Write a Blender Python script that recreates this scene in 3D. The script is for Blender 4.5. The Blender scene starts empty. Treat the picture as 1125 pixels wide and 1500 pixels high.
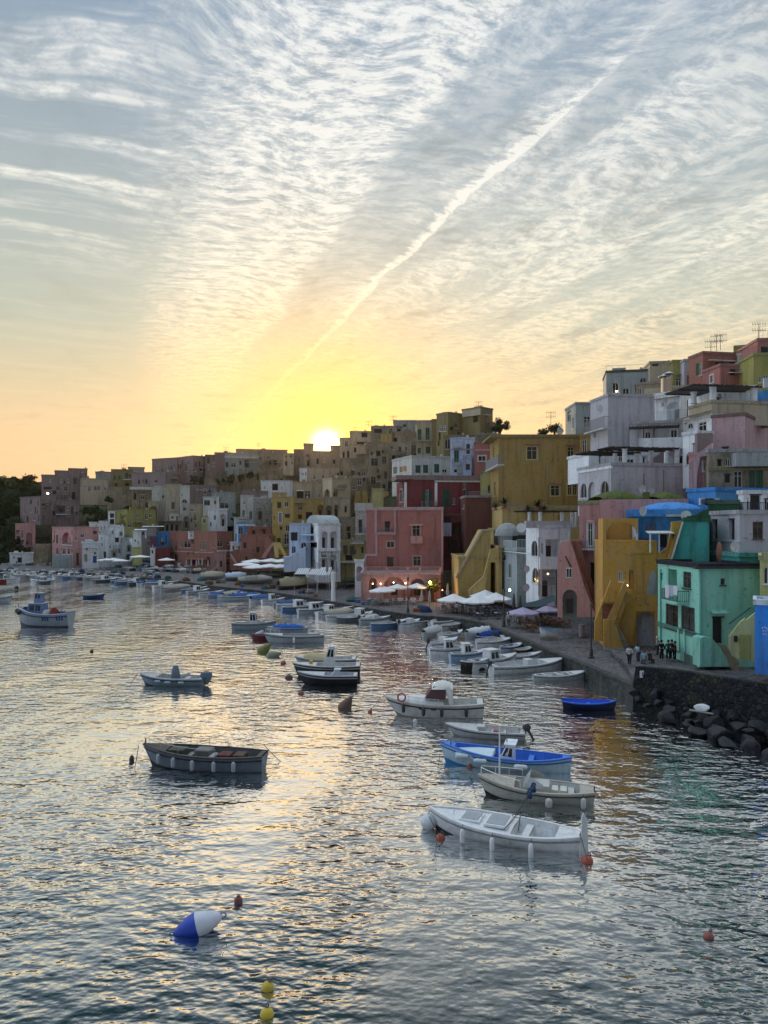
import bpy, math, random
from mathutils import Vector
random.seed(7)
R = math.radians
C = bpy.context.scene.collection
F, H, HX, HY = 1100.0, 13.0, 562.5, 770.0      # camera: focal length in photo pixels, height in metres, principal column, horizon row
VW = {'z1':(0,640,.21333),'z2':(180,620,.21333),'z3':(380,580,.21333),'z4':(520,570,.21333),'z5':(680,580,.21333),
      'z6':(840,480,.25333),'zR':(880,680,.21778),'zQ':(640,820,.23111),'zW':(840,880,.25333),'full':(0,0,1)}
cur = [0,0,1]
def view(k): cur[:] = VW[k]
def vx(x): return cur[0]+x*cur[2]
def vy(y): return cur[1]+y*cur[2]
def P(px,py,Y): return Vector(((px-HX)/F*Y, Y, H-(py-HY)/F*Y))
def W0(px,py,z=0):                              # point seen at a photo pixel at height z
    Y = F*(H-z)/(py-HY); return P(px,py,Y)

# ---------------------------------------------------------------- materials
MATS = {}
def nt(m):
    m.use_nodes = True; t = m.node_tree; t.nodes.clear(); return t
def N(t,typ,**kw):
    n = t.nodes.new(typ)
    for k,v in kw.items(): setattr(n,k,v)
    return n
def mth(t,op,a,b=None,c=None,clamp=False):
    n = N(t,'ShaderNodeMath',operation=op,use_clamp=clamp)
    for i,v in enumerate((a,b,c)):
        if v is None: continue
        if isinstance(v,(int,float)): n.inputs[i].default_value = v
        else: t.links.new(v,n.inputs[i])
    return n.outputs[0]
def mixc(t,f,a,b,blend='MIX'):
    n = N(t,'ShaderNodeMix',data_type='RGBA',blend_type=blend)
    for s,v in ((n.inputs[0],f),(n.inputs[6],a),(n.inputs[7],b)):
        if isinstance(v,(int,float)): s.default_value = v
        elif isinstance(v,(tuple,list)): s.default_value = (*v[:3],1)
        else: t.links.new(v,s)
    return n.outputs[2]
def noise(t,vec,scale,detail=4,rough=.55,dist=0):
    n = N(t,'ShaderNodeTexNoise'); n.inputs['Scale'].default_value=scale; n.inputs['Detail'].default_value=detail
    n.inputs['Roughness'].default_value=rough; n.inputs['Distortion'].default_value=dist
    if vec is not None: t.links.new(vec,n.inputs['Vector'])
    return n.outputs['Fac']
def mapping(t,vec,sc=(1,1,1),loc=(0,0,0),rot=(0,0,0)):
    n = N(t,'ShaderNodeMapping'); n.inputs['Scale'].default_value=sc; n.inputs['Location'].default_value=loc; n.inputs['Rotation'].default_value=rot
    t.links.new(vec,n.inputs['Vector']); return n.outputs[0]
def remap(t,v,a,b,c=0.,d=1.,smooth=False):
    n = N(t,'ShaderNodeMapRange'); n.interpolation_type = 'SMOOTHSTEP' if smooth else 'LINEAR'
    for i,x in ((1,a),(2,b),(3,c),(4,d)): n.inputs[i].default_value=x
    t.links.new(v,n.inputs[0]); return n.outputs[0]
def bump(t,h,strength=.4,dist=.05):
    n = N(t,'ShaderNodeBump'); n.inputs['Strength'].default_value=strength; n.inputs['Distance'].default_value=dist
    t.links.new(h,n.inputs['Height']); return n.outputs[0]
def bsdf(t,col,rough=.6,spec=.5,metal=0,normal=None,emit=None,es=0):
    b = N(t,'ShaderNodeBsdfPrincipled'); o = N(t,'ShaderNodeOutputMaterial'); t.links.new(b.outputs[0],o.inputs[0])
    if isinstance(col,(tuple,list)): b.inputs['Base Color'].default_value=(*col[:3],1)
    else: t.links.new(col,b.inputs['Base Color'])
    if isinstance(rough,(int,float)): b.inputs['Roughness'].default_value=rough
    else: t.links.new(rough,b.inputs['Roughness'])
    b.inputs['Metallic'].default_value=metal; b.inputs['Specular IOR Level'].default_value=spec
    if normal is not None: t.links.new(normal,b.inputs['Normal'])
    if emit: b.inputs['Emission Color'].default_value=(*emit,1); b.inputs['Emission Strength'].default_value=es
    return b
def scale_c(c,k): return tuple(min(1,x*k) for x in c)
def plaster(col,old=.25):
    """limewashed render: blotches, faded patches, run-down streaks and a grainy trowelled surface"""
    old=max(old,.3); key=('pl',tuple(round(c,3) for c in col),old)
    if key in MATS: return MATS[key]
    m = bpy.data.materials.new('plaster'); t = nt(m)
    tc = N(t,'ShaderNodeTexCoord').outputs['Object']
    oi = N(t,'ShaderNodeObjectInfo').outputs['Random']
    ofs = N(t,'ShaderNodeVectorMath',operation='ADD'); t.links.new(tc,ofs.inputs[0])
    cb = N(t,'ShaderNodeCombineXYZ'); t.links.new(mth(t,'MULTIPLY',oi,90.),cb.inputs[0]); t.links.new(cb.outputs[0],ofs.inputs[1])
    v = ofs.outputs[0]
    a = noise(t,v,.55,6,.62); b = noise(t,mapping(t,v,(1.6,1.6,.13)),1.0,6,.65); c = noise(t,v,2.6,8,.7)
    g = sum(col)/3
    dirt = tuple(.40*x+.14*g for x in col); light = tuple(min(.9,.8*x+.26*g) for x in col)
    c1 = mixc(t,remap(t,a,.36,.64,0,.5+.4*old,True),col,light)
    c2 = mixc(t,remap(t,b,.47,.70,0,.55+.6*old,True),c1,dirt)
    c3 = mixc(t,remap(t,c,.585-.08*old,.68-.05*old,0,.55+.5*old,True),c2,scale_c(dirt,.7))
    hgt = mth(t,'ADD',mth(t,'MULTIPLY',c,1.0),mth(t,'MULTIPLY',noise(t,v,11,4,.6),.35))
    bsdf(t,c3,.9,.25,normal=bump(t,hgt,.55,.045+.05*old))
    MATS[key]=m; return m
def paint(col,rough=.45,metal=0,var=.15,name='paint',scale=3):
    key=('pa',tuple(round(c,3) for c in col),rough,metal,var,scale)
    if key in MATS: return MATS[key]
    m = bpy.data.materials.new(name); t = nt(m)
    tc = N(t,'ShaderNodeTexCoord').outputs['Object']
    a = noise(t,tc,scale,6,.65)
    c = mixc(t,remap(t,a,.45,.75,0,min(1,var*3)),col,tuple(x*.55+.02 for x in col))
    bsdf(t,c,remap(t,a,.3,.7,rough*.8,min(1,rough*1.25)),.5,metal,normal=bump(t,noise(t,tc,scale*4,3),.15,.01))
    MATS[key]=m; return m
def emitm(col,s):
    key=('em',col,s)
    if key in MATS: return MATS[key]
    m = bpy.data.materials.new('lit_bulb'); t = nt(m); bsdf(t,col,.5,emit=col,es=s); MATS[key]=m; return m
def stonem(kind):
    if kind in MATS: return MATS[kind]
    m = bpy.data.materials.new(kind); t = nt(m); tc = N(t,'ShaderNodeTexCoord').outputs['Object']
    if kind=='cobbles':
        vo = N(t,'ShaderNodeTexVoronoi',feature='DISTANCE_TO_EDGE'); vo.inputs['Scale'].default_value=3.0; t.links.new(mapping(t,tc,(1,.7,1)),vo.inputs['Vector'])
        vc = N(t,'ShaderNodeTexVoronoi'); vc.inputs['Scale'].default_value=3.0; t.links.new(mapping(t,tc,(1,.7,1)),vc.inputs['Vector'])
        bw = N(t,'ShaderNodeRGBToBW'); t.links.new(vc.outputs['Color'],bw.inputs[0])
        c = mixc(t,remap(t,bw.outputs[0],.2,.8),(.05,.048,.05),(.17,.16,.155))
        c = mixc(t,remap(t,noise(t,tc,.4,6,.6),.45,.65),c,(.15,.14,.14))
        c = mixc(t,remap(t,vo.outputs['Distance'],.0,.07,1,0),c,(.035,.033,.032))
        h = mth(t,'ADD',remap(t,vo.outputs['Distance'],0,.12),mth(t,'MULTIPLY',noise(t,tc,6,5),.5))
        bsdf(t,c,.75,.4,normal=bump(t,h,.8,.05))
    elif kind=='quay_stone':
        br = N(t,'ShaderNodeTexBrick'); br.inputs['Scale'].default_value=.9
        for i,cc in ((1,(.05,.05,.052)),(2,(.025,.027,.03)),(3,(.015,.015,.015))): br.inputs[i].default_value=(*cc,1)
        t.links.new(mapping(t,tc,(1,1,1),rot=(R(90),0,0)),br.inputs['Vector'])
        n = noise(t,tc,1.6,8,.7)
        c = mixc(t,remap(t,n,.4,.7),br.outputs['Color'],(.10,.10,.085))
        bsdf(t,c,.85,.4,normal=bump(t,n,1,.15))
    elif kind=='rubble':
        vo = N(t,'ShaderNodeTexVoronoi',feature='DISTANCE_TO_EDGE'); vo.inputs['Scale'].default_value=3.0; t.links.new(mapping(t,tc,(1,1,1.2)),vo.inputs['Vector'])
        vc = N(t,'ShaderNodeTexVoronoi'); vc.inputs['Scale'].default_value=3.0; t.links.new(mapping(t,tc,(1,1,1.2)),vc.inputs['Vector'])
        bw = N(t,'ShaderNodeRGBToBW'); t.links.new(vc.outputs['Color'],bw.inputs[0])
        c = mixc(t,remap(t,bw.outputs[0],.2,.8),(.006,.007,.010),(.028,.03,.033))
        c = mixc(t,remap(t,noise(t,tc,.5,6,.6),.5,.62),c,(.05,.055,.03))
        c = mixc(t,remap(t,vo.outputs['Distance'],0,.06,1,0),c,(.012,.012,.013))
        bsdf(t,c,.9,.3,normal=bump(t,remap(t,vo.outputs['Distance'],0,.15),1,.12))
    elif kind=='rock':
        n = noise(t,tc,1.4,9,.68)
        bsdf(t,mixc(t,remap(t,n,.35,.7),(.004,.005,.008),(.03,.033,.038)),.7,.5,normal=bump(t,n,1,.2))
    elif kind=='earth':
        n = noise(t,tc,.12,9,.68)
        c = mixc(t,remap(t,n,.35,.6),(.035,.045,.018),(.10,.085,.05))
        c = mixc(t,remap(t,noise(t,tc,.9,6,.7),.45,.7),c,(.025,.035,.012))
        bsdf(t,c,1,.1,normal=bump(t,noise(t,tc,.8,8,.75),1,.8))
    elif kind=='old_stone':
        n = noise(t,tc,.35,8,.7); s = noise(t,mapping(t,tc,(1,1,.15)),1.0,7,.7); f=noise(t,tc,3,6,.7)
        c = mixc(t,remap(t,n,.35,.65),(.44,.37,.26),(.20,.165,.11))
        c = mixc(t,remap(t,s,.5,.7),c,(.09,.08,.05)); c = mixc(t,remap(t,f,.55,.7,0,.7),c,(.5,.43,.3))
        bsdf(t,c,.95,.2,normal=bump(t,f,1,.15))
    MATS[kind]=m; return m
def leafm(col=(.05,.085,.02)):
    key=('leaf',col)
    if key in MATS: return MATS[key]
    m = bpy.data.materials.new('foliage'); t = nt(m); tc = N(t,'ShaderNodeTexCoord').outputs['Object']
    c = mixc(t,remap(t,noise(t,tc,1.1,4),.35,.65),scale_c(col,.55),scale_c(col,1.5))
    bsdf(t,c,.8,.2); MATS[key]=m; return m
def glassm():
    if 'glass' in MATS: return MATS['glass']
    m = bpy.data.materials.new('window_glass'); t = nt(m); tc = N(t,'ShaderNodeTexCoord').outputs['Object']
    bsdf(t,mixc(t,remap(t,noise(t,tc,.7,2),.4,.6),(.012,.014,.016),(.05,.05,.045)),.12,.5,normal=bump(t,noise(t,tc,1.2,2),.08,.05))
    MATS['glass']=m; return m
def clothm(col,stripe=None):
    key=('cl',tuple(col),stripe)
    if key in MATS: return MATS[key]
    m = bpy.data.materials.new('canvas'); t = nt(m); tc = N(t,'ShaderNodeTexCoord').outputs['Object']
    n = noise(t,tc,2.2,6,.65)
    c = mixc(t,remap(t,n,.4,.75,0,.5),col,scale_c(col,.7))
    bsdf(t,c,.9,.15,normal=bump(t,n,.6,.1)); MATS[key]=m; return m

# ---------------------------------------------------------------- mesh building
class MB:
    def __init__(s): s.v=[]; s.f=[]
    def add(s,vs,fs):
        o=len(s.v); s.v+= [tuple(v) for v in vs]; s.f+=[tuple(i+o for i in f) for f in fs]; return s
    def box(s,c,a,b,d):
        c,a,b,d=map(Vector,(c,a,b,d))
        return s.add([c,c+a,c+a+b,c+b,c+d,c+a+d,c+a+b+d,c+b+d],[(0,3,2,1),(4,5,6,7),(0,1,5,4),(1,2,6,5),(2,3,7,6),(3,0,4,7)])
    def abox(s,x0,x1,y0,y1,z0,z1): return s.box((x0,y0,z0),(x1-x0,0,0),(0,y1-y0,0),(0,0,z1-z0))
    def prism(s,pts,ext):
        n=len(pts); ext=Vector(ext); pts=[Vector(p) for p in pts]
        return s.add(pts+[p+ext for p in pts],[tuple(range(n))[::-1],tuple(range(n,2*n))]+[(i,(i+1)%n,(i+1)%n+n,i+n) for i in range(n)])
    def tube(s,pts,r,n=8,cap=True):
        pts=[Vector(p) for p in pts]; rings=[]; rs = r if isinstance(r,(list,tuple)) else [r]*len(pts)
        ref=None
        for i,p in enumerate(pts):
            d=(pts[min(i+1,len(pts)-1)]-pts[max(i-1,0)])
            if d.length<1e-9: d=Vector((0,0,1))
            d.normalize()
            if ref is None: ref = Vector((0,0,1)) if abs(d.z)<.9 else Vector((1,0,0))
            a=d.cross(ref).normalized(); b=d.cross(a).normalized(); ref = a.cross(d)
            rings.append([p+(a*math.cos(2*math.pi*k/n)+b*math.sin(2*math.pi*k/n))*rs[i] for k in range(n)])
        vs=[v for rg in rings for v in rg]; fs=[]
        for i in range(len(pts)-1):
            for k in range(n):
                fs.append((i*n+k,i*n+(k+1)%n,(i+1)*n+(k+1)%n,(i+1)*n+k))
        if cap: fs+= [tuple(range(n))[::-1],tuple(range((len(pts)-1)*n,len(pts)*n))]
        return s.add(vs,fs)
    def lathe(s,prof,c=(0,0,0),n=16,sx=1,sy=1):
        c=Vector(c); vs=[]; fs=[]
        for (r,z) in prof:
            for k in range(n): vs.append(c+Vector((r*sx*math.cos(2*math.pi*k/n),r*sy*math.sin(2*math.pi*k/n),z)))
        for i in range(len(prof)-1):
            for k in range(n): fs.append((i*n+k,i*n+(k+1)%n,(i+1)*n+(k+1)%n,(i+1)*n+k))
        fs+=[tuple(range(n))[::-1],tuple(range((len(prof)-1)*n,len(prof)*n))]
        return s.add(vs,fs)
    def grid(s,rows):                            # rows of equal length
        n=len(rows[0]); vs=[p for r in rows for p in r]
        return s.add(vs,[(i*n+j,i*n+j+1,(i+1)*n+j+1,(i+1)*n+j) for i in range(len(rows)-1) for j in range(n-1)])
    def build(s,name,mat,parent=None,smooth=False,bevel=0,auto=None):
        me=bpy.data.meshes.new(name)
        o0=Vector((0,0,0)); q=parent
        while q is not None: o0=o0+q.location; q=q.parent
        if parent is None and s.v:
            xs=[v[0] for v in s.v]; ys=[v[1] for v in s.v]; zs=[v[2] for v in s.v]
            o0=Vector(((min(xs)+max(xs))/2,(min(ys)+max(ys))/2,min(zs)))
        me.from_pydata([(v[0]-o0.x,v[1]-o0.y,v[2]-o0.z) for v in s.v],[],s.f)
        import bmesh
        bm=bmesh.new(); bm.from_mesh(me); bmesh.ops.recalc_face_normals(bm,faces=bm.faces); bm.to_mesh(me); bm.free()
        if smooth:
            me.polygons.foreach_set('use_smooth',[True]*len(me.polygons))
            me.set_sharp_from_angle(angle=R(auto or 40))
        if mat: me.materials.append(mat)
        o=bpy.data.objects.new(name,me); C.objects.link(o)
        if parent is None: o.location=o0
        else: o.parent=parent
        if bevel:
            b=o.modifiers.new('bevel','BEVEL'); b.width=bevel; b.segments=2; b.limit_method='ANGLE'
        return o
def tag(o,label=None,cat=None,group=None,kind=None):
    if label:
        o['label']=label
        if len(label.split())>16: print('LONG',label)
    if cat: o['category']=cat
    if group: o['group']=group
    if kind: o['kind']=kind
    return o
def empty(name,loc=(0,0,0),label=None,cat=None,group=None):
    o=bpy.data.objects.new(name,None); o.location=loc; o.empty_display_size=.3; C.objects.link(o)
    return tag(o,label,cat,group)
def copy_tree(o,parent=None,repl=None):
    c=o.copy(); C.objects.link(c); c.parent=parent
    for ch in list(o.children): copy_tree(ch,c)
    return c

# ---------------------------------------------------------------- houses
PAL = dict(pinkred=(.43,.17,.145), rose=(.58,.30,.27), mauve=(.27,.20,.19), white=(.82,.84,.84), pale=(.60,.59,.53), yellow=(.52,.365,.12),
  bigyel=(.42,.28,.085), ochre=(.58,.31,.06), green=(.26,.60,.46), teal=(.05,.36,.31), blue=(.06,.28,.62), brown=(.14,.055,.045), beige=(.50,.42,.29),
  olive=(.27,.215,.09), lilac=(.50,.48,.505), magenta=(.24,.055,.065), sky=(.52,.62,.78), grey=(.36,.37,.36), brick=(.36,.15,.105), darkred=(.22,.06,.06),
  lime=(.36,.33,.09), sand=(.50,.41,.28), pinkish=(.52,.33,.34), greygreen=(.36,.41,.40), purple=(.16,.06,.12), citron=(.52,.50,.20), dun=(.34,.27,.19))
class Face:
    def __init__(s,o,d,n): s.o=Vector((o[0],o[1])); s.d=Vector(d); s.n=Vector(n)
    def off(s,w): return Face(s.o+s.n*w,s.d,s.n)
    def along(s,px):
        k=(px-HX)/F; return (k*s.o.y-s.o.x)/(s.d.x-k*s.d.y)
    def sz(s,px,py):
        a=s.along(px); Y=s.o.y+a*s.d.y; return a,H-(py-HY)/F*Y
    def w(s,a,z,off=0):
        q=s.o+s.d*a+s.n*off; return Vector((q.x,q.y,z))
    def V(s,x,y,off=0):                          # view coordinates -> world on (offset) plane
        f=s.off(off); a,z=f.sz(vx(x),vy(y)); return f.w(a,z)
def arch_pts(s0,s1,z0,z1,n=9):
    c=(s0+s1)/2; r=(s1-s0)/2; rise=min(r,(z1-z0)*.7); zs=z1-rise
    return zs,[(c-r*math.cos(math.pi*i/(n-1)),zs+rise*math.sin(math.pi*i/(n-1))) for i in range(n)]
def wall(mb,f,s0,s1,z0,z1,ops):
    S=sorted({s0,s1,*[min(max(o[k],s0),s1) for o in ops for k in ('a','b')]}); Z=sorted({z0,z1,*[min(max(o[k],z0),z1) for o in ops for k in ('c','d')]})
    for i in range(len(S)-1):
        for j in range(len(Z)-1):
            cs=(S[i]+S[i+1])/2; cz=(Z[j]+Z[j+1])/2
            if any(o['a']<cs<o['b'] and o['c']<cz<o['d'] for o in ops): continue
            mb.add([f.w(S[i],Z[j]),f.w(S[i+1],Z[j]),f.w(S[i+1],Z[j+1]),f.w(S[i],Z[j+1])],[(0,1,2,3)])
    for o in ops:
        a,b,c,d,dep=o['a'],o['b'],o['c'],o['d'],o['dep']
        if o['arch']:
            zs,ap=arch_pts(a,b,c,d); m=len(ap)//2
            L=[(a,d)]+ap[:m+1][::-1]; Rr=ap[m:][::-1]; 
            mb.add([f.w(*p) for p in [(a,d)]+ap[:m+1][::-1]],[tuple(range(m+2))])
            mb.add([f.w(*p) for p in [(b,d)]+ap[m:][::-1]],[tuple(range(len(ap)-m+1))])
            out=[(a,c)]+ap+[(b,c)]
        else: out=[(a,c),(a,d),(b,d),(b,c)]
        n=len(out)
        mb.add([f.w(*p) for p in out]+[f.w(*p,-dep) for p in out],[(i,(i+1)%n,(i+1)%n+n,i+n) for i in range(n)])
        mb.add([f.w(*p,-dep) for p in out],[tuple(range(n))])
WD=[0]
class House:
    def __init__(s,label,xl,xc,xr,yt,yb,Y,col='white',ops='',th=None,ext=3,dep=7,enrich=None,old=.25,roof=True,cat='house',name='house',group=None,fc=(.72,.72,.68),rc=None,mat=None):
        xl,xc,xr,yt,yb=vx(xl),vx(xc),vx(xr),vy(yt),vy(yb)
        c=P(xc,yt,Y)
        if xl==xc and th==0: th=None
        if th is None: th = -math.atan((xc-HX)/F) if xl==xc else 0
        else: th=R(th)
        u=Vector((math.cos(th),math.sin(th))); v=Vector((-math.sin(th),math.cos(th)))
        s.F=Face((c.x,Y),u,-v); s.L=Face((c.x,Y),v,-u)
        s.zt=c.z; s.zv=H-(yb-HY)/F*Y; s.zb=s.zv-ext
        s.a=s.F.along(xr); s.b=dep if xl==xc else s.L.along(xl)
        if not(0<s.a<60 and 0<s.b<60): print('HOUSE?',label,s.a,s.b)
        s.a=min(max(s.a,.5),60); s.b=min(max(s.b,.5),60)
        mid=s.F.w(s.a/2,s.zb,-s.b/2)
        s.root=empty(name,mid,label,cat,group)
        s.col=PAL.get(col,col) if isinstance(col,str) else col
        s.mat=mat or plaster(s.col,old); s.fc=fc
        oF,oL=[],[]; s.wins=[]
        for tok in ops.split(';'):
            tok=tok.split()
            if not tok: continue
            k=tok[0]; left=tok[4].endswith('L'); x0,y0,x1,y1=[float(q.rstrip('L')) for q in tok[1:5]]
            kk=k[0]
            f=s.L if left else s.F
            A,_=f.sz(vx(x0),vy(y0)); B,_=f.sz(vx(x1),vy(y0)); A,B=min(A,B),max(A,B)
            Ym=f.o.y+(A+B)/2*f.d.y
            z1=H-(vy(y0)-HY)/F*Ym; z0=H-(vy(y1)-HY)/F*Ym
            lim = s.b if left else s.a
            A=max(A,.08); B=min(B,lim-.08); z1=min(z1,s.zt-.1); z0=max(z0,s.zb+.05)
            if B-A<.15 or z1-z0<.15: continue
            dep={'w':.16,'f':.16,'g':.10,'d':.18,'a':1.3,'n':.3,'o':1.5,'A':.2,'b':.16,'x':.3,'D':.2}[kk]
            dep=min(dep,(s.a if left else s.b)*.6)
            (oL if left else oF).append(dict(a=A,b=B,c=z0,d=z1,dep=dep,arch=kk in 'anA',k=kk))
        # drop overlapping openings, then give old hill houses the small openings their fronts show
        if enrich is None: enrich = Y>125 and name=='house' and not(mat and 'rubble' in mat.name)
        for lst in (oF,oL):
            keep=[]
            for o in lst:
                if all(o['b']<=q['a'] or o['a']>=q['b'] or o['d']<=q['c'] or o['c']>=q['d'] for q in keep): keep.append(o)
            lst[:]=keep
            if enrich:
                lim=s.a if lst is oF else s.b; er=random.Random(int(c.x*7+Y*13+len(label)))
                if lst is oL and xl==xc: continue
                nz=int((s.zt-max(s.zv,s.zb))/2.7); nx=int(lim/1.9)
                for iz in range(nz):
                    for ix in range(nx):
                        if er.random()<.22: continue
                        A=(ix+.5)*lim/nx+er.uniform(-.5,.5); z=s.zv+.9+iz*2.7+er.uniform(-.4,.4); k=er.choice('wwxxAodww'); w=er.choice((.55,.7,.9,.9,1.1)); hh=er.choice((.8,1.2,1.3,1.9))
                        if k=='o': w,hh=er.uniform(1.2,2),1.9
                        if k=='A': w,hh=1.0,1.8
                        o=dict(a=A-w/2,b=A+w/2,c=z,d=z+hh,dep={'x':.35,'o':1.0}.get(k,.18),arch=k=='A',k=k)
                        if o['a']<.25 or o['b']>lim-.25 or o['d']>s.zt-.35: continue
                        if all(o['b']<=q['a']-.25 or o['a']>=q['b']+.25 or o['d']<=q['c']-.2 or o['c']>=q['d']+.2 for q in lst): lst.append(o)
        mb=MB(); wall(mb,s.F,0,s.a,s.zb,s.zt,oF); wall(mb,s.L,0,s.b,s.zb,s.zt,oL)
        p=[s.F.w(0,0),s.F.w(s.a,0),s.F.w(s.a,0,-s.b),s.F.w(0,0,-s.b)]
        up=lambda q,z: Vector((q.x,q.y,z))
        mb.add([up(p[1],s.zb),up(p[2],s.zb),up(p[2],s.zt),up(p[1],s.zt)],[(0,1,2,3)])
        mb.add([up(p[2],s.zb),up(p[3],s.zb),up(p[3],s.zt),up(p[2],s.zt)],[(0,1,2,3)])
        mb.add([up(q,s.zt) for q in p],[(0,1,2,3)])
        # normals are already meaningless for open recesses: merge only
        s.wall=mb.build('wall',s.mat,s.root)
        for f,lst in ((s.F,oF),(s.L,oL)):
            for o in lst: s.window(f,o)
        if enrich and s.a>4:
            er=random.Random(int(c.x*3+Y*5)); n3=Vector((s.F.n.x,s.F.n.y,0)); u3=Vector((s.F.d.x,s.F.d.y,0))
            for q_ in range(er.choice((1,2,2,3))):
                A=er.uniform(0,s.a-2.2); w=er.uniform(1.6,min(4,s.a*.5)); z0_=er.choice((s.zv,s.zv,s.zv+2.7)); hh=er.uniform(2.2,3.6); kk=er.random()
                if z0_+hh>s.zt-.6: continue
                free=all(A+w<o['a'] or A>o['b'] or z0_+hh<o['c'] or z0_>o['d'] for o in oF)
                cc_=tuple(min(.8,x_*er.uniform(.75,1.25)) for x_ in s.col)
                if free and kk<.6:
                    d_=er.uniform(.8,2); MB().box(s.F.w(A,z0_-2,.0),u3*w,(0,0,hh+2),n3*d_).build('extension',plaster(cc_,.5),s.root)
                    MB().box(s.F.w(A+w*.3,z0_+.6,d_-.02),u3*.8,(0,0,1.2),n3*.035).build('pane',glassm(),s.root)
                elif kk>=.5:
                    b_=MB().box(s.F.w(A,z0_+2.5,.004),u3*w,(0,0,.14),n3*.9).build('balcony',plaster(PAL['pale']),s.root)
                    m=MB(); rail_mesh(m,[s.F.w(A+.03,z0_+2.64,.02),s.F.w(A+.03,z0_+2.64,.85),s.F.w(A+w-.03,z0_+2.64,.85),s.F.w(A+w-.03,z0_+2.64,.02)],.9,.3); m.build('railing',paint((.15,.14,.13),.5,.3),b_)
            if er.random()<.6:
                x_=er.uniform(.1,.6)*s.a; w=er.uniform(.8,2.2); MB().box(s.F.w(x_,s.zt,-er.uniform(.6,2.5)),u3*w,(0,0,er.uniform(.5,1.2)),-n3*1.6).build('roof_room',plaster(tuple(x__*.8 for x__ in s.col),.6),s.root)
            if er.random()<.5: x_=er.uniform(.3,.9)*s.a; MB().box(s.F.w(x_,s.zt,-.9),u3*.45,(0,0,.9),-n3*.45).build('chimney',plaster(PAL['pale'],.6),s.root)
        if roof:
            e=.12; t=.16
            q=s.F.w(-e,s.zt+.003,e); u3=Vector((s.F.d.x,s.F.d.y,0)); v3=Vector((-s.F.n.x,-s.F.n.y,0))
            m=MB().box(q,u3*(s.a+2*e),v3*(s.b+2*e),(0,0,t))
            # low parapet kerb round the flat roof
            for (cx,cy,lx,ly) in ((0,0,s.a+2*e,.25),(0,s.b+2*e-.25,s.a+2*e,.25),(0,.25,.25,s.b+2*e-.5),(s.a+2*e-.25,.25,.25,s.b+2*e-.5)):
                m.box(q+u3*cx+v3*cy+Vector((0,0,t)),u3*lx,v3*ly,(0,0,.22))
            m.build('roof',plaster(rc or tuple(x*.75+.05 for x in s.col),.5),s.root)
    def window(s,f,o):
        a,b,c,d,dep=o['a'],o['b'],o['c'],o['d'],o['dep']; k=o['k']; n3=Vector((f.n.x,f.n.y,0)); u3=Vector((f.d.x,f.d.y,0))
        if k in 'aon':                           # deep recess: a dark doorway set in its back wall
            if k=='a' or k=='o':
                if (b-a)>1.0 and (d-c)>1.6:
                    w_=min(1.0,(b-a)*.45); h_=min(2.1,(d-c)*.62); x=(a+b)/2-w_/2
                    MB().box(f.w(x,c+.02,-dep+.003),u3*w_,(0,0,h_),n3*.06).build('door',paint((.06,.05,.045),.5),s.root)
            return
        t=.075; m=MB(); w=b-a; h=d-c
        if k in 'wfAb':
            zi=dep-.05
            base=lambda x,z: f.w(x,z,-dep+.004)
            dz=n3*.07
            if k=='A':
                zs,ap=arch_pts(a,b,c,d); 
                pts=[f.w(x,z,-.10) for x,z in [(a,c)]+ap+[(b,c)]]
                m.tube(pts+[pts[0]],.05,6,False)
                m.box(f.w((a+b)/2-.03,c,-.12),u3*.06,(0,0,h-.02),n3*.05)
            else:
                for (x,z,lw,lh) in ((a,c,w,t),(a,d-t,w,t),(a,c+t,t,h-2*t),(b-t,c+t,t,h-2*t),((a+b)/2-.04,c+t,.08,h-2*t)):
                    m.box(base(x,z),u3*lw,(0,0,lh),dz)
                if h>1.3: m.box(f.w(a+t,c+h*.68,-dep+.006),u3*(w-2*t),(0,0,.06),n3*.06)
            if k in 'f':                         # raised plaster surround
                for (x,z,lw,lh) in ((a-.16,c-.14,w+.32,.14),(a-.16,d,w+.32,.16),(a-.16,c,.16,h),(b,c,.16,h)):
                    m.box(f.w(x,z,.0),u3*lw,(0,0,lh),n3*.07)
            else: m.box(f.w(a-.1,c-.09,0),u3*(w+.2),(0,0,.085),n3*.12)
            fo=m.build('window',paint(s.fc if k!='b' else (.12,.08,.05),.6),s.root)
            g=MB()
            if k=='A': g.add([f.w(x,z,-.16) for x,z in [(a,c)]+ap+[(b,c)]],[tuple(range(len(ap)+2))])
            else: g.box(f.w(a+.01,c+.01,-dep+.002),u3*(w-.02),(0,0,h-.02),n3*.025)
            g.build('pane',glassm(),fo)
        elif k=='g':
            hw=w/2
            for i in range(2):
                x=a+i*hw
                m.box(f.w(x+.02,c+.02,-.09),u3*(hw-.04),(0,0,h-.04),n3*.03)
                for (xx,zz,lw,lh) in ((x+.02,c+.02,hw-.04,.08),(x+.02,d-.1,hw-.04,.08),(x+.02,c+.1,.07,h-.2),(x+hw-.09,c+.1,.07,h-.2)):
                    m.box(f.w(xx,zz,-.06),u3*lw,(0,0,lh),n3*.04)
                ns=int(h/.16)
                for j in range(ns):
                    m.box(f.w(x+.09,c+.14+j*(h-.3)/max(ns,1),-.06),u3*(hw-.18),(0,0,.05),n3*.025)
            m.build('shutter',paint((.02,.10,.06),.5),s.root)
        elif k in 'dxD':
            col={'d':(.07,.05,.04),'x':(.012,.012,.014),'D':(.03,.12,.30)}[k]
            m.box(f.w(a+.01,c+.01,-dep+.004),u3*(w-.02),(0,0,h-.02),n3*.03)
            if k!='x':
                for i in range(2):
                    for j in range(2):
                        m.box(f.w(a+.12*w+i*w*.42,c+.1*h+j*h*.45,-dep+.036),u3*(w*.32),(0,0,h*.35),n3*.03)
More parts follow.
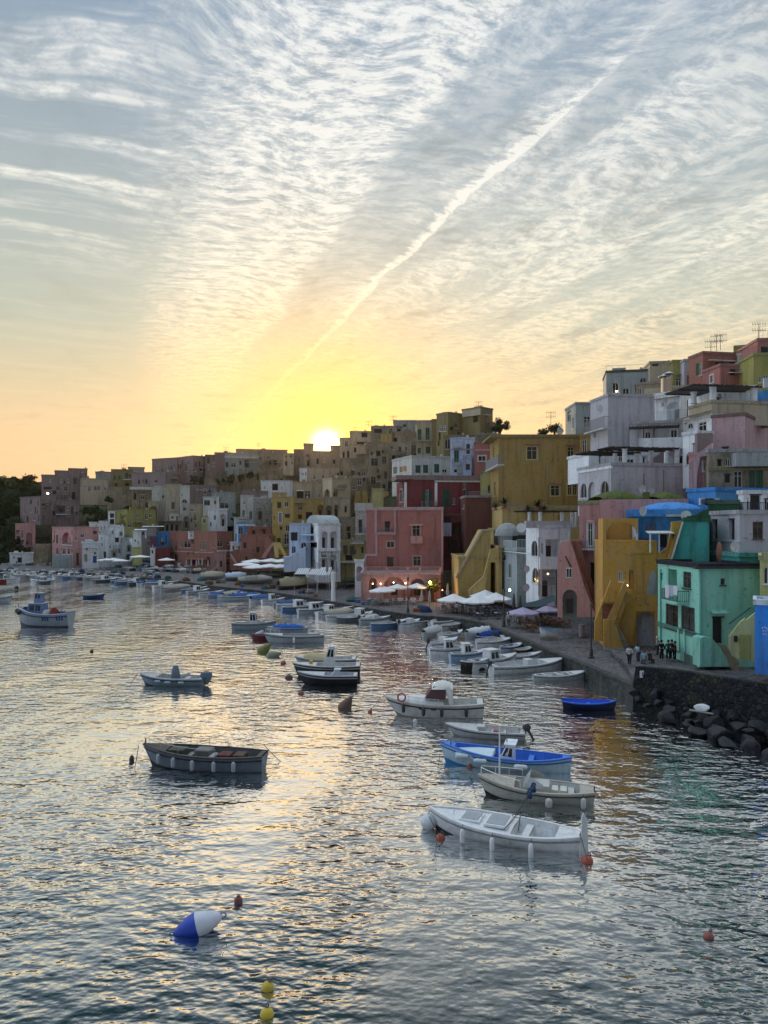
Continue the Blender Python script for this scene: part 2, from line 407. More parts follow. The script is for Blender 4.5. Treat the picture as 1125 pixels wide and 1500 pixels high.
            m.box(f.w(a-.08,d,0),u3*(w+.16),(0,0,.1),n3*.06)
            m.build('door',paint(col,.5),s.root)
    # ---- extras, all in the coordinates of the current zoom view
    def slab(s,pts,w0=0.,w1=.35,face='F',name='stair_wall',col=None,mat=None):
        f=getattr(s,face); p=[f.V(x,y,w1) for x,y in pts]
        n3=Vector((f.n.x,f.n.y,0))
        return MB().prism(p,n3*(w0-w1)).build(name,mat or (plaster(PAL.get(col,col)) if col else s.mat),s.root)
    def steps(s,x0,y0,x1,y1,n=12,w0=.02,w1=1.3,face='F',col=None,name='stair'):
        f=getattr(s,face); fo=f.off(w1); a0,z0=fo.sz(vx(x0),vy(y0)); a1,z1=fo.sz(vx(x1),vy(y1)); n3=Vector((f.n.x,f.n.y,0)); u3=Vector((f.d.x,f.d.y,0))
        m=MB(); da=(a1-a0)/n; dz=(z1-z0)/n
        for i in range(n):
            a=a0+i*da; z=z0+(i+1)*dz
            m.box(f.w(a,z-1.2,w0),u3*da,(0,0,1.2-.002*i),n3*(w1-w0))
        return m.build(name,plaster(PAL.get(col,col) if col else s.col,.6),s.root)
    def balcony(s,x0,x1,yf,yt,w=1.1,face='F',col='white',solid=False,rail=(.25,.25,.25)):
        f=getattr(s,face); fo=f.off(w); a0,z0=fo.sz(vx(x0),vy(yf)); a1,_=fo.sz(vx(x1),vy(yf)); _,zt=fo.sz(vx(x0),vy(yt))
        a0,a1=min(a0,a1),max(a0,a1)
        n3=Vector((f.n.x,f.n.y,0)); u3=Vector((f.d.x,f.d.y,0))
        b=MB().box(f.w(a0,z0-.18,.004),u3*(a1-a0),(0,0,.18),n3*w).build('balcony',plaster(PAL[col]),s.root)
        m=MB()
        if solid:
            m.box(f.w(a0,z0,w-.12),u3*(a1-a0),(0,0,zt-z0),n3*.115); m.box(f.w(a0,z0,.004),u3*.12,(0,0,zt-z0),n3*(w-.126)); m.box(f.w(a1-.12,z0,.004),u3*.12,(0,0,zt-z0),n3*(w-.126))
            m.build('parapet',plaster(PAL[col]),b)
        else:
            rail_mesh(m,[f.w(a0+.03,z0,.02),f.w(a0+.03,z0,w-.05),f.w(a1-.03,z0,w-.05),f.w(a1-.03,z0,.02)],zt-z0)
            m.build('railing',paint(rail,.5,.3),b)
        return b
    def rail(s,x0,x1,yf,h=1.0,w=-.1,face='F',rail=(.3,.3,.3),sp=.18):
        f=getattr(s,face); fo=f.off(w); a0,z0=fo.sz(vx(x0),vy(yf)); a1,_=fo.sz(vx(x1),vy(yf))
        m=MB(); rail_mesh(m,[f.w(a0,z0,w),f.w(a1,z0,w)],h,sp); return m.build('railing',paint(rail,.5,.3),s.root)
    def awn(s,x0,x1,y,w=.5,col='brick',face='F',t=.1,name='awning',drop=.18):
        f=getattr(s,face); a0,z=f.sz(vx(x0),vy(y)); a1,_=f.sz(vx(x1),vy(y)); a0,a1=min(a0,a1),max(a0,a1)
        pts=[f.w(a0,z,.003),f.w(a0,z-drop,w),f.w(a0,z-drop+t,w),f.w(a0,z+t,.003)]
        return MB().prism(pts,Vector((f.d.x,f.d.y,0))*(a1-a0)).build(name,plaster(PAL.get(col,col),.5),s.root)
    def block(s,x0,x1,yt,yb,w0,w1,face='F',col=None,name='extension',mat=None):
        f=getattr(s,face); fo=f.off(w1); a0,zt=fo.sz(vx(x0),vy(yt)); a1,_=fo.sz(vx(x1),vy(yt)); _,zb=fo.sz(vx((x0+x1)/2),vy(yb))
        a0,a1=min(a0,a1),max(a0,a1)
        return MB().box(f.w(a0,zb,w0),Vector((f.d.x,f.d.y,0))*(a1-a0),(0,0,zt-zb),Vector((f.n.x,f.n.y,0))*(w1-w0)).build(name,mat or (plaster(PAL.get(col,col)) if col else s.mat),s.root)
    def pipe(s,x,y0,y1,face='F',w=.08,r=.05,col=(.25,.2,.18)):
        f=getattr(s,face); p=f.V(x,y0,w); q=f.V(x,y1,w)
        return MB().tube([p,(p.x,p.y,q.z)],r,6).build('drainpipe',paint(col,.6),s.root)
    def columns(s,xs,yt,yb,w=-.5,r=.24,face='F',col='white'):
        f=getattr(s,face); out=[]
        for x in xs:
            p=f.V(x,yb,w); q=f.V(x,yt,w); h=q.z-p.z
            m=MB().lathe([(r*1.25,0),(r*1.25,.12),(r,.16),(r*.94,h-.2),(r*1.2,h-.14),(r*1.2,h)],p,12)
            out.append(m.build('column',plaster(PAL[col]),s.root,True))
        return out
    def pergola(s,x0,x1,yt,w0=.6,w1=-3,face='F',t=.14,col=(.05,.035,.03)):
        f=getattr(s,face); a0,z=f.off(w0).sz(vx(x0),vy(yt)); a1,_=f.off(w0).sz(vx(x1),vy(yt)); n3=Vector((f.n.x,f.n.y,0)); u3=Vector((f.d.x,f.d.y,0))
        m=MB(); a0,a1=min(a0,a1),max(a0,a1)
        for ww in (w0-.25,(w0+w1)/2,w1+.2): m.box(f.w(a0+.1,z-.2,ww),u3*(a1-a0-.2),(0,0,.14),n3*.12)
        k=int((a1-a0)/.32)
        for i in range(k): m.box(f.w(a0+i*(a1-a0)/k,z-.055,w1),u3*.2,(0,0,.06+.02*(i%2)),n3*(w0-w1+random.uniform(-.3,.3)))
        return m.build('pergola_roof',paint(col,.8),s.root)
def rail_mesh(m,pts,h,sp=.16,r=.02):
    up=Vector((0,0,h))
    m.tube([p+up for p in pts],.03,6)
    m.tube([p+Vector((0,0,.08)) for p in pts],.02,4)
    for i in range(len(pts)-1):
        d=pts[i+1]-pts[i]; n=max(1,int(d.length/sp))
        for k in range(n+1): q=pts[i]+d*(k/n); m.tube([q,q+up],r if k not in (0,n) else .03,4,False)
VW.update({'zA':(180,680,.14222),'zB':(300,660,.14222),'zC':(460,600,.14222)})
h=House
# ================================================================= far left
view('z1')
G1='houses of the old town on the ridge'
h('tall pinkish tower house by the wood at the far left, upper storeys',138,275,276,415,600,240,'mauve','w 165 465 178 520;w 146 548 160 590;w 244 500 250 530',th=55,ext=.3,old=.4)
a=h('arched pink-grey foot of the far left tower house, tall arch over the quay',104,104,243,592,806,238,'rose','w 145 640 162 695;a 180 660 220 800;w 146 730 160 760',ext=1,old=.4,roof=False)
h('dark mauve house with a lit lamp, right of the far left tower house',277,277,386,412,560,246,'mauve','w 320 445 335 462;w 295 505 308 530;w 350 470 362 495',old=.3,ext=2)
a=h('mauve house with two ribbon windows on the left skyline beside the wood',285,285,388,265,414,250,'mauve','x 300 345 355 360;x 362 370 402 395;w 340 290 350 310',old=.3)
a.balcony(300,360,420,405,col='mauve')
a=h('mauve grey block with two small windows and a dark doorway, second on the left skyline',376,376,545,236,445,252,'mauve','w 413 290 426 312;w 462 288 476 314;x 494 380 517 430',old=.45)
a.balcony(470,545,436,425,col='mauve')
a=h('brownish house with an open porch below the left skyline blocks',385,385,545,440,560,247,'mauve','o 390 472 445 524;w 455 480 472 505;d 488 480 502 526;w 510 480 522 506',old=.5,ext=4)
a.balcony(385,480,530,520,col='white')
h('small grey roof room behind the mauve block on the left skyline',470,470,600,221,300,258,'mauve','w 560 232 575 245')
h('low yellow-grey house with a round front and twin windows under the left skyline',550,550,742,290,385,250,'sand','A 645 335 664 368;A 668 335 686 368;w 575 330 588 350',old=.4,ext=4)
h('small grey house with a parapet behind the low round-fronted house',656,656,768,244,292,262,'grey','w 710 265 724 280')
a=h('ochre-yellow villa with shuttered windows on the left skyline',765,765,910,228,345,255,'olive','g 780 262 795 296;g 812 262 828 292;d 860 250 880 286;x 860 318 885 336;x 790 320 806 338',old=.3)
a.balcony(845,905,290,275); 
h('pale ochre house joining the yellow villa to the bastion on the skyline',880,880,992,212,345,259,'sand','w 930 240 942 262')
a=h('long stone retaining wall below the yellow villa on the left hill',738,738,912,345,590,246,'olive','',mat=stonem('old_stone'),ext=5,roof=False,cat='retaining wall',name='retaining_wall')
a=h('pink waterfront house with an arched loggia at the far left quay',358,501,679,626,888,214,'rose','d 386 675 399 732L;a 426 655 485 730L;w 386 765 400 808L;w 430 768 450 806L;w 462 768 481 806L;w 514 680 530 712;w 552 666 579 692;d 524 800 542 880',th=38,old=.2)
a.balcony(425,488,738,722,.5,'L','white'); 
a=h('low mossy garden wall with a doorway in front of the pink loggia house',358,358,498,812,868,210,'greygreen','n 450 838 466 868',dep=1,roof=False,cat='wall',name='garden_wall')
a=h('white boat store with a curved roof at the foot of the far left tower house',66,66,228,806,868,226,'white','x 120 830 150 864;w 88 820 104 836',dep=5)
a=h('stone stairway climbing behind the far left quay to the tower house',230,230,352,735,868,222,'grey','',roof=False,dep=1.2,name='stairway_wall',cat='stairway',mat=stonem('old_stone'))
a=h('white cube house with a wide recess and blue door at the far left quay',562,562,676,732,888,206,'white','w 588 760 604 780;o 578 806 600 858;w 643 790 662 808;D 638 820 664 866',old=.35)
a.balcony(560,680,758,735,.9,'F','white'); 
a=h('white house with external steps, second of the white cubes at the far left quay',676,676,748,672,862,211,'white','w 695 730 706 750;w 692 690 702 706;d 712 790 728 830',old=.35)
a=h('set back white terrace house right of the pink loggia house',586,586,692,662,734,219,'pale','w 600 690 613 716;x 632 690 642 716;w 660 690 672 712',old=.3)
a=h('white two storey house with a square dark window beside the awnings at the far left',742,742,852,622,830,213,'white','w 765 640 780 670;x 790 694 816 724;w 750 745 762 765;o 765 780 805 825;w 828 700 838 730',old=.4)
h('narrow white house front with two tall windows, above the pink loggia house roof',680,680,744,584,662,226,'white','w 690 615 700 640;w 712 610 722 634;',old=.3)
h('low white house left of the narrow white front, above the pink loggia house',612,612,690,592,630,228,'white','w 655 602 664 616',old=.3)
a=h('white framed loggia house at the left end of the yellow house',742,742,790,516,612,229,'white','x 755 528 784 555;x 755 566 784 600',old=.2)
a=h('mustard-yellow house with a stepped roof above the white quay houses on the left',790,870,1068,506,640,228,'lime','w 815 590 828 606L;w 835 540 845 566L;w 900 545 912 580;w 948 560 956 582',th=30,old=.3)
a=h('pale green-grey house behind the slanted white stairs on the left',824,824,944,632,822,218,'citron','w 835 655 848 680;d 842 690 858 730;n 868 745 900 830',old=.5)
view('zA')
a=h('white house with a great slanted stair wall and an arch beside the left awnings',-10,-10,140,770,1000,208,'greygreen','a 40 830 82 900;a 30 920 85 990',old=.35)
a.slab([(60,775),(95,760),(150,890),(80,1000),(60,1000),(118,895)],0,1.4,col='white'); a.steps(60,990,140,885,8,.02,1.2,col='grey')
a=h('white house on stilts with an overhanging flat roof near the left awnings',105,105,190,700,920,205,'white','x 122 780 134 800;w 150 790 165 822',old=.3)
a.awn(120,245,672,1.6,'white',name='awning'); a.columns([150,235],690,760,.9,.12)
a=h('grey white house with flat cap roof and tiny window, left of the blue house',188,188,345,650,880,207,'grey','x 200 700 216 726;w 250 790 278 838;w 262 680 280 716',old=.4)
a.awn(205,425,640,1.2,'white',drop=.1)
h('narrow plum-coloured house left of the bright blue one',282,282,346,756,905,206,'purple','w 300 830 312 860',old=.2)
h('small white house with one dark window above the left awning',282,282,332,874,935,204,'white','x 296 890 312 920',old=.2)
h('bright blue small house wedged between the plum house and the red guesthouse',345,345,482,706,870,209,'blue','x 440 735 450 822;n 352 780 376 840;w 395 760 407 786',old=.3)
h('low dark red house with plants on its roof under the bright blue house',332,332,486,868,1010,205,'darkred','x 350 925 362 945;d 380 960 400 1005;x 430 950 448 990',old=.2)
a=h('yellow wedge-shaped lean-to above the left white awnings',96,96,200,870,930,203,'citron','',dep=2,old=.3)
a=h('long brick-red guesthouse with white shutters and a white string course',484,972,1128,706,1075,196,'brick','w 527 790 555 895L;w 585 795 600 858L;w 628 790 696 860L;w 797 790 822 885L;w 835 790 858 885L;w 916 795 940 858L;w 975 785 1025 850;x 527 930 562 1000L;o 690 970 770 1040L;x 860 960 900 1040L',th=50,old=.2,fc=(.62,.55,.5))
a.block(486,970,893,905,0,.12,'L','white','string_course'); a.block(972,1126,885,897,0,.12,'F','white','string_course')
a.awn(660,880,968,1.6,'brick','L')
a=h('small white roof room with a framed window on the brick-red guesthouse',684,684,744,705,765,202,'white','w 694 720 712 748',th=20,ext=.2,old=.2)
a=h('smaller white roof room on the red guesthouse, right of the first roof room',782,782,834,708,766,202,'white','w 792 718 822 748',th=20,ext=.2,old=.2)
a=h('salmon annexe with a small tent-shaped awning at the foot of the brick-red guesthouse',932,932,1064,920,1090,190,'rose','n 945 990 965 1050;x 1000 1000 1020 1060',old=.3,roof=True)
# bastion and mid slope
a=h('round mauve bastion house with three small windows and a projecting terrace',92,440,560,88,218,244,'mauve','x 158 168 178 206L;x 232 158 252 202L;A 320 152 354 196L',th=70,old=.3)
a=h('massive pale tower with a brown weathered patch below the round bastion',92,92,300,262,480,240,'pale','w 315 300 325 320',mat=stonem('old_stone'),ext=5)
a.block(70,420,232,262,0,1.5,'F','pale','terrace')
a=h('pale stone house with a deep arch at the foot of the bastion tower',258,258,372,392,560,236,'sand','a 272 430 352 552;',old=.6,ext=6)
a=h('pale stone house with two square windows right of the bastion tower',298,298,440,245,392,238,'pale','w 314 306 326 326;w 362 300 376 324;w 440 260 450 300',old=.5,ext=6)
a=h('tall beige house with a red arched niche on the left slope',438,438,600,215,600,234,'sand','w 444 262 456 300;w 440 350 455 380;w 464 350 478 380;A 498 385 534 465;w 440 446 456 480;w 552 436 568 466;w 506 286 522 310;x 470 545 482 580',old=.6,ext=5)
a=h('small white room with a dark window on the slope below the red arched niche',478,478,580,518,592,228,'pale','x 500 540 520 562;x 550 540 565 580',old=.4)
a=h('dark timber pergola terrace house above the blue house',428,428,612,592,706,222,'dun','x 440 625 470 690;x 490 620 520 690;x 540 625 570 690',old=.4)
a.pergola(420,615,592,1.5,-1)
a=h('beige house of stacked balconies and round arches in the middle of the left slope',586,586,690,225,690,230,'pale','A 612 360 660 400;A 620 440 650 480;a 624 535 684 655;w 600 300 616 330',old=.5,ext=4)
a.balcony(600,668,402,388,1,'F','pale'); a.balcony(606,690,660,640,.8,'F','white')
a=h('sloping grey-white house with a tiny window under the battlements',690,690,962,225,350,232,'mauve','x 880 266 905 284;w 760 250 770 275',old=.4,ext=8)
a=h('beige house with two small square windows between the arches and the white houses',690,690,822,420,690,227,'sand','w 694 455 724 486;w 740 455 754 486;x 700 560 716 600;x 745 620 757 650',old=.5,ext=4)
a=h('white house with a broad shuttered window on the left slope',826,826,990,345,600,225,'pale','w 836 370 898 422;n 866 492 908 565;x 940 380 958 410',old=.35,ext=4,fc=(.25,.27,.25))
a=h('small cream room with a green framed window below the white house on the left slope',806,806,872,545,672,221,'citron','f 824 560 854 606',old=.3,ext=2)
a=h('white house with one little arched window above the brick-red guesthouse',872,872,1000,472,690,222,'white','A 936 522 958 572;x 900 600 912 640',old=.4,ext=3)
a=h('tall white arch house facing the bay above the brick-red guesthouse',990,990,1075,470,680,219,'white','a 1004 512 1058 640',old=.3,ext=3)
a.block(985,1080,462,474,0,.3,'F','white','cornice')
a=h('grey-blue house under the battlements with a wooden balcony',920,920,1160,300,470,229,'greygreen','x 955 370 972 398;w 1000 400 1090 455;w 1110 330 1125 370',old=.45,ext=5)
view('zB')
# battlements
a=h('crenellated old town wall of brown stone above the mid slope',-10,-10,560,285,440,250,'olive','',mat=stonem('old_stone'),roof=False,cat='town wall',name='crenellated_wall',dep=2,ext=10)
for i,x in enumerate((45,112,205,290,355,405,438,478,522)):
    a.block(x,x+30,225-min(i,4)*9,292,-.8,-.05,'F',None,'merlon',mat=stonem('old_stone'))
a=h('second crenellated stretch of stone wall below the skyline, right of the first',560,560,1000,200,420,247,'dun','x 780 290 800 320',mat=stonem('old_stone'),roof=False,cat='town wall',name='crenellated_wall',dep=2,ext=10)
for x in (580,640,785,835,890,920,960): a.block(x,x+24,180,206,-.8,-.05,'F',None,'merlon',mat=stonem('old_stone'))
view('z2')
# ridge
h('brown block left of the long skyline row above the bastion',200,372,373,241,340,262,'mauve','w 300 290 312 318L;w 240 290 250 315L',th=60,old=.2)
a=h('reddish brown skyline house with four small dark windows',372,480,566,228,352,260,'mauve','w 425 280 437 328L;x 360 285 368 312L;x 378 285 386 312L;x 392 285 400 312L;x 498 270 508 298;x 520 265 530 295',th=45,old=.2)
a=h('plain reddish skyline house with one tall window beside the long grey villa',566,566,700,222,340,261,'mauve','w 615 265 630 298',old=.3)
h('low roof room between the reddish skyline houses and the grey villa',630,630,780,206,240,266,'dun','')
a=h('long grey skyline villa with dark shuttered openings above the battlements',700,700,932,212,318,257,'greygreen','x 706 268 724 302;w 742 272 776 302;x 800 258 813 286;x 836 256 866 306',old=.3)
a.block(698,934,228,240,0,.6,'F','pale','cornice')
h('wide flat skyline building with a small dome roof behind the grey villa',778,778,1130,182,300,268,'dun','x 985 210 1000 226',old=.4)
a=h('skyline house with an outside stair, right of the long grey villa',932,932,1100,208,320,254,'dun','x 1005 265 1018 285;x 1040 255 1056 285',old=.4)
a.slab([(930,290),(1000,240),(1048,240),(1048,250),(1004,250),(940,296)],0,1.2,col='dun')
view('z3')
h('small pale skyline house with four little windows left of the sun',165,165,237,400,482,240,'sand','x 178 412 188 424;x 210 410 220 422;x 176 448 192 480;w 215 448 230 474',old=.2)
h('dim brown skyline house directly left of the setting sun',237,237,306,372,482,243,'dun','x 265 420 275 450;x 315 430 330 470',old=.4)
h('brown skyline gable house under the left edge of the setting sun',304,304,372,332,490,240,'dun','x 325 440 345 480',old=.4)
a=h('long backlit skyline house right below the setting sun',370,370,560,384,500,236,'dun','x 392 432 406 468;x 505 440 520 465;w 440 430 452 455',old=.3)
h('small roof room silhouetted against the lower right of the setting sun',488,488,552,346,386,238,'dun','',old=.3)
h('tiny white gabled house among brown ones below the skyline',276,276,328,502,548,228,'white','x 296 532 302 545;x 315 528 322 545',old=.1)
a=h('long tan terrace row with tall windows below the setting sun',330,330,612,500,600,214,'sand','w 368 542 386 574;w 428 536 446 568;w 498 530 512 562;w 552 522 575 560;w 395 545 405 570',old=.4,ext=4)
a.balcony(395,500,600,572,1.2,'F','sand')
a=h('tan house with a rolled awning and glazed terrace doors mid slope',232,232,440,598,712,204,'sand','x 258 652 302 706;w 310 652 350 706;w 404 670 418 700;x 300 560 350 588',old=.4,ext=4)
a.awn(255,305,650,1.2,'white')
a=h('small white cube pair high on the slope left of the yellow house',10,10,228,588,658,212,'white','x 88 605 128 648;w 150 620 158 640;w 30 620 40 640',old=.3)
h('weathered grey house with two arched doors left of the tall yellow house',-40,-40,84,705,905,192,'pale','w -30 740 -18 770;a -10 790 20 850;',mat=plaster(PAL['grey'],.9),ext=5)
h('grey-white round fronted house left of the weathered grey house',-130,-130,-38,690,890,195,'pale','w -112 720 -98 745;A -118 780 -100 830;A -70 790 -50 850',old=.5,ext=4)
h('long pale parapet house above the weathered grey house',-120,-120,60,660,720,199,'mauve','x -70 680 -58 700',old=.5,ext=4)
a=h('tall mustard house with one dark door high up, left of the white arcade house',88,88,236,702,1110,172,'yellow','f 134 800 154 872;x 142 900 156 920;w 170 948 204 1020;x 98 830 104 850',old=.35,th=8)
a.block(86,240,882,892,0,.12,'F','yellow','string_course')
a=h('wide mustard house with an arched recess set back right of the tall mustard one',180,180,442,712,880,182,'yellow','x 265 818 292 845;x 318 800 364 846;a 398 745 440 840;w 200 770 212 800',old=.5,ext=4)
a.balcony(190,400,882,850,1.2,'F','yellow',True)
a=h('upper mustard block with a thin chimney left of the tan terrace row',88,88,185,672,710,186,'yellow','',old=.5)
a=h('sand coloured house with two round arches in its upper loggia, below the sun',435,498,625,572,705,190,'sand','a 445 640 484 700L;a 508 636 541 700;w 580 620 592 650',th=25,old=.35,ext=3)
a=h('sand coloured lower storey with two tall arches below the arched loggia house',440,440,622,702,838,184,'sand','a 455 752 500 832;a 513 745 542 832;x 585 760 600 800',old=.6,ext=4,fc=(.5,.4,.2))
view('zC')
a=h('pale stone skyline house right beside the setting sun with a deep balcony',264,264,372,300,520,225,'sand','x 295 440 315 495;x 342 428 362 495;w 280 470 290 500',old=.4,ext=4)
a=h('stone house with an open roof terrace on the skyline right of the sun',370,370,590,232,360,222,'sand','x 440 334 545 380;x 490 240 550 285',old=.5,ext=3)
a=h('projecting pale balcony house below the roof terrace right of the sun',370,370,540,370,560,214,'sand','x 412 395 436 440;w 480 500 520 555',old=.4,ext=5)
a.balcony(440,545,452,385,1.2,'F','sand',True)
a=h('semicircular apse-like stone house on the slope below the sun',262,262,540,512,710,206,'dun','x 270 640 300 700;w 400 580 420 620;A 445 635 480 700',old=.8,ext=5,mat=stonem('old_stone'))
a=h('tall ruined stone tower house with faded plaster patches right of the sun',536,536,765,352,840,200,'dun','w 586 500 660 580;w 700 480 745 560;w 586 690 636 770;x 585 440 604 470;x 700 425 720 450;x 650 620 668 650',mat=stonem('old_stone'),ext=5,fc=(.35,.3,.18))
a=h('stone tower foot with leaning buttresses left of the ruined tower house',366,366,540,700,960,196,'sand','w 446 710 490 780;x 505 690 525 740',mat=stonem('old_stone'),ext=5)
for x in (430,500,590,720): a.slab([(x,840),(x+45,840),(x+60,980),(x-25,980)],0,1.2,col='yellow',name='buttress')
h('dark ruined skyline wall with a sloping top right of the sun',590,590,822,180,300,216,'dun','x 620 200 700 240',mat=stonem('old_stone'),ext=5)
h('grey skyline house with a dark slanting lean-to roof below it',820,820,1050,122,260,212,'grey','x 918 156 945 178',old=.7,ext=4)
a=h('small mustard cube room on the dark slanting roof of the skyline',690,690,802,262,330,206,'yellow','',ext=1)
a=h('dark sloping roofed house under the grey skyline house',800,800,1058,240,480,208,'dun','',old=.8,ext=4,mat=stonem('old_stone'))
a=h('streaked grey stone facade left of the green-shuttered white house',765,765,1000,345,560,203,'beige','x 905 300 960 330',old=.9,ext=5)
a=h('pale mustard terraced house behind the rooftop lamps of the big rose house',600,600,715,830,960,160,'citron','',ext=4,old=.5)
a=h('white house with a rooftop terrace left of the big rose house',425,425,540,1010,1240,150,'pale','',ext=5,old=.5)
view('z3')
a=h('narrow white house with a tall dark balcony door squeezed left of the big rose house',658,658,740,790,1010,146,'pale','d 680 852 706 940',old=.5,ext=2)
a.balcony(655,725,945,905,.9); a.block(655,780,735,790,-3,.2,'F','pale','terrace_wall')
for x in (716,778,820):                       # little globe lamps along the terrace
    pass
a=h('dark weathered gable wall behind the white arcade house',548,548,660,842,1010,150,'dun','x 600 900 625 930',old=.9,ext=4)
a=h('cream cottage with two closed shutters between the arcade house and the big rose house',560,560,728,1005,1140,143,'citron','f 577 1028 603 1088;f 622 1032 648 1090;x 652 1060 662 1085;x 700 1040 714 1080;x 590 1096 640 1130',old=.35,fc=(.25,.2,.15))
a.awn(560,665,1138,1.4,'pale'); a.balcony(630,720,1008,985,1.0)
a=h('white arcade house with four round arches and a vaulted roof on the mid quay',318,405,556,888,1205,138,'white','a 428 930 468 1045;a 487 930 532 1045;a 428 1086 466 1195;a 487 1090 530 1195;x 345 1005 395 1040L;x 340 905 372 940L',th=14,old=.3,ext=2)
# vaulted roof
m=MB(); f=a.F; rows=[]
for i in range(9):
    ang=math.pi*i/8; rows.append([f.w(-.0+a.a*.02,a.zt+.25+1.7*math.sin(ang),-a.b*.5+a.b*.48*math.cos(ang)),f.w(a.a*.98,a.zt+.25+1.7*math.sin(ang),-a.b*.5+a.b*.48*math.cos(ang))])
m.grid(rows); m.add([r[0] for r in rows],[tuple(range(9))]); m.add([r[1] for r in rows],[tuple(range(9))[::-1]]); m.build('vault_roof',plaster(PAL['greygreen'],.5),a.root,True)
a.block(400,560,1048,1066,0,.35,'F','white','cornice')
a=h('pale blue house with a big glazed opening left of the white arcade house',205,205,352,886,1110,143,'sky','x 216 940 262 994;A 222 1030 250 1082;w 300 900 312 930',old=.25,ext=2)
a.slab([(165,1105),(200,1105),(318,1035),(318,1060),(320,1200),(170,1210)],0,2.4,col='sky'); a.awn(285,400,952,1.2,'sky'); a.awn(328,400,998,1.4,'sky')
a=h('brick-orange house with buttress-like stairs between the blue cube and the mustard house',-130,-130,92,960,1110,166,'brick','x -110 1010 -90 1045;x -20 1040 0 1075',old=.4,ext=3)
a.slab([(40,985),(60,960),(95,1000),(95,1110),(30,1110)],0,2,col='brick'); a.slab([(10,1110),(90,1000),(104,1010),(40,1115)],2.0,2.4,col='rose')
a=h('reddish brown upper terrace over the brick-orange house',-85,-85,92,908,965,172,'brick','x 20 920 40 950;x -50 925 -30 955',old=.8,ext=2)
a=h('mustard forked stair buttress in front of the tall mustard house',92,92,190,1008,1110,158,'yellow','',dep=.6,roof=False,old=.2,cat='stair buttress',name='stair_buttress')
bpy.data.objects.remove(a.wall); a.slab([(95,1010),(140,1005),(190,1095),(172,1098),(130,1040),(132,1110),(105,1110)],-.5,.5)
view('zB')
a=h('vivid sky-blue cube house with a white border in the middle of the bay',330,330,516,766,1010,178,(.05,.33,.80),'w 426 808 442 852;x 362 908 382 960',old=.12,ext=2)
a.block(328,518,760,774,0,.15,'F','white','trim'); a.block(328,342,774,1000,0,.13,'F','white','trim'); a.block(504,518,774,860,0,.13,'F','white','trim')
a=h('white house strip with a roof terrace left behind the sky-blue cube house',300,300,445,700,960,183,'pale','x 316 860 328 940;w 350 680 430 720',old=.3)
a.balcony(340,440,720,680,1.0,'F','pale')
a=h('white houses base with small doors under the sky-blue cube house',262,262,400,960,1056,174,'white','x 285 985 300 1020;w 322 980 338 1010;d 345 990 360 1040',old=.3,ext=1)
a=h('long low terracotta wall behind the white parasols of the mid quay',258,258,520,1058,1185,165,'brick','x 420 1100 440 1140',old=.3,ext=1,dep=3)
a.slab([(260,1065),(278,1065),(350,1180),(330,1180),(262,1100)],0,1.2,col='rose')
# ================================================================= centre: the big rose house and what is behind it
view('z4')
a=h('big rose-pink house with white corner bands on the quay, restaurant at its foot',78,78,604,826,1425,125,'pinkred','x 205 912 240 975;f 394 935 446 1010;f 218 1045 270 1088;d 220 1156 262 1220;f 400 1148 452 1214',th=-2,old=.12,fc=(.50,.36,.30),rc=(.5,.42,.38))
a.block(76,606,818,832,0,.14,'F','pinkish','cornice')
a.block(134,150,832,998,0,.12,'F','pinkish','band'); a.block(266,280,832,985,0,.12,'F','pinkish','band'); a.block(134,280,985,1000,.0,.13,'F','pinkish','band'); a.block(140,154,1000,1148,0,.12,'F','pinkish','band'); a.block(68,154,1130,1146,0,.13,'F','pinkish','band'); a.block(64,78,1146,1262,-.1,.12,'F','pinkish','band'); a.block(592,606,832,1262,0,.12,'F','pinkish','band')
b=a.balcony(380,464,1052,1010,.7,'F','rose',True); a.awn(372,468,930,.35,'rose')
a.pipe(548,860,1215)
a.balcony(150,266,984,955,.35,'F','pinkish')
g=h('rose ground floor with round arches below the terrace of the big rose house',42,42,588,1272,1432,119,'rose','a 95 1296 150 1400;a 196 1288 342 1420;a 380 1300 480 1420',th=-2,old=.2,dep=5,rc=(.55,.4,.37))
g.rail(60,580,1270,1.15,-.12,rail=(.55,.38,.36)); g.block(30,590,1262,1274,0,.35,'F','pinkish','cornice')
for x in (65,210,355,440,580): g.block(x,x+14,1225,1268,-.4,-.1,'F','pinkish','pier')
a=h('small white arched porch at the left foot of the big rose house',0,0,60,1190,1330,124,'white','a 10 1215 50 1320',old=.3,dep=3)
a=h('crimson house with green shutters and tall white corner pilasters above the big rose house',286,356,858,622,832,136,'magenta','f 308 690 328 775L;g 462 690 486 800;w 486 690 506 800;g 508 690 530 800;g 600 686 652 808;x 750 700 785 740',th=6,old=.3,ext=3,fc=(.5,.5,.45),rc=(.32,.27,.27))
a.block(338,356,640,820,0,.15,'F','white','pilaster'); a.block(548,566,640,800,0,.15,'F','white','pilaster'); a.block(548,860,626,638,0,.3,'F','white','cornice'); a.balcony(460,560,812,770,.8); a.block(284,860,590,624,-7,.5,'F','mauve','roof_ridge')
a.awn(286,400,612,.9,'brick','F',name='tiled_canopy')
a=h('weathered white house with three green shuttered windows below the olive skyline blocks',255,390,660,466,592,158,'pale','o 262 535 290 580L;w 305 530 355 570L;g 415 522 450 576;g 468 520 502 576;g 544 514 578 574',th=20,old=.6,ext=4)
a=h('bluish white house with a tall green door and a slanted lower wall',655,655,822,345,578,152,'sky','g 680 408 713 502;x 680 555 705 572',old=.15,ext=3,dep=5)
a.balcony(668,730,512,480,.7,'F','pale'); a.block(655,824,410,420,0,.1,'F','grey','ledge'); a.slab([(700,530),(740,525),(818,575),(700,578)],0,.6,col='grey',name='stair_wall')
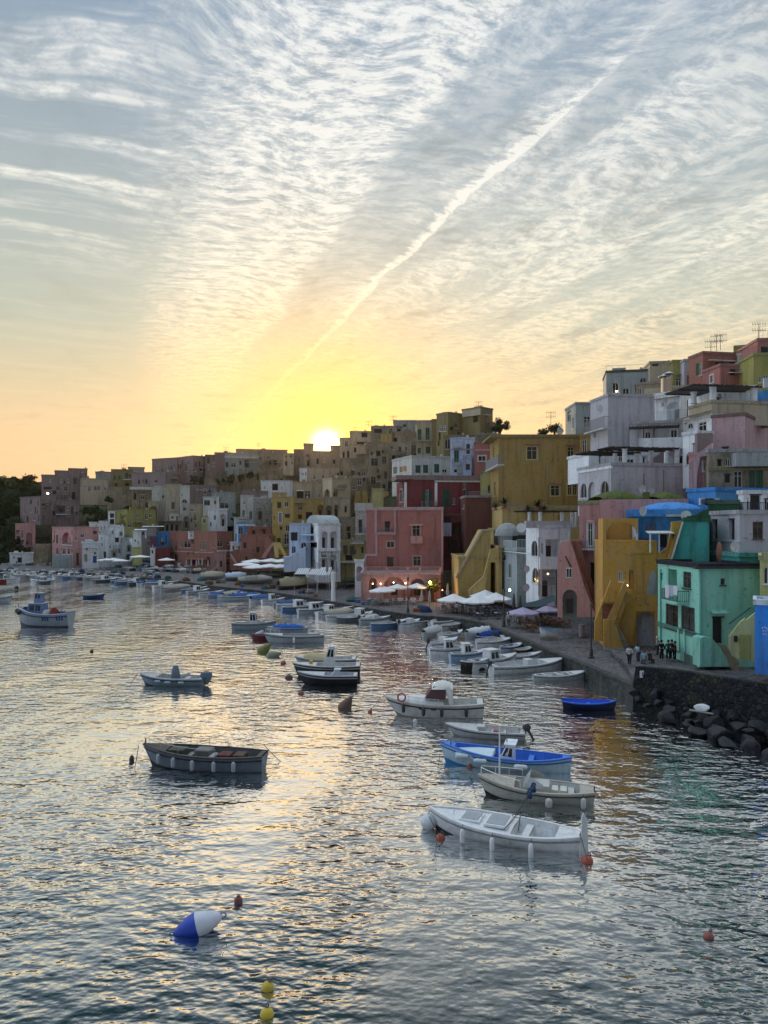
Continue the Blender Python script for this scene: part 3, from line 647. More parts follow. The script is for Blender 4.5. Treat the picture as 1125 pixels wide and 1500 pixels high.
a=h('small brick-pink house with a white shuttered window left of the big ochre house',820,820,934,376,592,148,'pinkred','f 846 458 898 494',old=.25,ext=3,dep=5,fc=(.75,.75,.75))
a.block(820,936,412,424,0,.12,'F','rose','ledge')
a=h('small cream house below the balcony of the big ochre house',862,862,945,578,745,134,'citron','g 912 660 938 715',old=.2,ext=2)
a=h('olive skyline house with a narrow arch and paired windows',560,640,738,166,450,182,'olive','w 578 250 600 290L;w 608 250 628 290L;x 570 360 580 390L;w 684 232 708 268',th=38,old=.3,ext=4)
a=h('largest dark olive skyline block left of the skyline tree',735,860,946,130,325,180,'olive','',th=42,old=.25,ext=6)
a.block(735,858,150,185,.0,.5,'L','sand','ledge')
a=h('skyline house with four green shuttered windows and a long balcony, left of the olive blocks',420,420,528,224,455,188,'beige','g 430 275 456 350;g 484 265 512 348;g 430 402 452 442;g 486 395 516 442',old=.3,ext=4)
a.balcony(420,530,352,318,1.1,'F','beige')
h('narrow olive strip house between the balcony house and the olive blocks',528,528,562,216,450,186,'olive','',old=.3,ext=4)
a=h('low olive wall with an arch in front of the olive skyline blocks',612,612,822,325,462,174,'olive','A 618 340 654 412;x 690 270 735 320;x 830 340 850 370',old=.4,ext=4)
a=h('dark stone wall with little chimneys between the bluish house and the big ochre house',818,818,1000,318,390,168,'dun','',mat=stonem('old_stone'),ext=4)
for x in (842,872,905): a.block(x,x+12,300,322,-.4,0,'F','grey','chimney')
a=h('dark brown blind house beside the big rose house',726,757,936,745,1165,124,'brown','w 742 790 750 820L',th=0,old=.25,ext=2,rc=(.3,.25,.23))
a.rail(760,936,745,1.0,-.1)
a=h('dim courtyard house with wooden beams between the big rose house and the brown house',604,604,745,870,1165,131,'darkred','x 612 880 655 915;o 665 915 742 1000;x 640 1040 700 1150',old=.6,ext=2)
a.block(604,662,918,1010,0,1.5,'F','sky','awning_panel'); 
for x in (650,705,735): a.slab([(x-10,990),(x,990),(x+25,1160),(x+12,1160)],1.2,1.5,name='beam',mat=paint((.1,.045,.025),.8))
a=h('tall mustard stair-wall house sloping up to the brown house, right of the rose house',664,712,930,1165,1420,111,'yellow','',th=0,old=.3,ext=1)
a.slab([(704,1290),(880,965),(932,965),(932,1170),(932,1400),(712,1400)],-6,.03,name='stair_wall'); a.slab([(700,1300),(690,1290),(868,962),(930,962),(930,972),(880,972)],0,.3,col='beige',name='coping')
a=h('mustard house with a blue shutter and a leaning arch, beside the sloping stair wall',920,985,1010,1095,1420,108,'yellow','',th=0,old=.3,ext=1,dep=5)
a.slab([(930,1098),(990,1092),(985,1200),(960,1190),(930,1190),(905,1240),(895,1390),(785,1420),(782,1380),(880,1290),(905,1200)],0,.6,name='flying_buttress')
view('z5')
a=h('big ochre-yellow house with tiled window canopies, widest on the upper centre',178,235,792,280,795,124,'bigyel','w 196 350 206 470L;w 204 590 216 690L;f 430 348 500 436;w 710 350 752 432;f 594 614 654 686;f 710 606 738 680;w 745 606 772 682',th=0,old=.10,ext=2,fc=(.6,.5,.25))
for (x0,x1,y) in ((418,512,328),(696,770,334),(588,662,600),(702,776,598)): a.awn(x0,x1,y,.55,'brick')
a.block(176,800,268,284,-9,.25,'F','olive','cornice'); a.pipe(268,290,735); a.pipe(575,605,750); a.pipe(752,280,600)
a.balcony(145,232,515,455,1.0,'L','pale')
a=h('ochre corner house with stacked iron balconies right of the big ochre house',792,792,862,275,760,119,'bigyel','w 812 300 840 400;w 820 470 835 510;w 805 520 820 560',th=0,old=.3,ext=2,dep=6)
a.balcony(760,856,442,385,1.4,'F','pale')
a=h('mustard terrace house with potted agaves under the big ochre house',165,262,800,775,960,113,'yellow','w 204 935 232 1030L;n 640 815 660 850',th=0,old=.3,ext=5,rc=(.4,.3,.15))
a.block(570,790,750,785,-4,-.3,'F','lime','parapet'); a.rail(260,420,772,.7,-.15)
a=h('tall mustard corner with a blue shutter above the grey quay house',166,240,262,925,1120,111,'yellow','D 204 935 232 1030L',th=0,ext=3,dep=4)
# grey-white quay house
a=h('grey-white quay house with a slim pointed window and a glazed roof terrace',240,362,432,1066,1400,103,'greygreen','w 250 1085 285 1130L;A 302 1150 322 1250L',th=10,old=.2,ext=1)
a.rail(270,360,1062,1.5,-.1,'L',rail=(.6,.65,.65)); a.rail(362,430,1062,1.5,-.1,rail=(.6,.65,.65)); a.block(236,434,1062,1075,-.1,.3,'L','white','cornice')

a=h('small grey domed roof room behind the glazed roof terrace',246,246,430,955,1066,109,'greygreen','x 330 960 430 1040',th=0,old=.3,ext=1)
c_=P(vx(298),vy(960),110); MB().lathe([(1.9*math.cos(t_),1.9*math.sin(t_)) for t_ in [i*math.pi/16 for i in range(8)]]+[(.05,1.9)],c_,20).build('dome',plaster(PAL['grey'],.4),a.root,True)
# white columns house
a=h('tall white house with arched windows and columns on its roof terrace, mid right quay',424,512,728,905,1395,98,'white','A 460 992 504 1100L;A 466 1180 512 1285L;w 528 1010 546 1085;o 560 985 655 1105;o 534 1192 632 1385',th=14,old=.2,ext=1)
a.block(424,728,858,906,-.5,-.05,'F','lilac','parapet'); a.rail(530,632,1300,1.0,-.3); a.pipe(512,970,1370,'F',.1,.07); a.pipe(632,1180,1440,'F',.1,.08,(.03,.03,.03)); a.block(720,730,900,980,0,.1,'F','white','trim')
a.columns([522,672,740],790,905,-.6,.27); a.columns([447,770],795,900,-2,.22); a.pergola(425,790,785,.2,-4)
a.block(520,650,1105,1190,0,.5,'F','white','ledge')
# pink arch house
a=h('dusty pink house with a narrow balcony door right of the white columned house',790,790,962,742,1420,84,'rose','f 850 872 884 1030;x 868 1150 905 1300',th=0,old=.15,ext=1,dep=9,rc=(.3,.33,.15))
a.balcony(800,895,1048,1000,.8,'F','white'); a.awn(840,888,858,.3,'rose')
a.slab([(735,992),(790,990),(830,1140),(925,1400),(905,1500),(890,1440),(800,1240)],0,2.6,name='stair_flank',col='brick')
a.steps(905,1490,735,1000,26,2.6,4.0,col='brick')
p_=h('dusty pink gable with a great round arch and a tiny white window on the quay',640,640,908,1330,1500,80.5,'rose','a 676 1330 775 1500',th=0,old=.15,ext=.6,dep=1.4,roof=False)
bpy.data.objects.remove(p_.wall)
def arch_poly(x0,x1,yt,yb,n=14):
    c=(x0+x1)/2; r=(x1-x0)/2
    return [(x0,yb)]+[(c-r*math.cos(math.pi*i/n),yt+r*1.05-r*1.05*math.sin(math.pi*i/n)) for i in range(n+1)]+[(x1,yb)]
pts=[(640,1520),(640,1130),(650,1040),(665,1003),(725,990),(745,1040),(805,1235),(822,1300),(910,1520)]
ap=arch_poly(676,775,1330,1520)
p_.slab([(640,1520),(640,1130),(650,1040),(665,1003),(725,990),(745,1040),(805,1235),(822,1300),(910,1520)]+ap[::-1],-1.2,0.2,name='wall')
p_.block(660,800,1325,1530,-2.4,-1.25,'F','greygreen','back_wall')
wf=p_.block(700,740,1180,1250,.2,.26,'F','white','window'); 
for xx in (704,722): 
    q_=p_.block(xx,xx+14,1186,1244,.262,.28,'F',None,'pane',mat=glassm())
p_.slab([(690,1100),(700,1100),(738,1170),(728,1178)],.2,.26,name='window_lattice',mat=paint((.05,.05,.06)))
# ================================================================= right: upper rows
a=h('small grey skyline cube with a slim window, left of the lilac block',695,765,890,58,250,126,'greygreen','w 708 100 730 180L',th=0,old=.4,ext=3)
view('z6')
a=h('big lilac-grey block with a pinkish flank on the upper right',98,200,522,396,690,108,'lilac','w 118 600 130 640L',th=8,old=.12,ext=3)
a.balcony(60,175,610,550,1.0,'L','pale'); a.pipe(283,540,690,col=(.5,.5,.5)); a.pipe(285,545,690)
a=h('wide grey-white skyline house with a thin roof rail',190,190,442,262,400,126,'greygreen','w 285 350 322 392',th=-12,old=.2,ext=2,rc=(.1,.1,.09))
a.rail(190,440,262,1.2,-.3,rail=(.6,.6,.55),sp=.9)
a=h('stepped dull skyline house with chimneys right of the grey-white one',442,442,576,208,332,123,'beige','x 455 215 490 222',th=-8,old=.3,ext=3)
for x in (545,568,590): a.block(x,x+12,188,210,-1,-.4,'F','grey','chimney')
a=h('mustard skyline house with a dark doorway',574,574,642,200,352,121,'lime','w 592 290 624 345',th=-5,old=.3,ext=3)
a.awn(585,628,270,.7,'dun')
a=h('narrow lilac skyline house beside the mustard one',640,640,676,195,352,119,'lilac','A 655 270 672 340',th=-5,old=.3,ext=3)
a=h('large rust-red skyline house with a shuttered triple window',668,750,1015,150,352,114,'brick','g 708 205 726 275L;w 728 205 745 275L;x 820 205 868 225;x 905 205 945 222',th=10,old=.2,ext=3)
a.block(790,950,182,192,0,.5,'F','pale','ledge')
a=h('brighter red cube with a small white window in front of the rust-red house',750,850,1068,222,335,108,'pinkred','f 790 275 810 318L;x 905 245 940 275',th=6,old=.2,ext=3)
a.awn(890,1048,262,1.2,'pale'); a.rail(940,1040,250,1.0,.4)
a=h('white roof room behind the red cube on the upper right',948,948,1044,164,250,112,'pale','w 1010 205 1040 240',th=0,old=.2)
a=h('dull green dome-capped house at the right end of the rust-red roof',930,930,1008,118,165,122,'lime','',th=0,old=.3)
a=h('red top house at the upper right edge with a glazed room',1065,1065,1180,76,165,106,'pinkred','w 1082 105 1180 155',th=-5,old=.2,ext=2,fc=(.4,.35,.3))
a.rail(1068,1180,76,1.4,-.3,sp=.6)
a=h('mustard-green house at the upper right edge under the red top house',1042,1042,1180,162,320,103,'lime','w 1070 282 1092 318;w 1100 275 1125 300',th=-5,old=.25,ext=3)
a=h('small grey roof room left of the red top house',1024,1024,1066,108,165,110,'grey','x 1048 120 1060 140',th=0)
a=h('low brown roof house with a slatted front behind the steel chimneys',360,360,560,332,396,114,'dun','w 372 348 395 388;',th=0,old=.3,ext=2)
a.block(410,560,352,392,0,1.2,'F','beige','extension')
a=h('pale wall house behind the steel chimneys',560,560,690,352,420,111,'beige','',th=0,old=.2,ext=2)
w1=h('white house with an arched balcony loggia under a dark canopy, upper right',470,618,690,376,560,101,'white','a 538 425 614 535L;w 508 430 524 455L',th=40,old=.15,ext=3)
w1.balcony(478,618,555,485,1.3,'L','white',rail=(.6,.62,.62)); w1.awn(470,615,418,1.3,'dun','L'); w1.pipe(660,420,520,col=(.03,.03,.04))
a=h('white pergola terrace house with a lit-up glass door below the arched loggia',325,325,632,560,650,99,'lilac','x 462 592 470 645;f 562 590 600 640;A 415 600 446 640',th=0,old=.1,ext=2)
a.pergola(322,620,572,2.2,-1); a.block(382,632,640,700,1.2,2.2,'F','white','parapet'); a.columns([406,466],580,645,1.9,.08,col='brown')
b_=h('wide white terrace with great round columns and a long dark pergola, upper right',665,800,1180,372,440,94,'white','x 822 405 852 430;A 838 372 856 398',th=8,old=.1,ext=2,roof=False)
b_=h('white and beige parapet storey under the long dark pergola',668,800,1180,435,512,91,'beige','',th=8,old=.1,ext=1)
b_.columns([806,1042],335,435,-.5,.42); b_.columns([695,940],372,440,-4,.36); b_.pergola(690,1100,325,.8,-6); b_.block(1095,1135,360,432,-2,-.6,'F','blue','water_tank')
a=h('white storey with a bright window and dark balcony posts under the parapet storey',640,800,880,515,620,90.5,'white','w 722 545 768 608L;A 660 542 690 582L;x 648 530 652 620L',th=8,old=.1,ext=1)
a.awn(640,800,525,1.0,'dun','L')
a=h('pink and terracotta blind house on the upper right edge',800,992,1180,508,722,88,'pinkish','x 806 546 832 552L;x 904 538 934 544L;x 860 692 896 700L',th=52,old=.12,ext=2,rc=(.2,.12,.1))
a=h('white quay-side looking corner house with a mauve gable below the bright window storey',632,716,806,612,775,87,'white','A 650 722 688 790L;x 690 672 700 740L',th=20,old=.1,ext=3)
a.slab([(716,612),(806,608),(806,665),(735,730),(716,735)],0,.4,col='mauve',name='gable')
a=h('long lilac terrace house with dark pergola and white arched end, right of the ochre house',26,218,668,797,985,88,'lilac','A 40 900 76 985L;n 85 892 130 985L;A 156 885 204 972L;x 612 745 635 790',th=10,old=.15,ext=2)
a.pipe(408,840,960); a.pipe(522,820,945); a.block(25,215,820,828,-.2,.1,'L','white','cornice')
a.columns([296,598],697,797,-.6,.30); a.columns([240,448],712,797,-2.6,.28); a.columns([370,536],712,797,-3.5,.26)
a.pergola(210,620,686,.5,-3); a.pergola(85,400,712,-2,-6)
k_=h('white wall with little doors under the long lilac pergola',90,90,640,735,800,95,'white','x 148 745 158 785;A 262 740 284 775;w 310 760 350 790;x 400 750 415 790;x 610 748 636 788;w 650 725 668 785',th=8,old=.15,ext=2)
k_.slab([(410,795),(520,715),(530,715),(530,795)],0,.5,col='mauve',name='stair_flank')
a=h('rosy stair house with small white window between lilac terrace and old grey house',668,668,782,740,945,84,'rose','f 750 776 778 828',th=0,old=.5,ext=2)
a.slab([(668,930),(672,800),(700,745),(800,665),(805,740),(735,745),(715,850),(712,940)],0,.8,name='stair_wall',col='pinkish')
a=h('crumbling grey stone house with dark green windows at the right edge',782,782,1180,722,945,82,'grey','x 832 765 856 800;A 880 755 905 800;x 874 850 906 895;w 928 828 976 925;g 1018 820 1050 932;g 1056 820 1096 932',th=-6,old=1.0,ext=2,fc=(.6,.58,.5),mat=stonem('old_stone'))
a.block(780,1180,815,824,0,.5,'F','olive','ledge'); a.block(940,1180,722,800,.0,1.4,'F','grey','extension'); a.pipe(798,740,940)
a=h('square bright blue house with air conditioners above the blue dome',658,822,1180,942,1045,78,'blue','',th=20,old=.15,ext=2,rc=(.04,.25,.6))
view('zR')
a=h('blue domed house with a small blue awning between the green vaults and the teal gable',170,170,722,305,470,77,'blue','a 300 392 372 450;x 400 470 446 560',th=0,old=.15,ext=2,roof=False)
c_=P(vx(470),vy(322),80); a_=3.9
MB().lathe([(3.5,-1),(3.5,0)]+[(3.3*math.cos(t_)+.02,1.05*math.sin(t_)) for t_ in [i*math.pi/18 for i in range(9)]]+[(.05,1.05)],c_,12).build('dome',plaster((.06,.30,.72),.5),a.root,True)
a.block(440,560,338,352,0,.6,'F','pale','gutter'); a.block(190,420,330,352,0,.7,'F','blue','ledge')
a=h('dusty pink house with two green barrel vaults above the ochre quay house',-10,-10,590,238,480,83,'rose','',th=0,old=.2,ext=2,roof=False)
for (x0,x1,yy) in ((10,330,200),(392,590,182)):
    A=a.F.V(x0,268 if x0<100 else 240,0); B=a.F.V(x1,268 if x0<100 else 240,0); hh=a.F.V(x0,yy,0).z-A.z; rows=[]
    for i in range(11):
        ph=math.pi*i/10
        rows.append([Vector((A.x+(B.x-A.x)*(j/8),A.y-3+3*0+ (1-math.cos(ph))*3.2+2.9, max(a.zt,A.z)-.02+hh*math.sin(ph)*(math.sin(math.pi*min(max(j/8,.04),.96))**.45))) for j in range(9)])
    m=MB(); m.grid(rows); m.build('barrel_vault',plaster((.10,.13,.025),.7),a.root,True)
a.block(285,330,188,240,-2,-1,'F',(.10,.13,.025),'chimney')
# ochre stair house
o_=h('ochre-orange quay house with grey arches and outside stairs',14,14,380,512,1240,74,'ochre','w 118 716 147 790;n 190 712 222 840;x 183 1050 196 1090;n 243 992 384 1226',th=-8,old=.10,ext=1,dep=6,roof=False)
o_.block(14,214,364,512,-4,-3.2,'F',None,'back_wall'); o_.block(14,36,364,512,-3.2,0,'F',None,'side_wall'); 
o_.slab([(14,364),(250,364),(250,400)]+[(140+105*math.cos(math.pi*(1-i/10)),470-85*math.sin(math.pi*(1-i/10))) for i in range(10,-1,-1)]+[(35,512),(14,512)],-.4,-.01,name='arch_wall')
o_.block(245,252,364,570,-4,-.5,'F','sky','side_wall')
o_.block(255,400,365,575,-4.2,-4,'F','sky','back_wall'); 
o_.slab([(210,500),(235,485),(240,560),(330,575),(330,600),(205,600)],-.02,.1)
o_.block(250,330,500,552,-3,-2.2,'F','purple','bench')
aw=o_.awn(300,470,455,1.6,'pale'); o_.block(330,338,462,595,1.0,1.15,'F','white','post'); o_.block(390,398,462,595,1.0,1.15,'F','white','post')
o_.slab([(380,1240),(380,960),(300,950),(330,800),(348,716),(365,722),(376,800),(378,700),(462,700),(548,388),(480,388),(480,420),(450,560),(400,600),(240,575),(240,600),(330,640)],-.6,-.02,name='gable')
o_.block(388,470,600,700,-2,.0,'F',None,'terrace_wall')
o_.slab([(480,388),(545,380),(556,388),(462,700),(440,700),(505,470),(480,470)],0,.5,name='coping')
o_.block(484,530,410,520,-.02,.02,'F',(.02,.02,.015),'door')
o_.block(240,386,985,1226,-.29,-.22,'F',(.42,.44,.50),'back_wall')
# tall arch recess inside
o_.slab([(296,945),(318,800),(345,716),(366,724),(376,780),(378,950)],.02,.05,col='greygreen',name='arch_recess')
o_.slab([(240,880),(380,880),(380,960),(250,945)],.9,1.15,name='parapet'); 
o_.slab([(140,965),(230,890),(245,940),(385,958),(385,985),(240,990),(225,1100),(205,1230),(140,1100)],1.15,1.35,name='stair_wall')
o_.block(385,392,955,1240,0,1.3,'F',None,'pier')
o_.slab([(20,1045),(92,1045),(105,1090),(160,1265),(20,1262)],2.6,2.95,name='stair_parapet')
o_.steps(185,1215,110,1080,9,1.3,2.6,col='dun')
o_.slab([(45,1045),(85,1045),(185,830),(165,785),(155,800)],2.2,2.5,name='stair_parapet'); 
o_.steps(95,1070,178,838,12,1.2,2.2,col='ochre')
o_.slab([(-40,1190),(-40,1060),(5,940),(70,780),(76,800),(100,925),(20,930),(8,960),(15,1190)],2.0,2.4,name='stair_parapet'); o_.block(10,100,925,940,.1,2.2,'F',None,'landing')
o_.slab([(5,950),(90,940),(20,1190),(5,1190)],.4,.6,name='stair_shadow_wall',col='brick')
o_.block(130,232,872,900,1.0,1.2,'F',None,'parapet')
o_.block(18,160,1235,1275,2.95,3.0,'F','grey','plinth')
# teal house
t_=h('teal gable house with a white slanting edge above the mint green house',560,560,730,386,700,68,'teal','',th=0,old=.15,ext=1,dep=6,rc=(.03,.12,.06))
t_.slab([(555,386),(600,386),(600,692),(456,692)],-5,.04,name='gable'); t_.slab([(546,386),(558,386),(468,688),(452,690)],.06,.35,name='coping',col='pale')
t_.slab([(560,388),(580,350),(640,340),(690,310),(728,300),(728,388)],-3,-.3,name='roof_bank',col=(.03,.10,.05))
a=h('white and lilac house with slim dark windows and big dish at the right edge',727,934,1180,336,640,66,'lilac','x 754 376 784 502L;x 864 372 900 508L;x 812 640 832 680L;b 1022 386 1092 504',th=0,old=.12,ext=3)
a.wall.material_slots[0].material=plaster(PAL['lilac'],.12)
a.slab([(727,336),(932,336),(932,690),(727,690)],.005,.06,'L',name='plaster_face',col='white') if False else None
a.rail(930,1180,334,1.0,-.12,rail=(.02,.02,.03)); a.block(722,936,510,518,0,.12,'L','sky','ledge')
a=h('white roof house with a navy blue door on the terrace at the right edge',925,960,1180,200,335,73,'white','b 984 246 996 324;x 1005 204 1074 322;x 1102 236 1122 320',th=0,old=.1,ext=2)
a.balcony(935,1180,325,258,1.6,'F','white',rail=(.02,.02,.025))
a=h('dark green parapet block between the blue house and the white roof house',722,722,928,268,340,72,(.03,.10,.05),'',th=0,old=.2)
# mint green house
g_=h('mint green quay house with two large curtained windows and laundry on its balcony',384,664,1072,700,1345,60,'green','w 436 944 520 1106L;w 540 958 632 1122L;w 554 724 608 834L;o 455 706 512 850L;x 402 740 414 780L;w 806 768 836 812;x 752 1032 822 1210',th=4,old=.14,ext=1.5,fc=(.05,.04,.035),rc=(.03,.03,.035))
g_.balcony(408,516,905,835,1.0,'L','green',rail=(.08,.08,.08)); g_.awn(736,846,988,.5,'green'); g_.pipe(675,700,1280,'F',.08,.07,(.10,.35,.27)); g_.block(380,664,1090,1098,0,.06,'L',(.08,.2,.16),'ledge')
g_.slab([(668,1362),(668,1170),(700,1160),(745,1168),(800,1230),(845,1300),(868,1362)],0,1.2,name='stair_wall',col='green'); g_.steps(930,1340,830,1215,9,.02,1.15,col='dun'); g_.pipe(402,705,1200,'L',.1,.06,(.10,.35,.27))
g_.block(640,1075,690,704,-.2,.25,'F',(.06,.06,.06),'cornice')
MB().tube([g_.F.V(862,1075,.12),g_.F.V(1012,962,.12)],.03,6).build('handrail',paint((.03,.03,.03)),g_.root)
MB().box(g_.L.w(.35*g_.b,g_.zb+.5,0),(0,0,2.6),(0,.01,0),(0,0,.01))
for k_,xx in enumerate((500,540)): g_.slab([(xx+14,1110),(xx+22,1110),(xx+26,1260),(xx+10,1262)],.0,.12,'L',name='rib')
g_.block(560,640,1270,1350,.0,.05,'L',(.1,.16,.13),'door')
a=h('taller teal rear wing of the mint green house, at the right edge',735,935,1072,625,705,63.5,'teal','x 1038 700 1066 900',th=0,old=.2,ext=1)
y_=h('cream yellow house with an arched window at the right edge',1070,1070,1180,645,945,58,'citron','A 1096 690 1150 805',th=0,old=.2,ext=1,dep=6)
s_=h('lime yellow stair wall with a cupboard door beside the mint green house',1035,1035,1060,1340,1365,56.5,'citron','',th=0,old=.2,ext=.3,dep=1,roof=False,cat='stair wall',name='stair_wall_block')
bpy.data.objects.remove(s_.wall)
s_.slab([(858,1165),(935,1065),(968,1040),(975,1052),(1036,1005),(1045,1330),(1000,1320),(930,1310),(880,1290),(858,1225)],-.9,0,name='wall'); s_.slab([(935,1145),(1006,1150),(1006,1318),(932,1310)],0,.05,name='door',col='lime'); s_.block(895,918,1155,1195,0,.2,'F',(.03,.03,.03),'letterbox')
b_=h('vivid blue kiosk wall with pale blue painted marks at the right edge',1036,1036,1180,945,1362,53.5,(.04,.28,.85),'',th=0,old=.08,ext=.5,dep=3,rc=(.6,.7,.75),cat='kiosk',name='kiosk')
for (x,y) in ((1084,1096),(1100,1092),(1112,1100),(1088,1116),(1104,1120),(1118,1112),(1090,1138),(1108,1142)): b_.block(x,x+10,y,y+8,0,.012,'F',(.5,.65,.85),'painted_mark')

# ================================================================= ground, quay, water
view('full')
WATER_Z=0
def water_mat():
    m=bpy.data.materials.new('harbour_water'); t=nt(m); tc=N(t,'ShaderNodeTexCoord').outputs['Object']
    w1=noise(t,mapping(t,tc,(.62,1.0,1),rot=(0,0,R(14))),1.3,2,.5)
    w2=noise(t,mapping(t,tc,(.8,1.2,1),rot=(0,0,R(-28))),3.6,1.5,.5)
    w3=noise(t,mapping(t,tc,(.5,1.0,1),rot=(0,0,R(40))),.36,1,.5)
    w4=noise(t,tc,7.5,2,.5)
    pt_=remap(t,noise(t,mapping(t,tc,(.5,.12,1),rot=(0,0,R(-18))),.35,3,.6),.38,.62,.45,1.35,True)
    hh=mth(t,'ADD',mth(t,'ADD',mth(t,'MULTIPLY',mth(t,'SUBTRACT',w1,.5),mth(t,'MULTIPLY',pt_,.62)),mth(t,'MULTIPLY',mth(t,'SUBTRACT',w2,.5),mth(t,'MULTIPLY',pt_,.12))),mth(t,'ADD',mth(t,'MULTIPLY',w3,.55),mth(t,'MULTIPLY',w4,.009)))
    b=N(t,'ShaderNodeBump'); b.inputs['Strength'].default_value=1; b.inputs['Distance'].default_value=WAVE; t.links.new(hh,b.inputs['Height'])
    fr=N(t,'ShaderNodeLayerWeight'); fr.inputs['Blend'].default_value=.5; t.links.new(b.outputs[0],fr.inputs['Normal'])
    g=N(t,'ShaderNodeBsdfGlossy'); g.inputs['Roughness'].default_value=.02; g.inputs['Color'].default_value=(1,1,1,1); t.links.new(b.outputs[0],g.inputs['Normal'])
    d=N(t,'ShaderNodeBsdfDiffuse'); d.inputs['Color'].default_value=(.002,.026,.032,1)
    mx=N(t,'ShaderNodeMixShader'); t.links.new(remap(t,fr.outputs['Facing'],.345,.75,.015,1.,True),mx.inputs[0]); t.links.new(d.outputs[0],mx.inputs[1]); t.links.new(g.outputs[0],mx.inputs[2])
    o=N(t,'ShaderNodeOutputMaterial'); t.links.new(mx.outputs[0],o.inputs[0]); return m
WAVE=.27
tag(MB().add([(-900,-200,0),(900,-200,0),(900,620,0),(-900,620,0)],[(0,1,2,3)]).build('water',water_mat()),kind='structure')

# quay edge, traced at the height of its rim and walked from right to left
EDGE=[(1500,1300,3.0),(1125,1065,2.0)]
rim=[W0(929,1007,1.2),W0(903,994,1.2),W0(865,977.6,1.2),W0(840,967,1.2),W0(802,952,1.2),W0(769,938,1.2),W0(737,925,1.2),W0(709,912.4,1.2),W0(663,905,1.2),
     W0(612,903,1.1),W0(560,896,1.1),W0(500,886,1.0),W0(455,878,1.0),W0(431,874,1.0),W0(372,866,1.0),W0(320,861,1.0),W0(250,851,1.0),W0(150,842,1.0),W0(100,839,1.0),W0(0,836,1.0),W0(-120,834,1.0),W0(-600,834,1.0)]
rim=[Vector((p.x,p.y,0)) for p in rim]
wallbase=[W0(931,1033,0),W0(985,1044,0),W0(1040,1058,0),W0(1125,1080,0),W0(1300,1125,0)]
wallbase=[Vector((p.x,p.y,0)) for p in wallbase]
outer=wallbase[::-1]+rim
qz=lambda p: 1.95 if (p.x>18.2 and p.y<66) else 1.2
mb=MB()
# top sheet of the quay, extended well behind the first house row
def back(p): 
    d=Vector((p.x-10,0,0)); return Vector((p.x*1.0+ (60 if p.x>5 else 10),p.y+ (75 if p.x<5 else 12),0))
top=MB()
pts=[Vector((p.x,p.y,1.2)) for p in rim]
bk=[Vector((80,66,1.2)),Vector((80,70,1.2)),Vector((80,75,1.2)),Vector((75,82,1.2)),Vector((70,90,1.2)),Vector((65,98,1.2)),Vector((60,106,1.2)),Vector((50,116,1.2)),Vector((45,126,1.2)),Vector((40,140,1.2)),Vector((35,150,1.2)),Vector((25,160,1.2)),Vector((10,176,1.2)),Vector((0,186,1.2)),Vector((-20,205,1.2)),Vector((-30,220,1.2)),Vector((-40,240,1.2)),Vector((-60,255,1.2)),Vector((-80,260,1.2)),Vector((-110,262,1.2)),Vector((-150,264,1.2)),Vector((-400,266,1.2))]
for i in range(len(pts)-1): top.add([pts[i],pts[i+1],bk[i+1],bk[i]],[(0,1,2,3)])
tag(top.build('quay_pavement',stonem('cobbles')),kind='structure')
# raised upper terrace in front of the green house
tp=MB(); ter=[(wallbase[0].x+.2,wallbase[0].y+1.0),(wallbase[0].x+1.8,wallbase[0].y+8),(wallbase[0].x+2.4,wallbase[0].y+14),(90,wallbase[0].y+14),(90,30)]+[(w.x+.4,w.y+.45) for w in wallbase[::-1]]
tp.prism([Vector((x,y,1.3)) for x,y in ter],(0,0,.36)); tag(tp.build('upper_terrace_pavement',stonem('cobbles')),kind='structure')
face=MB()
for i in range(len(rim)-1):
    a,b=rim[i],rim[i+1]
    d=(b-a).normalized(); n=Vector((-d.y,d.x,0))
    if n.x>0 or (abs(n.x)<.2 and n.y>0): n=-n
    face.box(Vector((a.x,a.y,-1)),b-a,Vector((0,0,2.17)),-n*.6)
tag(face.build('quay_wall',stonem('quay_stone'),None),'long dark stone quay edge running beside the moored boats','quay wall')
cop=MB()
for i in range(len(rim)-1):
    a,b=rim[i],rim[i+1]; L=(b-a).length; d=(b-a).normalized(); n=Vector((-d.y,d.x,0))
    if n.x>0 or (abs(n.x)<.2 and n.y>0): n=-n
    k=max(1,int(L/1.6)); k=min(k,60)
    for j in range(k): cop.box(a+d*(L*j/k)+Vector((0,0,1.05))+n*.06,d*(L/k-.03),-n*.55,(0,0,.19+random.uniform(0,.03)))
tag(cop.build('quay_kerb',stonem('quay_stone')),'pale stone kerb blocks along the rim of the quay','kerb')
# tall rubble wall in front of the mint green house
wl=MB(); tz=[2.9,3.0,3.1,3.25,3.4]
for i in range(len(wallbase)-1):
    a,b=wallbase[i],wallbase[i+1]; d=(b-a).normalized(); n=Vector((d.y,-d.x,0)); n=n if n.y<0 else -n
    top0,top1=tz[i],tz[i+1]
    if i==0: top0=2.8
    p=[a+n*.5+Vector((0,0,-1.)),b+n*.5+Vector((0,0,-1.)),b+Vector((0,0,top1)),a+Vector((0,0,top0))]
    q=[v-n*.5 for v in p]; q[0]=a-n*.5+Vector((0,0,-1.)); q[1]=b-n*.5+Vector((0,0,-1.))
    wl.add(p+q,[(0,1,2,3),(7,6,5,4),(3,2,6,7),(0,3,7,4),(1,5,6,2)])
a,b=rim[0]+Vector((-.02,0,0)),wallbase[0]
wl.add([a+Vector((0,0,-1)),b+Vector((.0,-.5,-1)),b+Vector((0,-.02,2.78)),a+Vector((0,.3,1.35)),a+Vector((.6,.6,-1)),b+Vector((.5,.4,-1)),b+Vector((.5,.4,2.78)),a+Vector((.6,.9,1.35))],[(0,1,2,3),(4,5,6,7),(3,2,6,7),(0,3,7,4),(1,2,6,5)])
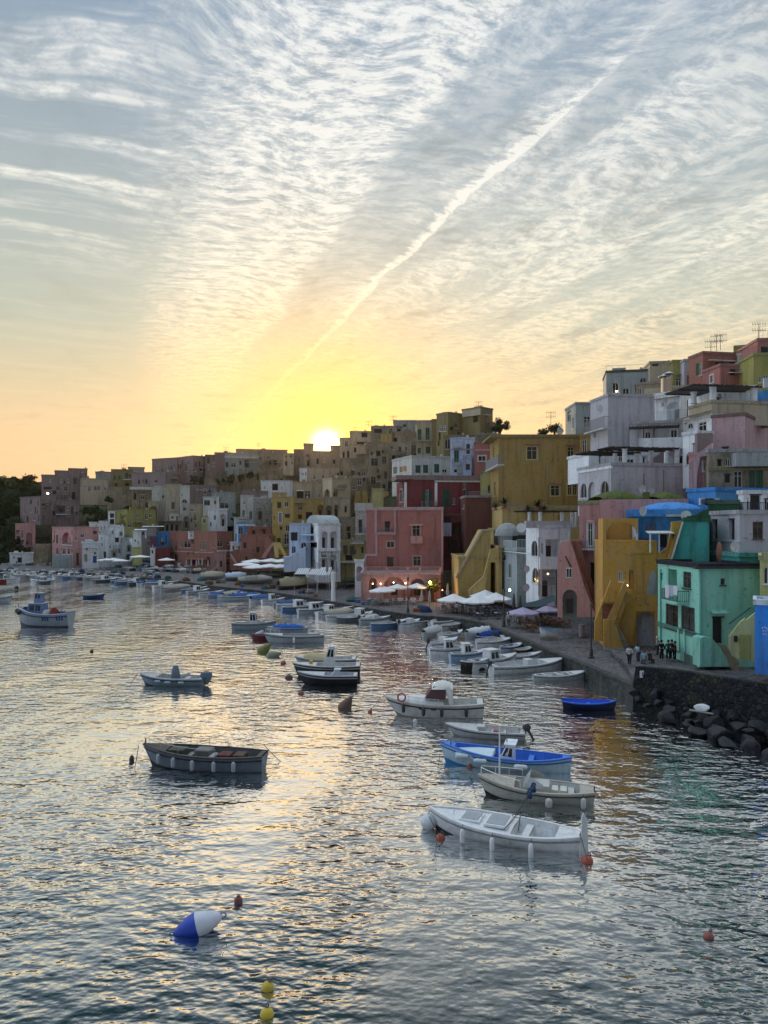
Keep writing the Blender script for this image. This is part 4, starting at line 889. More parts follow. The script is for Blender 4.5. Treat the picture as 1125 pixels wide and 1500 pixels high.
w_=wl.build('rubble_wall',stonem('rubble')); tag(w_,'high dark rubble sea wall above the boulders at the right','sea wall')
g=MB(); a=wallbase[0]; r_=rim[1]
sg=wallbase[0]+Vector((.12,-.02,1.9)); 

# terrain behind
COL=[(-800,230,320,705),(-300,228,318,700),(0,232,305,706),(130,228,300,708),(220,222,298,702),(340,200,285,694),(470,165,255,690),(530,152,235,665),(640,142,205,640),(720,138,195,650),(800,128,180,655),(850,122,165,655),(900,112,150,612),(1000,100,140,575),(1125,92,132,545),(1400,90,125,500),(1800,92,130,470)]
rows=[]
for (px,y0,y1,py) in COL:
    zr=H+(HY-py)*y1/F; row=[]
    for t_,s_ in ((-.12,-.02),(0,0),(.12,.12),(.3,.32),(.5,.54),(.7,.75),(.88,.92),(1,1),(1.35,.9),(2.0,.02)):
        Y=y0+(y1-y0)*t_; row.append(Vector(((px-HX)/F*Y,Y,1.15+(zr-1.15)*s_-3.0*(0<t_<1))))
    rows.append(row)
tt=MB().grid(rows).build('hillside',stonem('earth'),None,True); tag(tt,kind='structure')
sub=tt.modifiers.new('s','SUBSURF'); sub.levels=sub.render_levels=3; sub.subdivision_type='SIMPLE'
tx=bpy.data.textures.new('lumps','CLOUDS'); tx.noise_scale=9
dm=tt.modifiers.new('d','DISPLACE'); dm.texture=tx; dm.strength=3; dm.mid_level=.5; dm.texture_coords='GLOBAL'

# ================================================================= plants
def crown_mesh(name,rx,ry,rz,n,leaf,seed,col):
    rnd=random.Random(seed); m=MB(); cl=[]
    for i in range(16):
        v=Vector((rnd.gauss(0,1),rnd.gauss(0,1),rnd.gauss(0,1))).normalized()*rnd.uniform(.35,.85); cl.append((Vector((v.x*rx,v.y*ry,v.z*rz)),rnd.uniform(.25,.5)))
    for i in range(n):
        c,r=rnd.choice(cl); v=Vector((rnd.gauss(0,1),rnd.gauss(0,1),rnd.gauss(0,1))).normalized()*(rnd.random()**.5)*r
        p=c+Vector((v.x*rx,v.y*ry,v.z*rz)); a=Vector((rnd.gauss(0,1),rnd.gauss(0,1),rnd.gauss(0,1))).normalized(); b=a.orthogonal().normalized()*leaf*rnd.uniform(.5,1.2); a=a*leaf*rnd.uniform(.5,1.2)
        m.add([p-a,p-b*.6,p+a,p+b*.6],[(0,1,2,3)])
    return m
def tree(x,y,z,hgt,r,label,group=None,seed=1,n=1400,leaf=.38,col=(.035,.055,.015),name='tree',cat='tree',trunk=True):
    root=empty(name,(x,y,z),label,cat,group); m=crown_mesh('crown',r,r,r*.8,n,leaf,seed,col)
    m.v=[(v[0]+x,v[1]+y,v[2]+z+hgt-r*.75) for v in m.v]; m.build('crown',leafm(col),root)
    if trunk:
        t_=MB().tube([(x,y,z-.6),(x+.1,y,z+hgt*.3),(x-.1,y,z+hgt-r)],[.28,.22,.12],7); rnd=random.Random(seed)
        for i in range(6): t_.tube([(x,y,z+hgt*.35+i*.2),(x+rnd.uniform(-r,r)*.6,y+rnd.uniform(-r,r)*.6,z+hgt-r*.7+rnd.uniform(-.5,.5)*r)],[.12,.03],5)
        t_.build('trunk',paint((.08,.055,.035),.9),root,True)
    return root
def tree_px(px,ptop,pbot,Y,r,label,**k):
    b=P(px,pbot,Y); t_=P(px,ptop,Y); return tree(b.x,Y,b.z,t_.z-b.z,r,label,**k)
tree_px(733,612,655,172,2.4,'round dark tree on the skyline beside the largest olive block',seed=3,n=2200,leaf=.22)
tree_px(812,619,645,150,1.9,'small bushy tree on the skyline left of the grey cube house',seed=5,n=1300,leaf=.2)
tree_px(795,628,648,152,1.3,'low skyline bush beside the small bushy tree',seed=6,n=700,leaf=.2,name='shrub',cat='bush')
# wood on the far left slope: every crown one can tell apart
rnd=random.Random(11); k=0
base=None
for row in range(9):
    for j in range(6):
        px=-14+j*15+rnd.uniform(-5,5)-(row%2)*6; 
        top=699+row*14.5+rnd.uniform(-3,4)
        lim=60 if row<2 else (58 if row<4 else 27 if row<7 else 24)
        if px>lim: continue
        Y=262-row*3.6
        kk='broad dark green tree in the wood at the far left, '+['top','second','third','fourth','fifth','sixth','seventh','eighth','lowest'][row]+' row of crowns'
        if base is None or len(base)<3:
            base=base or []
            tr=tree_px(px,top,top+22,Y,3.6,kk,group='trees of the wood on the far left slope',seed=20+k,n=1500,leaf=.5,col=(.030,.052,.014)); base.append(tr)
        else:
            src=base[k%3]; tr=copy_tree(src); b_=P(px,top+22,Y); tr.location=b_; tr.rotation_euler=(0,0,rnd.uniform(0,6)); s_=rnd.uniform(.85,1.2); tr.scale=(s_,s_,s_*rnd.uniform(.9,1.15)); tr['label']=kk
        k+=1
bank=[]
for i,(px,py,Y,r) in enumerate([(128,742,247,2.2),(138,738,247,2.4),(150,746,246,2.6),(143,760,243,2.6),(152,765,242,2.3),(134,756,245,2.2),(160,726,243,1.6),(188,740,241,2.2),(192,748,240,2.0),(120,775,240,2.4),(132,780,238,2.2),(112,768,241,2.0),(300,735,234,1.6),(312,745,233,1.8),(345,752,226,1.8),(352,756,225,1.5)]):
    where='green bank above the pink loggia house' if px<165 else ('foot of the bastion tower' if px<200 else 'terraces below the battlements')
    tree_px(px,py,py+8,Y,r,'dark bushy shrub number of a thicket on the '+where if False else 'dark bushy shrub growing on the '+where,group='shrubs growing on the '+where,seed=50+i,n=500,leaf=.35,name='shrub',cat='bush',trunk=False)
for i,(px,py) in enumerate([(322,700),(338,697),(352,695),(366,692),(380,693),(396,691),(410,695),(425,693),(283,698),(296,700)]):
    tree_px(px,py-1,py+7,251,1.7,'garden shrub growing behind the crenellated town wall',group='garden shrubs behind the crenellated town wall',seed=80+i,n=450,leaf=.3,name='shrub',cat='bush',trunk=False)
def agave(x,y,z,s,label):
    root=empty('agave',(x,y,z),label,'plant','potted plants on the mustard terrace'); MB().lathe([(.25*s,0),(.33*s,.5*s)],(x,y,z),10).build('pot',paint((.25,.1,.06),.8),root)
    m=MB(); r=random.Random(int(x*10))
    for i in range(26):
        a=r.uniform(0,6.28); e=r.uniform(.1,1.3); d=Vector((math.cos(a)*math.cos(e),math.sin(a)*math.cos(e),math.sin(e)))*s*1.1; q=Vector((-math.sin(a),math.cos(a),0))*.07*s
        o=Vector((x,y,z+.5*s)); m.add([o-q,o+d*.5+Vector((0,0,.1))-q*1.3,o+d,o+d*.5+Vector((0,0,.1))+q*1.3,o+q],[(0,1,2,3,4)])
    m.build('leaves',leafm((.03,.05,.02)),root)
view('z5')
for (x,y,s,l) in ((275,735,1.1,'leftmost spiky agave in a pot on the mustard terrace parapet'),(215,752,.7,'small dark potted plant at the left corner of the mustard terrace'),(505,758,1.3,'wide spiky agave in the middle of the mustard terrace'),(440,775,.9,'low dark planter left of the wide agave on the mustard terrace'),(548,768,.8,'small agave right of the wide agave on the mustard terrace')):
    p=P(vx(x),vy(y+25),112.6 if x>300 else 112.4); agave(p.x,p.y,p.z-.2,s,l)

# ================================================================= boats
def hull(root,L,B,fb=.7,bow=.45,stern=.12,draft=.35,tr=.0,rake=.5,col=(.7,.7,.7),inner=(.5,.5,.48),rim_=(.55,.5,.45),stripe=None,floor=.1,fore=.28,aft=.08,boot=None,deckcol=None,ns=22,bluff=2.3):
    """builds hull, deck, gunwale, rub_rail around local +X = bow, z=0 = waterline; returns profile functions"""
    def f(t):
        if t>.45: v=max(0,1-((t-.45)/.55)**bluff)
        else: v=1-(1-tr)*((.45-t)/.45)**2.2
        return max(v,.02)
    def sheer(t): return fb+bow*max(0,(t-.35)/.65)**2+stern*max(0,(.35-t)/.35)**2
    na=7
    def pt(t,a,side,inset=0.):
        w=max(.012,(B/2)*f(t)*(a**.42 if tr<.5 else a**.30)*(.80+.20*a)-inset)
        z=-draft*(1-.9*max(0,(t-.75)/.25)**2)+(sheer(t)+draft*(1-.9*max(0,(t-.75)/.25)**2))*a
        x=-L/2+L*t-rake*(1-a)*max(0,(t-.6)/.4)**1.5+ (rake*.35*(1-a)*max(0,(.3-t)/.3)**1.5 if tr<.5 else .12*(1-a)*max(0,(.2-t)/.2))
        return Vector((x,side*w,z))
    T=[i/ns for i in range(ns+1)]; A=[0.02,.15,.3,.45,.6,.75,.88,1]
    m=MB()
    for side in (-1,1): m.grid([[pt(t,a,side) for a in A] for t in T])
    m.add([pt(0,a,-1) for a in A]+[pt(0,a,1) for a in A][::-1],[tuple(range(2*len(A)))])
    m.grid([[pt(t,A[0],-1),pt(t,A[0],1)] for t in T])
    hu=m.build('hull',paint(col,.42,var=.3),root,True,auto=35)
    if boot:                                     # painted band at the waterline
        m=MB()
        for side in (-1,1):
            m.grid([[pt(t,a,side)+Vector((0,side*.012,0)) for a in (.02,.15,.3)] for t in T])
        m.build('bottom_paint',paint(boot,.5),hu,True)
    th=.07; m=MB()
    def inn(t,z,side):
        w=max(.005,(B/2)*f(t)*.97-th); return Vector((-L/2+th+(L-2*th)*t,side*w,z))
    def low(t,side,k=0.):                        # inner skin follows the outer one, a plank's thickness inside
        dz=sheer(t)+draft; a=(floor+draft)/dz+(1-(floor+draft)/dz)*k; p=pt(t,a,side); y=max(0.,abs(p.y)-.075-.05*(1-k)); lo=-L/2+.08
        return Vector((min(max(p.x,lo),p.x-.0),side*y,floor+(sheer(t)-.01-floor)*k))
    for side in (-1,1): m.grid([[inn(t,sheer(t)-.01,side),low(t,side,.6),low(t,side,.3),low(t,side)] for t in T[:-1]])
    m.grid([[low(t,-1),low(t,1)] for t in T[:-1]])
    m.build('deck',paint(inner,.6,var=.4),root)
    m=MB()
    for side in (-1,1):
        rows=[]
        for t in T:
            o=pt(t,1,side); i_=inn(t,sheer(t),side); o=o+Vector((0,side*.03,0))
            rows.append([o+Vector((0,0,-.05)),o+Vector((0,0,.03)),i_+Vector((0,0,.035)),i_+Vector((0,0,-.04))])
        m.grid(rows)
    m.build('gunwale',paint(rim_,.5),root)
    def strake(a,w,hh,colr,nm='rub_rail'):
        m=MB()
        for side in (-1,1):
            rows=[]
            for t in T:
                p=pt(t,a,side); q=pt(t,a-hh,side); n=Vector((0,side*w,0)); rows.append([p,p+n,q+n,q])
            m.grid(rows)
        m.build(nm,paint(colr,.5),hu)
    if stripe: strake(.86,.03,.07,stripe)
    dk=deckcol or rim_
    if fore:
        m=MB(); TT=[1-fore+fore*i/8 for i in range(9)]; rows=[]
        for t in TT: rows.append([Vector((inn(t,0,s).x,inn(t,0,s).y*abs(s) if False else (max(.005,(B/2)*f(t)*.97-.04))*s,sheer(t)+.02+.05*(1-abs(s)))) for s in (-1,-.5,0,.5,1)])
        m.grid(rows); t=TT[0]; m.add([Vector((rows[0][0].x,rows[0][0].y,sheer(t)+.02)),Vector((rows[0][4].x,rows[0][4].y,sheer(t)+.02)),low(t,1),low(t,-1)],[(0,1,2,3)])
        m.build('foredeck',paint(dk,.5,var=.3),root)
    if aft:
        m=MB(); TT=[aft*i/4 for i in range(5)]; rows=[[Vector((inn(t,0,1).x,(max(.005,(B/2)*f(t)*.97-.04))*s,sheer(t)+.02)) for s in (-1,0,1)] for t in TT]
        m.grid(rows); m.add([rows[-1][0],rows[-1][2],rows[-1][2]*1,rows[-1][0]*1],[(0,1,2,3)]) if False else None
        t=TT[-1]; a_,b_=rows[-1][0],rows[-1][2]; m.add([a_,b_,low(t,1),low(t,-1)],[(0,1,2,3)])
        m.build('stern_deck',paint(dk,.5,var=.3),root)
    return dict(pt=pt,sheer=sheer,f=f,L=L,B=B,inn=inn,floor=floor,hull=hu,root=root)
def thwarts(b,ts,col=(.4,.33,.25),hgt=.3):
    for t in ts:
        w=b['inn'](t,0,1).y; x=-b['L']/2+b['L']*t; MB().abox(x-.14,x+.14,-w*.93,w*.93,b['floor']+hgt,b['floor']+hgt+.05).build('bench',paint(col,.6),b['root'])
def fender(b,t,side,r=.10,l=.5,col=(.7,.7,.68),horiz=False,z0=None):
    p=b['pt'](t,1,side)+Vector((0,side*(r+.05),.0)); z0=z0 if z0 is not None else p.z-.12
    prof=[(.02,-l),(r*.8,-l*.93),(r,-l*.8),(r,-l*.2),(r*.7,-l*.06),(.03,0)]
    m=MB()
    if horiz:
        m.lathe(prof,(0,0,0),10); m.v=[(p.x+v[2]+l/2,p.y+v[1],z0-.12+v[0]) for v in m.v]
    else: m.lathe(prof,(p.x,p.y,z0),10)
    o=m.build('fender',paint(col,.5),b['root'],True); 
    MB().tube([(p.x,p.y-side*(r),p.z+.02),(p.x,p.y,z0)],.012,4).build('rope',paint((.05,.05,.05)),o)
def cabin(b,t0,t1,h,wf=.7,col=(.75,.75,.74),slope=.25,win=True,roofc=None,base=None,name='cabin'):
    L=b['L']; x0=-L/2+L*t0; x1=-L/2+L*t1; w=b['B']/2*wf; z0=base if base is not None else b['floor']; zt=h
    m=MB(); s=slope*(zt-z0)
    bot=[(x0,-w,z0),(x1,-w*.85,z0),(x1,w*.85,z0),(x0,w,z0)]; tp=[(x0+.03,-w*.86,zt),(x1-s,-w*.72,zt),(x1-s,w*.72,zt),(x0+.03,w*.86,zt)]
    m.add(bot+tp,[(0,3,2,1),(4,5,6,7),(0,1,5,4),(1,2,6,5),(2,3,7,6),(3,0,4,7)]); c=m.build(name,paint(col,.45),b['root'],bevel=.03)
    MB().abox(x0-.1,x1-s+.12,-w*.95,w*.95,zt+.0,zt+.06).build('roof',paint(roofc or col,.5),c)
    if win:
        def lerp(u,v,k): return Vector(u).lerp(Vector(v),k)
        for sd,(A,B_,Cc,D) in ((-1,(bot[0],bot[1],tp[1],tp[0])),(1,(bot[3],bot[2],tp[2],tp[3])),(0,(bot[1],bot[2],tp[2],tp[1]))):
            for (ka,kb) in (((.12,.45),(.55,.88)) if sd else ((.1,.46),(.54,.9))):
                q=[lerp(lerp(A,B_,k),lerp(D,Cc,k),v) for k,v in ((ka,.5),(kb,.5),(kb,.88),(ka,.88))]
                n=Vector((0,sd*.012,0)) if sd else Vector((.014,0,.004)); MB().prism([p+n*.3 for p in q],n).build('window',glassm(),c)
    return c
def outboard(b,col=(.05,.05,.055),tilt=0.,y=0):
    L=b['L']; x=-L/2-.12; z=b['sheer'](0)
    m=MB(); m.lathe([(.02,.42),(.16,.4),(.2,.25),(.19,.05),(.12,0),(.05,-.05)],(0,0,0),12,1.25,.8); m.tube([(0,0,0),(-.03,0,-.75)],[.09,.06],8); m.tube([(-.12,0,-.72),(.18,0,-.72)],[.05,.02],6); m.box((-.02,-.02,-.9),(.16,0,0),(0,.04,0),(0,0,.2)); m.tube([(.1,0,.2),(.5,0,.3)],.025,5)
    ca,sa=math.cos(tilt),math.sin(tilt); m.v=[(x+ v[0]*ca+v[2]*sa, y+v[1], z+.05-v[0]*sa+v[2]*ca) for v in m.v]
    return m.build('outboard_motor',paint(col,.35),b['root'],True)
def brail(b,t0,t1,h=.45,sides=(-1,1),n=6,col=(.6,.62,.62),close=True):
    m=MB()
    for s in sides:
        P_=[b['pt'](t0+(t1-t0)*i/n,1,s)*Vector((1,.93,1)) if False else b['pt'](t0+(t1-t0)*i/n,1,s) for i in range(n+1)]
        P_=[Vector((p.x,p.y*.93,p.z)) for p in P_]
        m.tube([p+Vector((0,0,h)) for p in P_],.018,5)
        for i,p in enumerate(P_):
            if i%2==0: m.tube([p,p+Vector((0,0,h))],.015,5)
    return m.build('rail',paint(col,.3,.8),b['root'])
def tarp(b,t0,t1,col,hump=.3,seed=1):
    r=random.Random(seed); rows=[]
    for i in range(15):
        t=t0+(t1-t0)*i/14; z=b['sheer'](t); w=b['B']/2*b['f'](t)
        rows.append([Vector((-b['L']/2+b['L']*t,w*1.04*s_,z+.05-.2*(abs(s_)>.99)+ (hump*(1-s_*s_))*(.75+.5*r.random())*math.sin(math.pi*min(1,max(.12,(i+.5)/15)))**.4)) for s_ in (-1,-1.0001+.12,-.6,-.25,.05,.4,.7,.88,1)])
    return MB().grid(rows).build('tarpaulin',clothm(col),b['root'],True,auto=80)
def place(root,a,b_,L=None):
    """a = bow end, b_ = stern end of the waterline in photo pixels"""
    A=W0(*a); B=W0(*b_); c=(A+B)/2; d=A-B; root.location=(c.x,c.y,0); root.rotation_euler=(0,0,math.atan2(d.y,d.x)); return d.length
def blen(a,b_): return (W0(*a)-W0(*b_)).length
def rope_obj(p,q,label,sag=.3,r=.02,col=(.08,.075,.06)):
    p,q=Vector(p),Vector(q); pts=[p.lerp(q,i/8)-Vector((0,0,sag*4*(i/8)*(1-i/8))) for i in range(9)]
    return tag(MB().tube(pts,r,5).build('mooring_rope',paint(col,.9)),label,'rope')
def pole(b,x,y,z,h,r=.03,col=(.7,.7,.7),name='mast'):
    return MB().tube([(x,y,z),(x,y,z+h)],[r,r*.7],8).build(name,paint(col,.4),b['root'],True)

S=-1   # side of the hulls that faces the camera for a boat whose bow points right; +1 when it points left
WH=(.84,.85,.84)
# 1 nearest white gozzo with A-frame
r=empty('moored_boat',(0,0,0),'nearest white open boat with a folded bimini frame and hatch covers','boat')
L=blen((628,1212),(852,1248)); b=hull(r,L,L*.33,.62,.30,.08,.35,.30,.35,WH,(.62,.62,.6),(.7,.71,.7),(.35,.36,.36),.12,.0,.14,(.05,.05,.06),bluff=2.6)
dk=MB(); T_=[.42+.56*i/10 for i in range(11)]
dk.grid([[Vector((-L/2+L*t,(max(.01,L*.33/2*b['f'](t)*.97-.06))*s_,b['sheer'](t)-.04+.07*(1-abs(s_)))) for s_ in (-1,-.5,0,.5,1)] for t in T_]); q=b['sheer'](.42); w_=L*.33/2*.95
dk.add([(-L/2+L*.42,-w_,q-.04),(-L/2+L*.42,w_,q-.04),(-L/2+L*.42,w_*.9,.12),(-L/2+L*.42,-w_*.9,.12)],[(0,1,2,3)]); dk.build('foredeck',paint((.68,.69,.68),.5),r)
for (x0,x1) in ((-L*.05,L*.10),(L*.13,L*.27)):
    c=MB(); wa=.62 if x0<0 else .5; c.abox(x0,x1,-wa,wa,b['sheer'](.6)+.0,b['sheer'](.6)+.12); o=c.build('hatch',paint((.72,.73,.72),.5),r,bevel=.03); MB().abox(x0+.09,x1-.09,-wa+.09,wa-.09,b['sheer'](.6)+.121,b['sheer'](.6)+.14).build('hatch_cover',paint((.33,.35,.37),.6),o)
fr=MB()
for y in (-.75,.75):
    fr.tube([(-L*.04,y,.75),(-L*.10,y,1.2),(-L*.16,y*.9,1.9),(-L*.19,y*.85,2.25)],.022,6); fr.tube([(-L*.13,y,.75),(-L*.14,y,1.3),(-L*.18,y*.9,2.0)],.02,6)
fr.tube([(-L*.19,-.64,2.25),(-L*.19,.64,2.25)],.022,6); fr.tube([(-L*.18,-.66,2.0),(-L*.18,.66,2.0)],.02,6); fo=fr.build('bimini_frame',paint((.12,.12,.13),.3,.7),r)
cm=MB(); cm.tube([(-L*.19+.05*math.sin(i),-.75+i*.125,2.2+.05*math.sin(i*2.1)) for i in range(13)],[.05+.035*(i%3) for i in range(13)],7); cm.build('folded_canopy',clothm((.02,.04,.10)),fo,True)
thwarts(b,(.07,.34),(.65,.66,.65),.3); 
for t in (.28,.52,.72): fender(b,t,1,.10,.62)
fender(b,.40,-1,.12,.5); pole(b,L*.30,.5,.9,.55,.02,name='stanchion'); pole(b,L*.10,.8,.9,.5,.02,name='stanchion'); pole(b,L*.18,-.8,.9,.5,.02,name='stanchion')
place(r,(628,1212),(852,1248))
rd=tag(MB().prism([(0,-.05,-.3),(.32,-.05,-.3),(.26,-.05,1.35),(.12,-.05,1.55),(.05,-.05,1.35)],(0,.1,0)).build('rudder_blade',paint((.6,.61,.6),.5)),'upright pale board standing at the stern of the nearest white boat','board'); p=W0(856,1252); rd.location=(p.x,p.y,-.2)
# 2 cream boat with windscreen and mast
r=empty('moored_boat',(0,0,0),'cream open boat with a low windscreen, bow rail and tall thin white mast','boat'); A_,B_=(700,1163),(872,1178); L=blen(A_,B_)
b=hull(r,L,L*.36,.62,.35,.05,.3,.45,.4,(.50,.49,.43),(.46,.45,.4),(.42,.38,.31),(.12,.10,.08),.15,.32,.12,(.03,.03,.03)); thwarts(b,(.2,.42),(.5,.5,.46),.28)
w=MB(); w.add([(L*.10,-.7,.75),(L*.10,.7,.75),(L*.04,.62,1.25),(L*.04,-.62,1.25)],[(0,1,2,3)]); w.add([(L*.10,-.7,.75),(L*.04,-.62,1.25),(-L*.07,-.78,.95),(-L*.07,-.8,.75)],[(0,1,2,3)]); w.add([(L*.10,.7,.75),(L*.04,.62,1.25),(-L*.07,.78,.95),(-L*.07,.8,.75)],[(0,1,2,3)])
w.build('windscreen',paint((.45,.47,.45),.15),r); MB().abox(-L*.12,L*.08,-.55,.55,.15,.82).build('console',paint((.5,.5,.46),.5),r,bevel=.04)
brail(b,.62,.97,.4,col=(.6,.6,.58)); pole(b,L*.31,0,.8,2.6,.04,(.75,.76,.76)); fender(b,.38,1,.16,.42,(.42,.4,.36)); fender(b,.1,1,.12,.5,(.5,.48,.44)); 
for x in (-.9,-1.3): MB().abox(x-.15,x+.15,-.35,.35,.15,.62).build('crate',paint((.6,.58,.5),.6),r,bevel=.02)
place(r,A_,B_)
# 3 blue and white gozzo
r=empty('moored_boat',(0,0,0),'light blue and white wooden boat with a bright blue interior and a small white wheelhouse','boat'); A_,B_=(644,1116),(838,1133); L=blen(A_,B_)
b=hull(r,L,L*.29,.72,.42,.16,.35,.12,.35,(.46,.60,.66),(.02,.14,.62),(.03,.16,.60),(.03,.16,.55),.18,.12,.06,(.03,.22,.50),(.03,.20,.66)); thwarts(b,(.12,.3,.72),(.03,.2,.65),.35)
MB().abox(L*.08,L*.36,-.75,.75,.5,.78).build('deck_house',paint((.55,.68,.72),.5),r,bevel=.04)
c=cabin(b,.42,.56,1.35,.6,(.72,.76,.77),.5,True); MB().tube([(-L*.02,0,1.4),(-L*.02,0,2.1)],.03,6).build('stovepipe',paint((.1,.1,.1)),r)
for t,cc in ((.36,(.6,.63,.63)),(.66,(.5,.6,.64)),(.80,(.5,.6,.64))): fender(b,t,1,.13,.72,cc,True)
pole(b,L*.40,.4,1.1,.35,.04,(.03,.15,.4),'bollard'); place(r,A_,B_)
# 4 slim speedboat
r=empty('moored_boat',(0,0,0),'slim grey-white speedboat with a dark outboard between the cabin cruiser and blue boat','boat'); A_,B_=(655,1076),(768,1083); L=blen(A_,B_)*1.05
b=hull(r,L,L*.34,.5,.22,.0,.25,.85,.55,(.42,.42,.43),(.5,.48,.45),(.5,.5,.49),(.1,.1,.1),.1,.42,.06,(.25,.25,.26)); thwarts(b,(.25,.4),(.5,.42,.4),.2); outboard(b,tilt=.5); MB().abox(0,.5,-.35,.35,.1,.72).build('console',paint((.5,.5,.5)),r,bevel=.05); MB().abox(-.9,-.5,-.2,.3,.3,.5).build('seat',paint((.35,.08,.06)),r,bevel=.05)
place(r,A_,B_)
# 5 cabin cruiser with canopy
r=empty('cabin_cruiser',(0,0,0),'white cabin cruiser with a tall cream canopy, orange lifebuoy and dark fenders','boat'); A_,B_=(566,1047),(706,1050); L=blen(A_,B_)*1.04
b=hull(r,L,L*.33,.95,.35,.1,.4,.72,.9,(.66,.65,.60),(.6,.6,.55),(.6,.59,.54),(.10,.04,.03),.35,.2,.06,(.35,.3,.25))
m=MB(); T_=[.40+.50*i/10 for i in range(11)]; rows=[]
for t in T_:
    k=(t-.40)/.5; hh=.42*(1-k**3)+.02; ww=L*.33/2*b['f'](t)*.78
    rows.append([Vector((-L/2+L*t,ww*s_,b['sheer'](t)+hh*(1-abs(s_)**3))) for s_ in (-1,-.9,-.6,0,.6,.9,1)])
m.grid(rows); ck=m.build('coachroof',paint((.68,.67,.62),.45),r,True)
for t in (.50,.62):
    p=b['pt'](t,.8,1)+Vector((0,.02,0)); o=MB(); o.lathe([(.02,0),(.16,0),(.17,.02)],(0,0,0),12,1.3,.6); o.v=[(p.x+v[0],p.y+v[2],p.z+v[1]) for v in o.v]; o.build('porthole',glassm(),r)
zc=1.35; 
m=MB(); A1=[(L*.09,-.8,zc),(L*.09,.8,zc),(-L*.00,.72,2.15),(-L*.00,-.72,2.15)]; m.add(A1,[(0,1,2,3)]); m.add([(L*.09,.8,zc),(-L*.00,.72,2.15),(-L*.12,.8,2.15),(-L*.12,.9,zc)],[(0,1,2,3)]); m.add([(L*.09,-.8,zc),(-L*.00,-.72,2.15),(-L*.12,-.8,2.15),(-L*.12,-.9,zc)],[(0,1,2,3)]); ws=m.build('windscreen',paint((.10,.045,.05),.15),r)
m=MB(); rows=[]
for i in range(7):
    k=i/6; x=L*.02-L*.21*k; rows.append([Vector((x,-.95,1.0 if i>4 else 2.0-.0*i)),Vector((x,-.85,2.0+.14*math.sin(math.pi*k))),Vector((x,-.4,2.15+.22*math.sin(math.pi*k))),Vector((x,.4,2.15+.22*math.sin(math.pi*k))),Vector((x,.85,2.0+.14*math.sin(math.pi*k))),Vector((x,.95,1.0 if i>4 else 2.0))])
m.grid(rows); m.add([rows[-1][i] for i in range(6)],[tuple(range(6))]); m.build('canopy',clothm((.68,.66,.60)),r,True,auto=60)
for sd in (-1,1): 
    MB().tube([b['pt'](t_,1,sd)+Vector((0,-sd*.1,.38)) for t_ in (.45,.55,.65,.75,.85,.95)],.02,6).build('rail',paint((.6,.6,.6),.3,.8),r)
for t in (.45,.55,.65,.75,.85,.95): MB().tube([b['pt'](t,1,1)+Vector((0,-.1,0)),b['pt'](t,1,1)+Vector((0,-.1,.38))],.015,5).build('stanchion',paint((.6,.6,.6),.3,.8),r)
for t in (.18,.42,.60,.80): fender(b,t,1,.12,.62,(.03,.03,.035))
p=b['pt'](.82,1,1); MB().tube([(p.x+.26*math.cos(a),p.y+.06,p.z+.25+.26*math.sin(a)) for a in [i*math.pi/8 for i in range(17)]],.055,8,False).build('lifebuoy',paint((.45,.10,.06),.6),r,True)
place(r,A_,B_)
# 6 blue dinghy
r=empty('dinghy',(0,0,0),'small dark hulled rowing boat with a vivid blue inside, near the quay','boat'); A_,B_=(903,1040),(823,1037); L=blen(A_,B_)
b=hull(r,L,L*.40,.5,.15,.08,.25,.6,.15,(.012,.018,.05),(.01,.10,.65),(.015,.10,.55),None,.08,.10,.0,(.01,.01,.02)); thwarts(b,(.2,.5,.75),(.015,.12,.7),.22); place(r,A_,B_); outboard(b,tilt=0) if False else None
# 7 dark open boat at left
r=empty('moored_boat',(0,0,0),'grey open boat with a thin rail and a row of hanging fenders, left of centre','boat'); A_,B_=(212,1120),(386,1129); L=blen(A_,B_)*1.03
b=hull(r,L,L*.30,.85,.28,.05,.35,.55,.55,(.15,.18,.21),(.08,.08,.08),(.03,.03,.03),(.04,.04,.045),.2,.22,.04,(.02,.025,.03)); thwarts(b,(.2,.45,.62),(.3,.28,.25),.35)
for t in (.2,.35,.52,.68,.82): fender(b,t,1,.11,.55,(.30,.33,.36))
for (x0,x1,y,cc,hh) in ((-.4,.5,-.3,(.16,.16,.15),.95),(-1.6,-.9,0,(.10,.02,.02),.85),(-2.4,-1.8,.1,(.08,.04,.03),.9),(1.0,1.9,0,(.05,.06,.04),1.0),(-.8,-.5,.2,(.3,.3,.3),.8)):
    MB().abox(x0,x1,y-.4,y+.4,.25,hh).build('crate' if cc[0]<.3 else 'engine_box',paint(cc,.7),r,bevel=.06)
brail(b,.35,.96,.42,(-1,1),8,(.35,.35,.35)); pole(b,L*.48,0,1.1,.35,.04,(.1,.1,.1),'bollard'); place(r,A_,B_)
rope_obj(W0(196,1130,-.2),W0(203,1092,1.0),'dark mooring rope hanging from the bow of the grey open boat',.1); rope_obj(W0(386,1090,1.0),W0(414,1118,-.1),'thin mooring rope from the stern of the grey open boat',.05)
tag(MB().lathe([(.03,0),(.13,.08),(.15,.25),(.08,.42),(.03,.45)],W0(193,1118,-.1),10).build('float',paint((.04,.04,.05))),'dark float hanging on the bow line of the grey open boat','float')
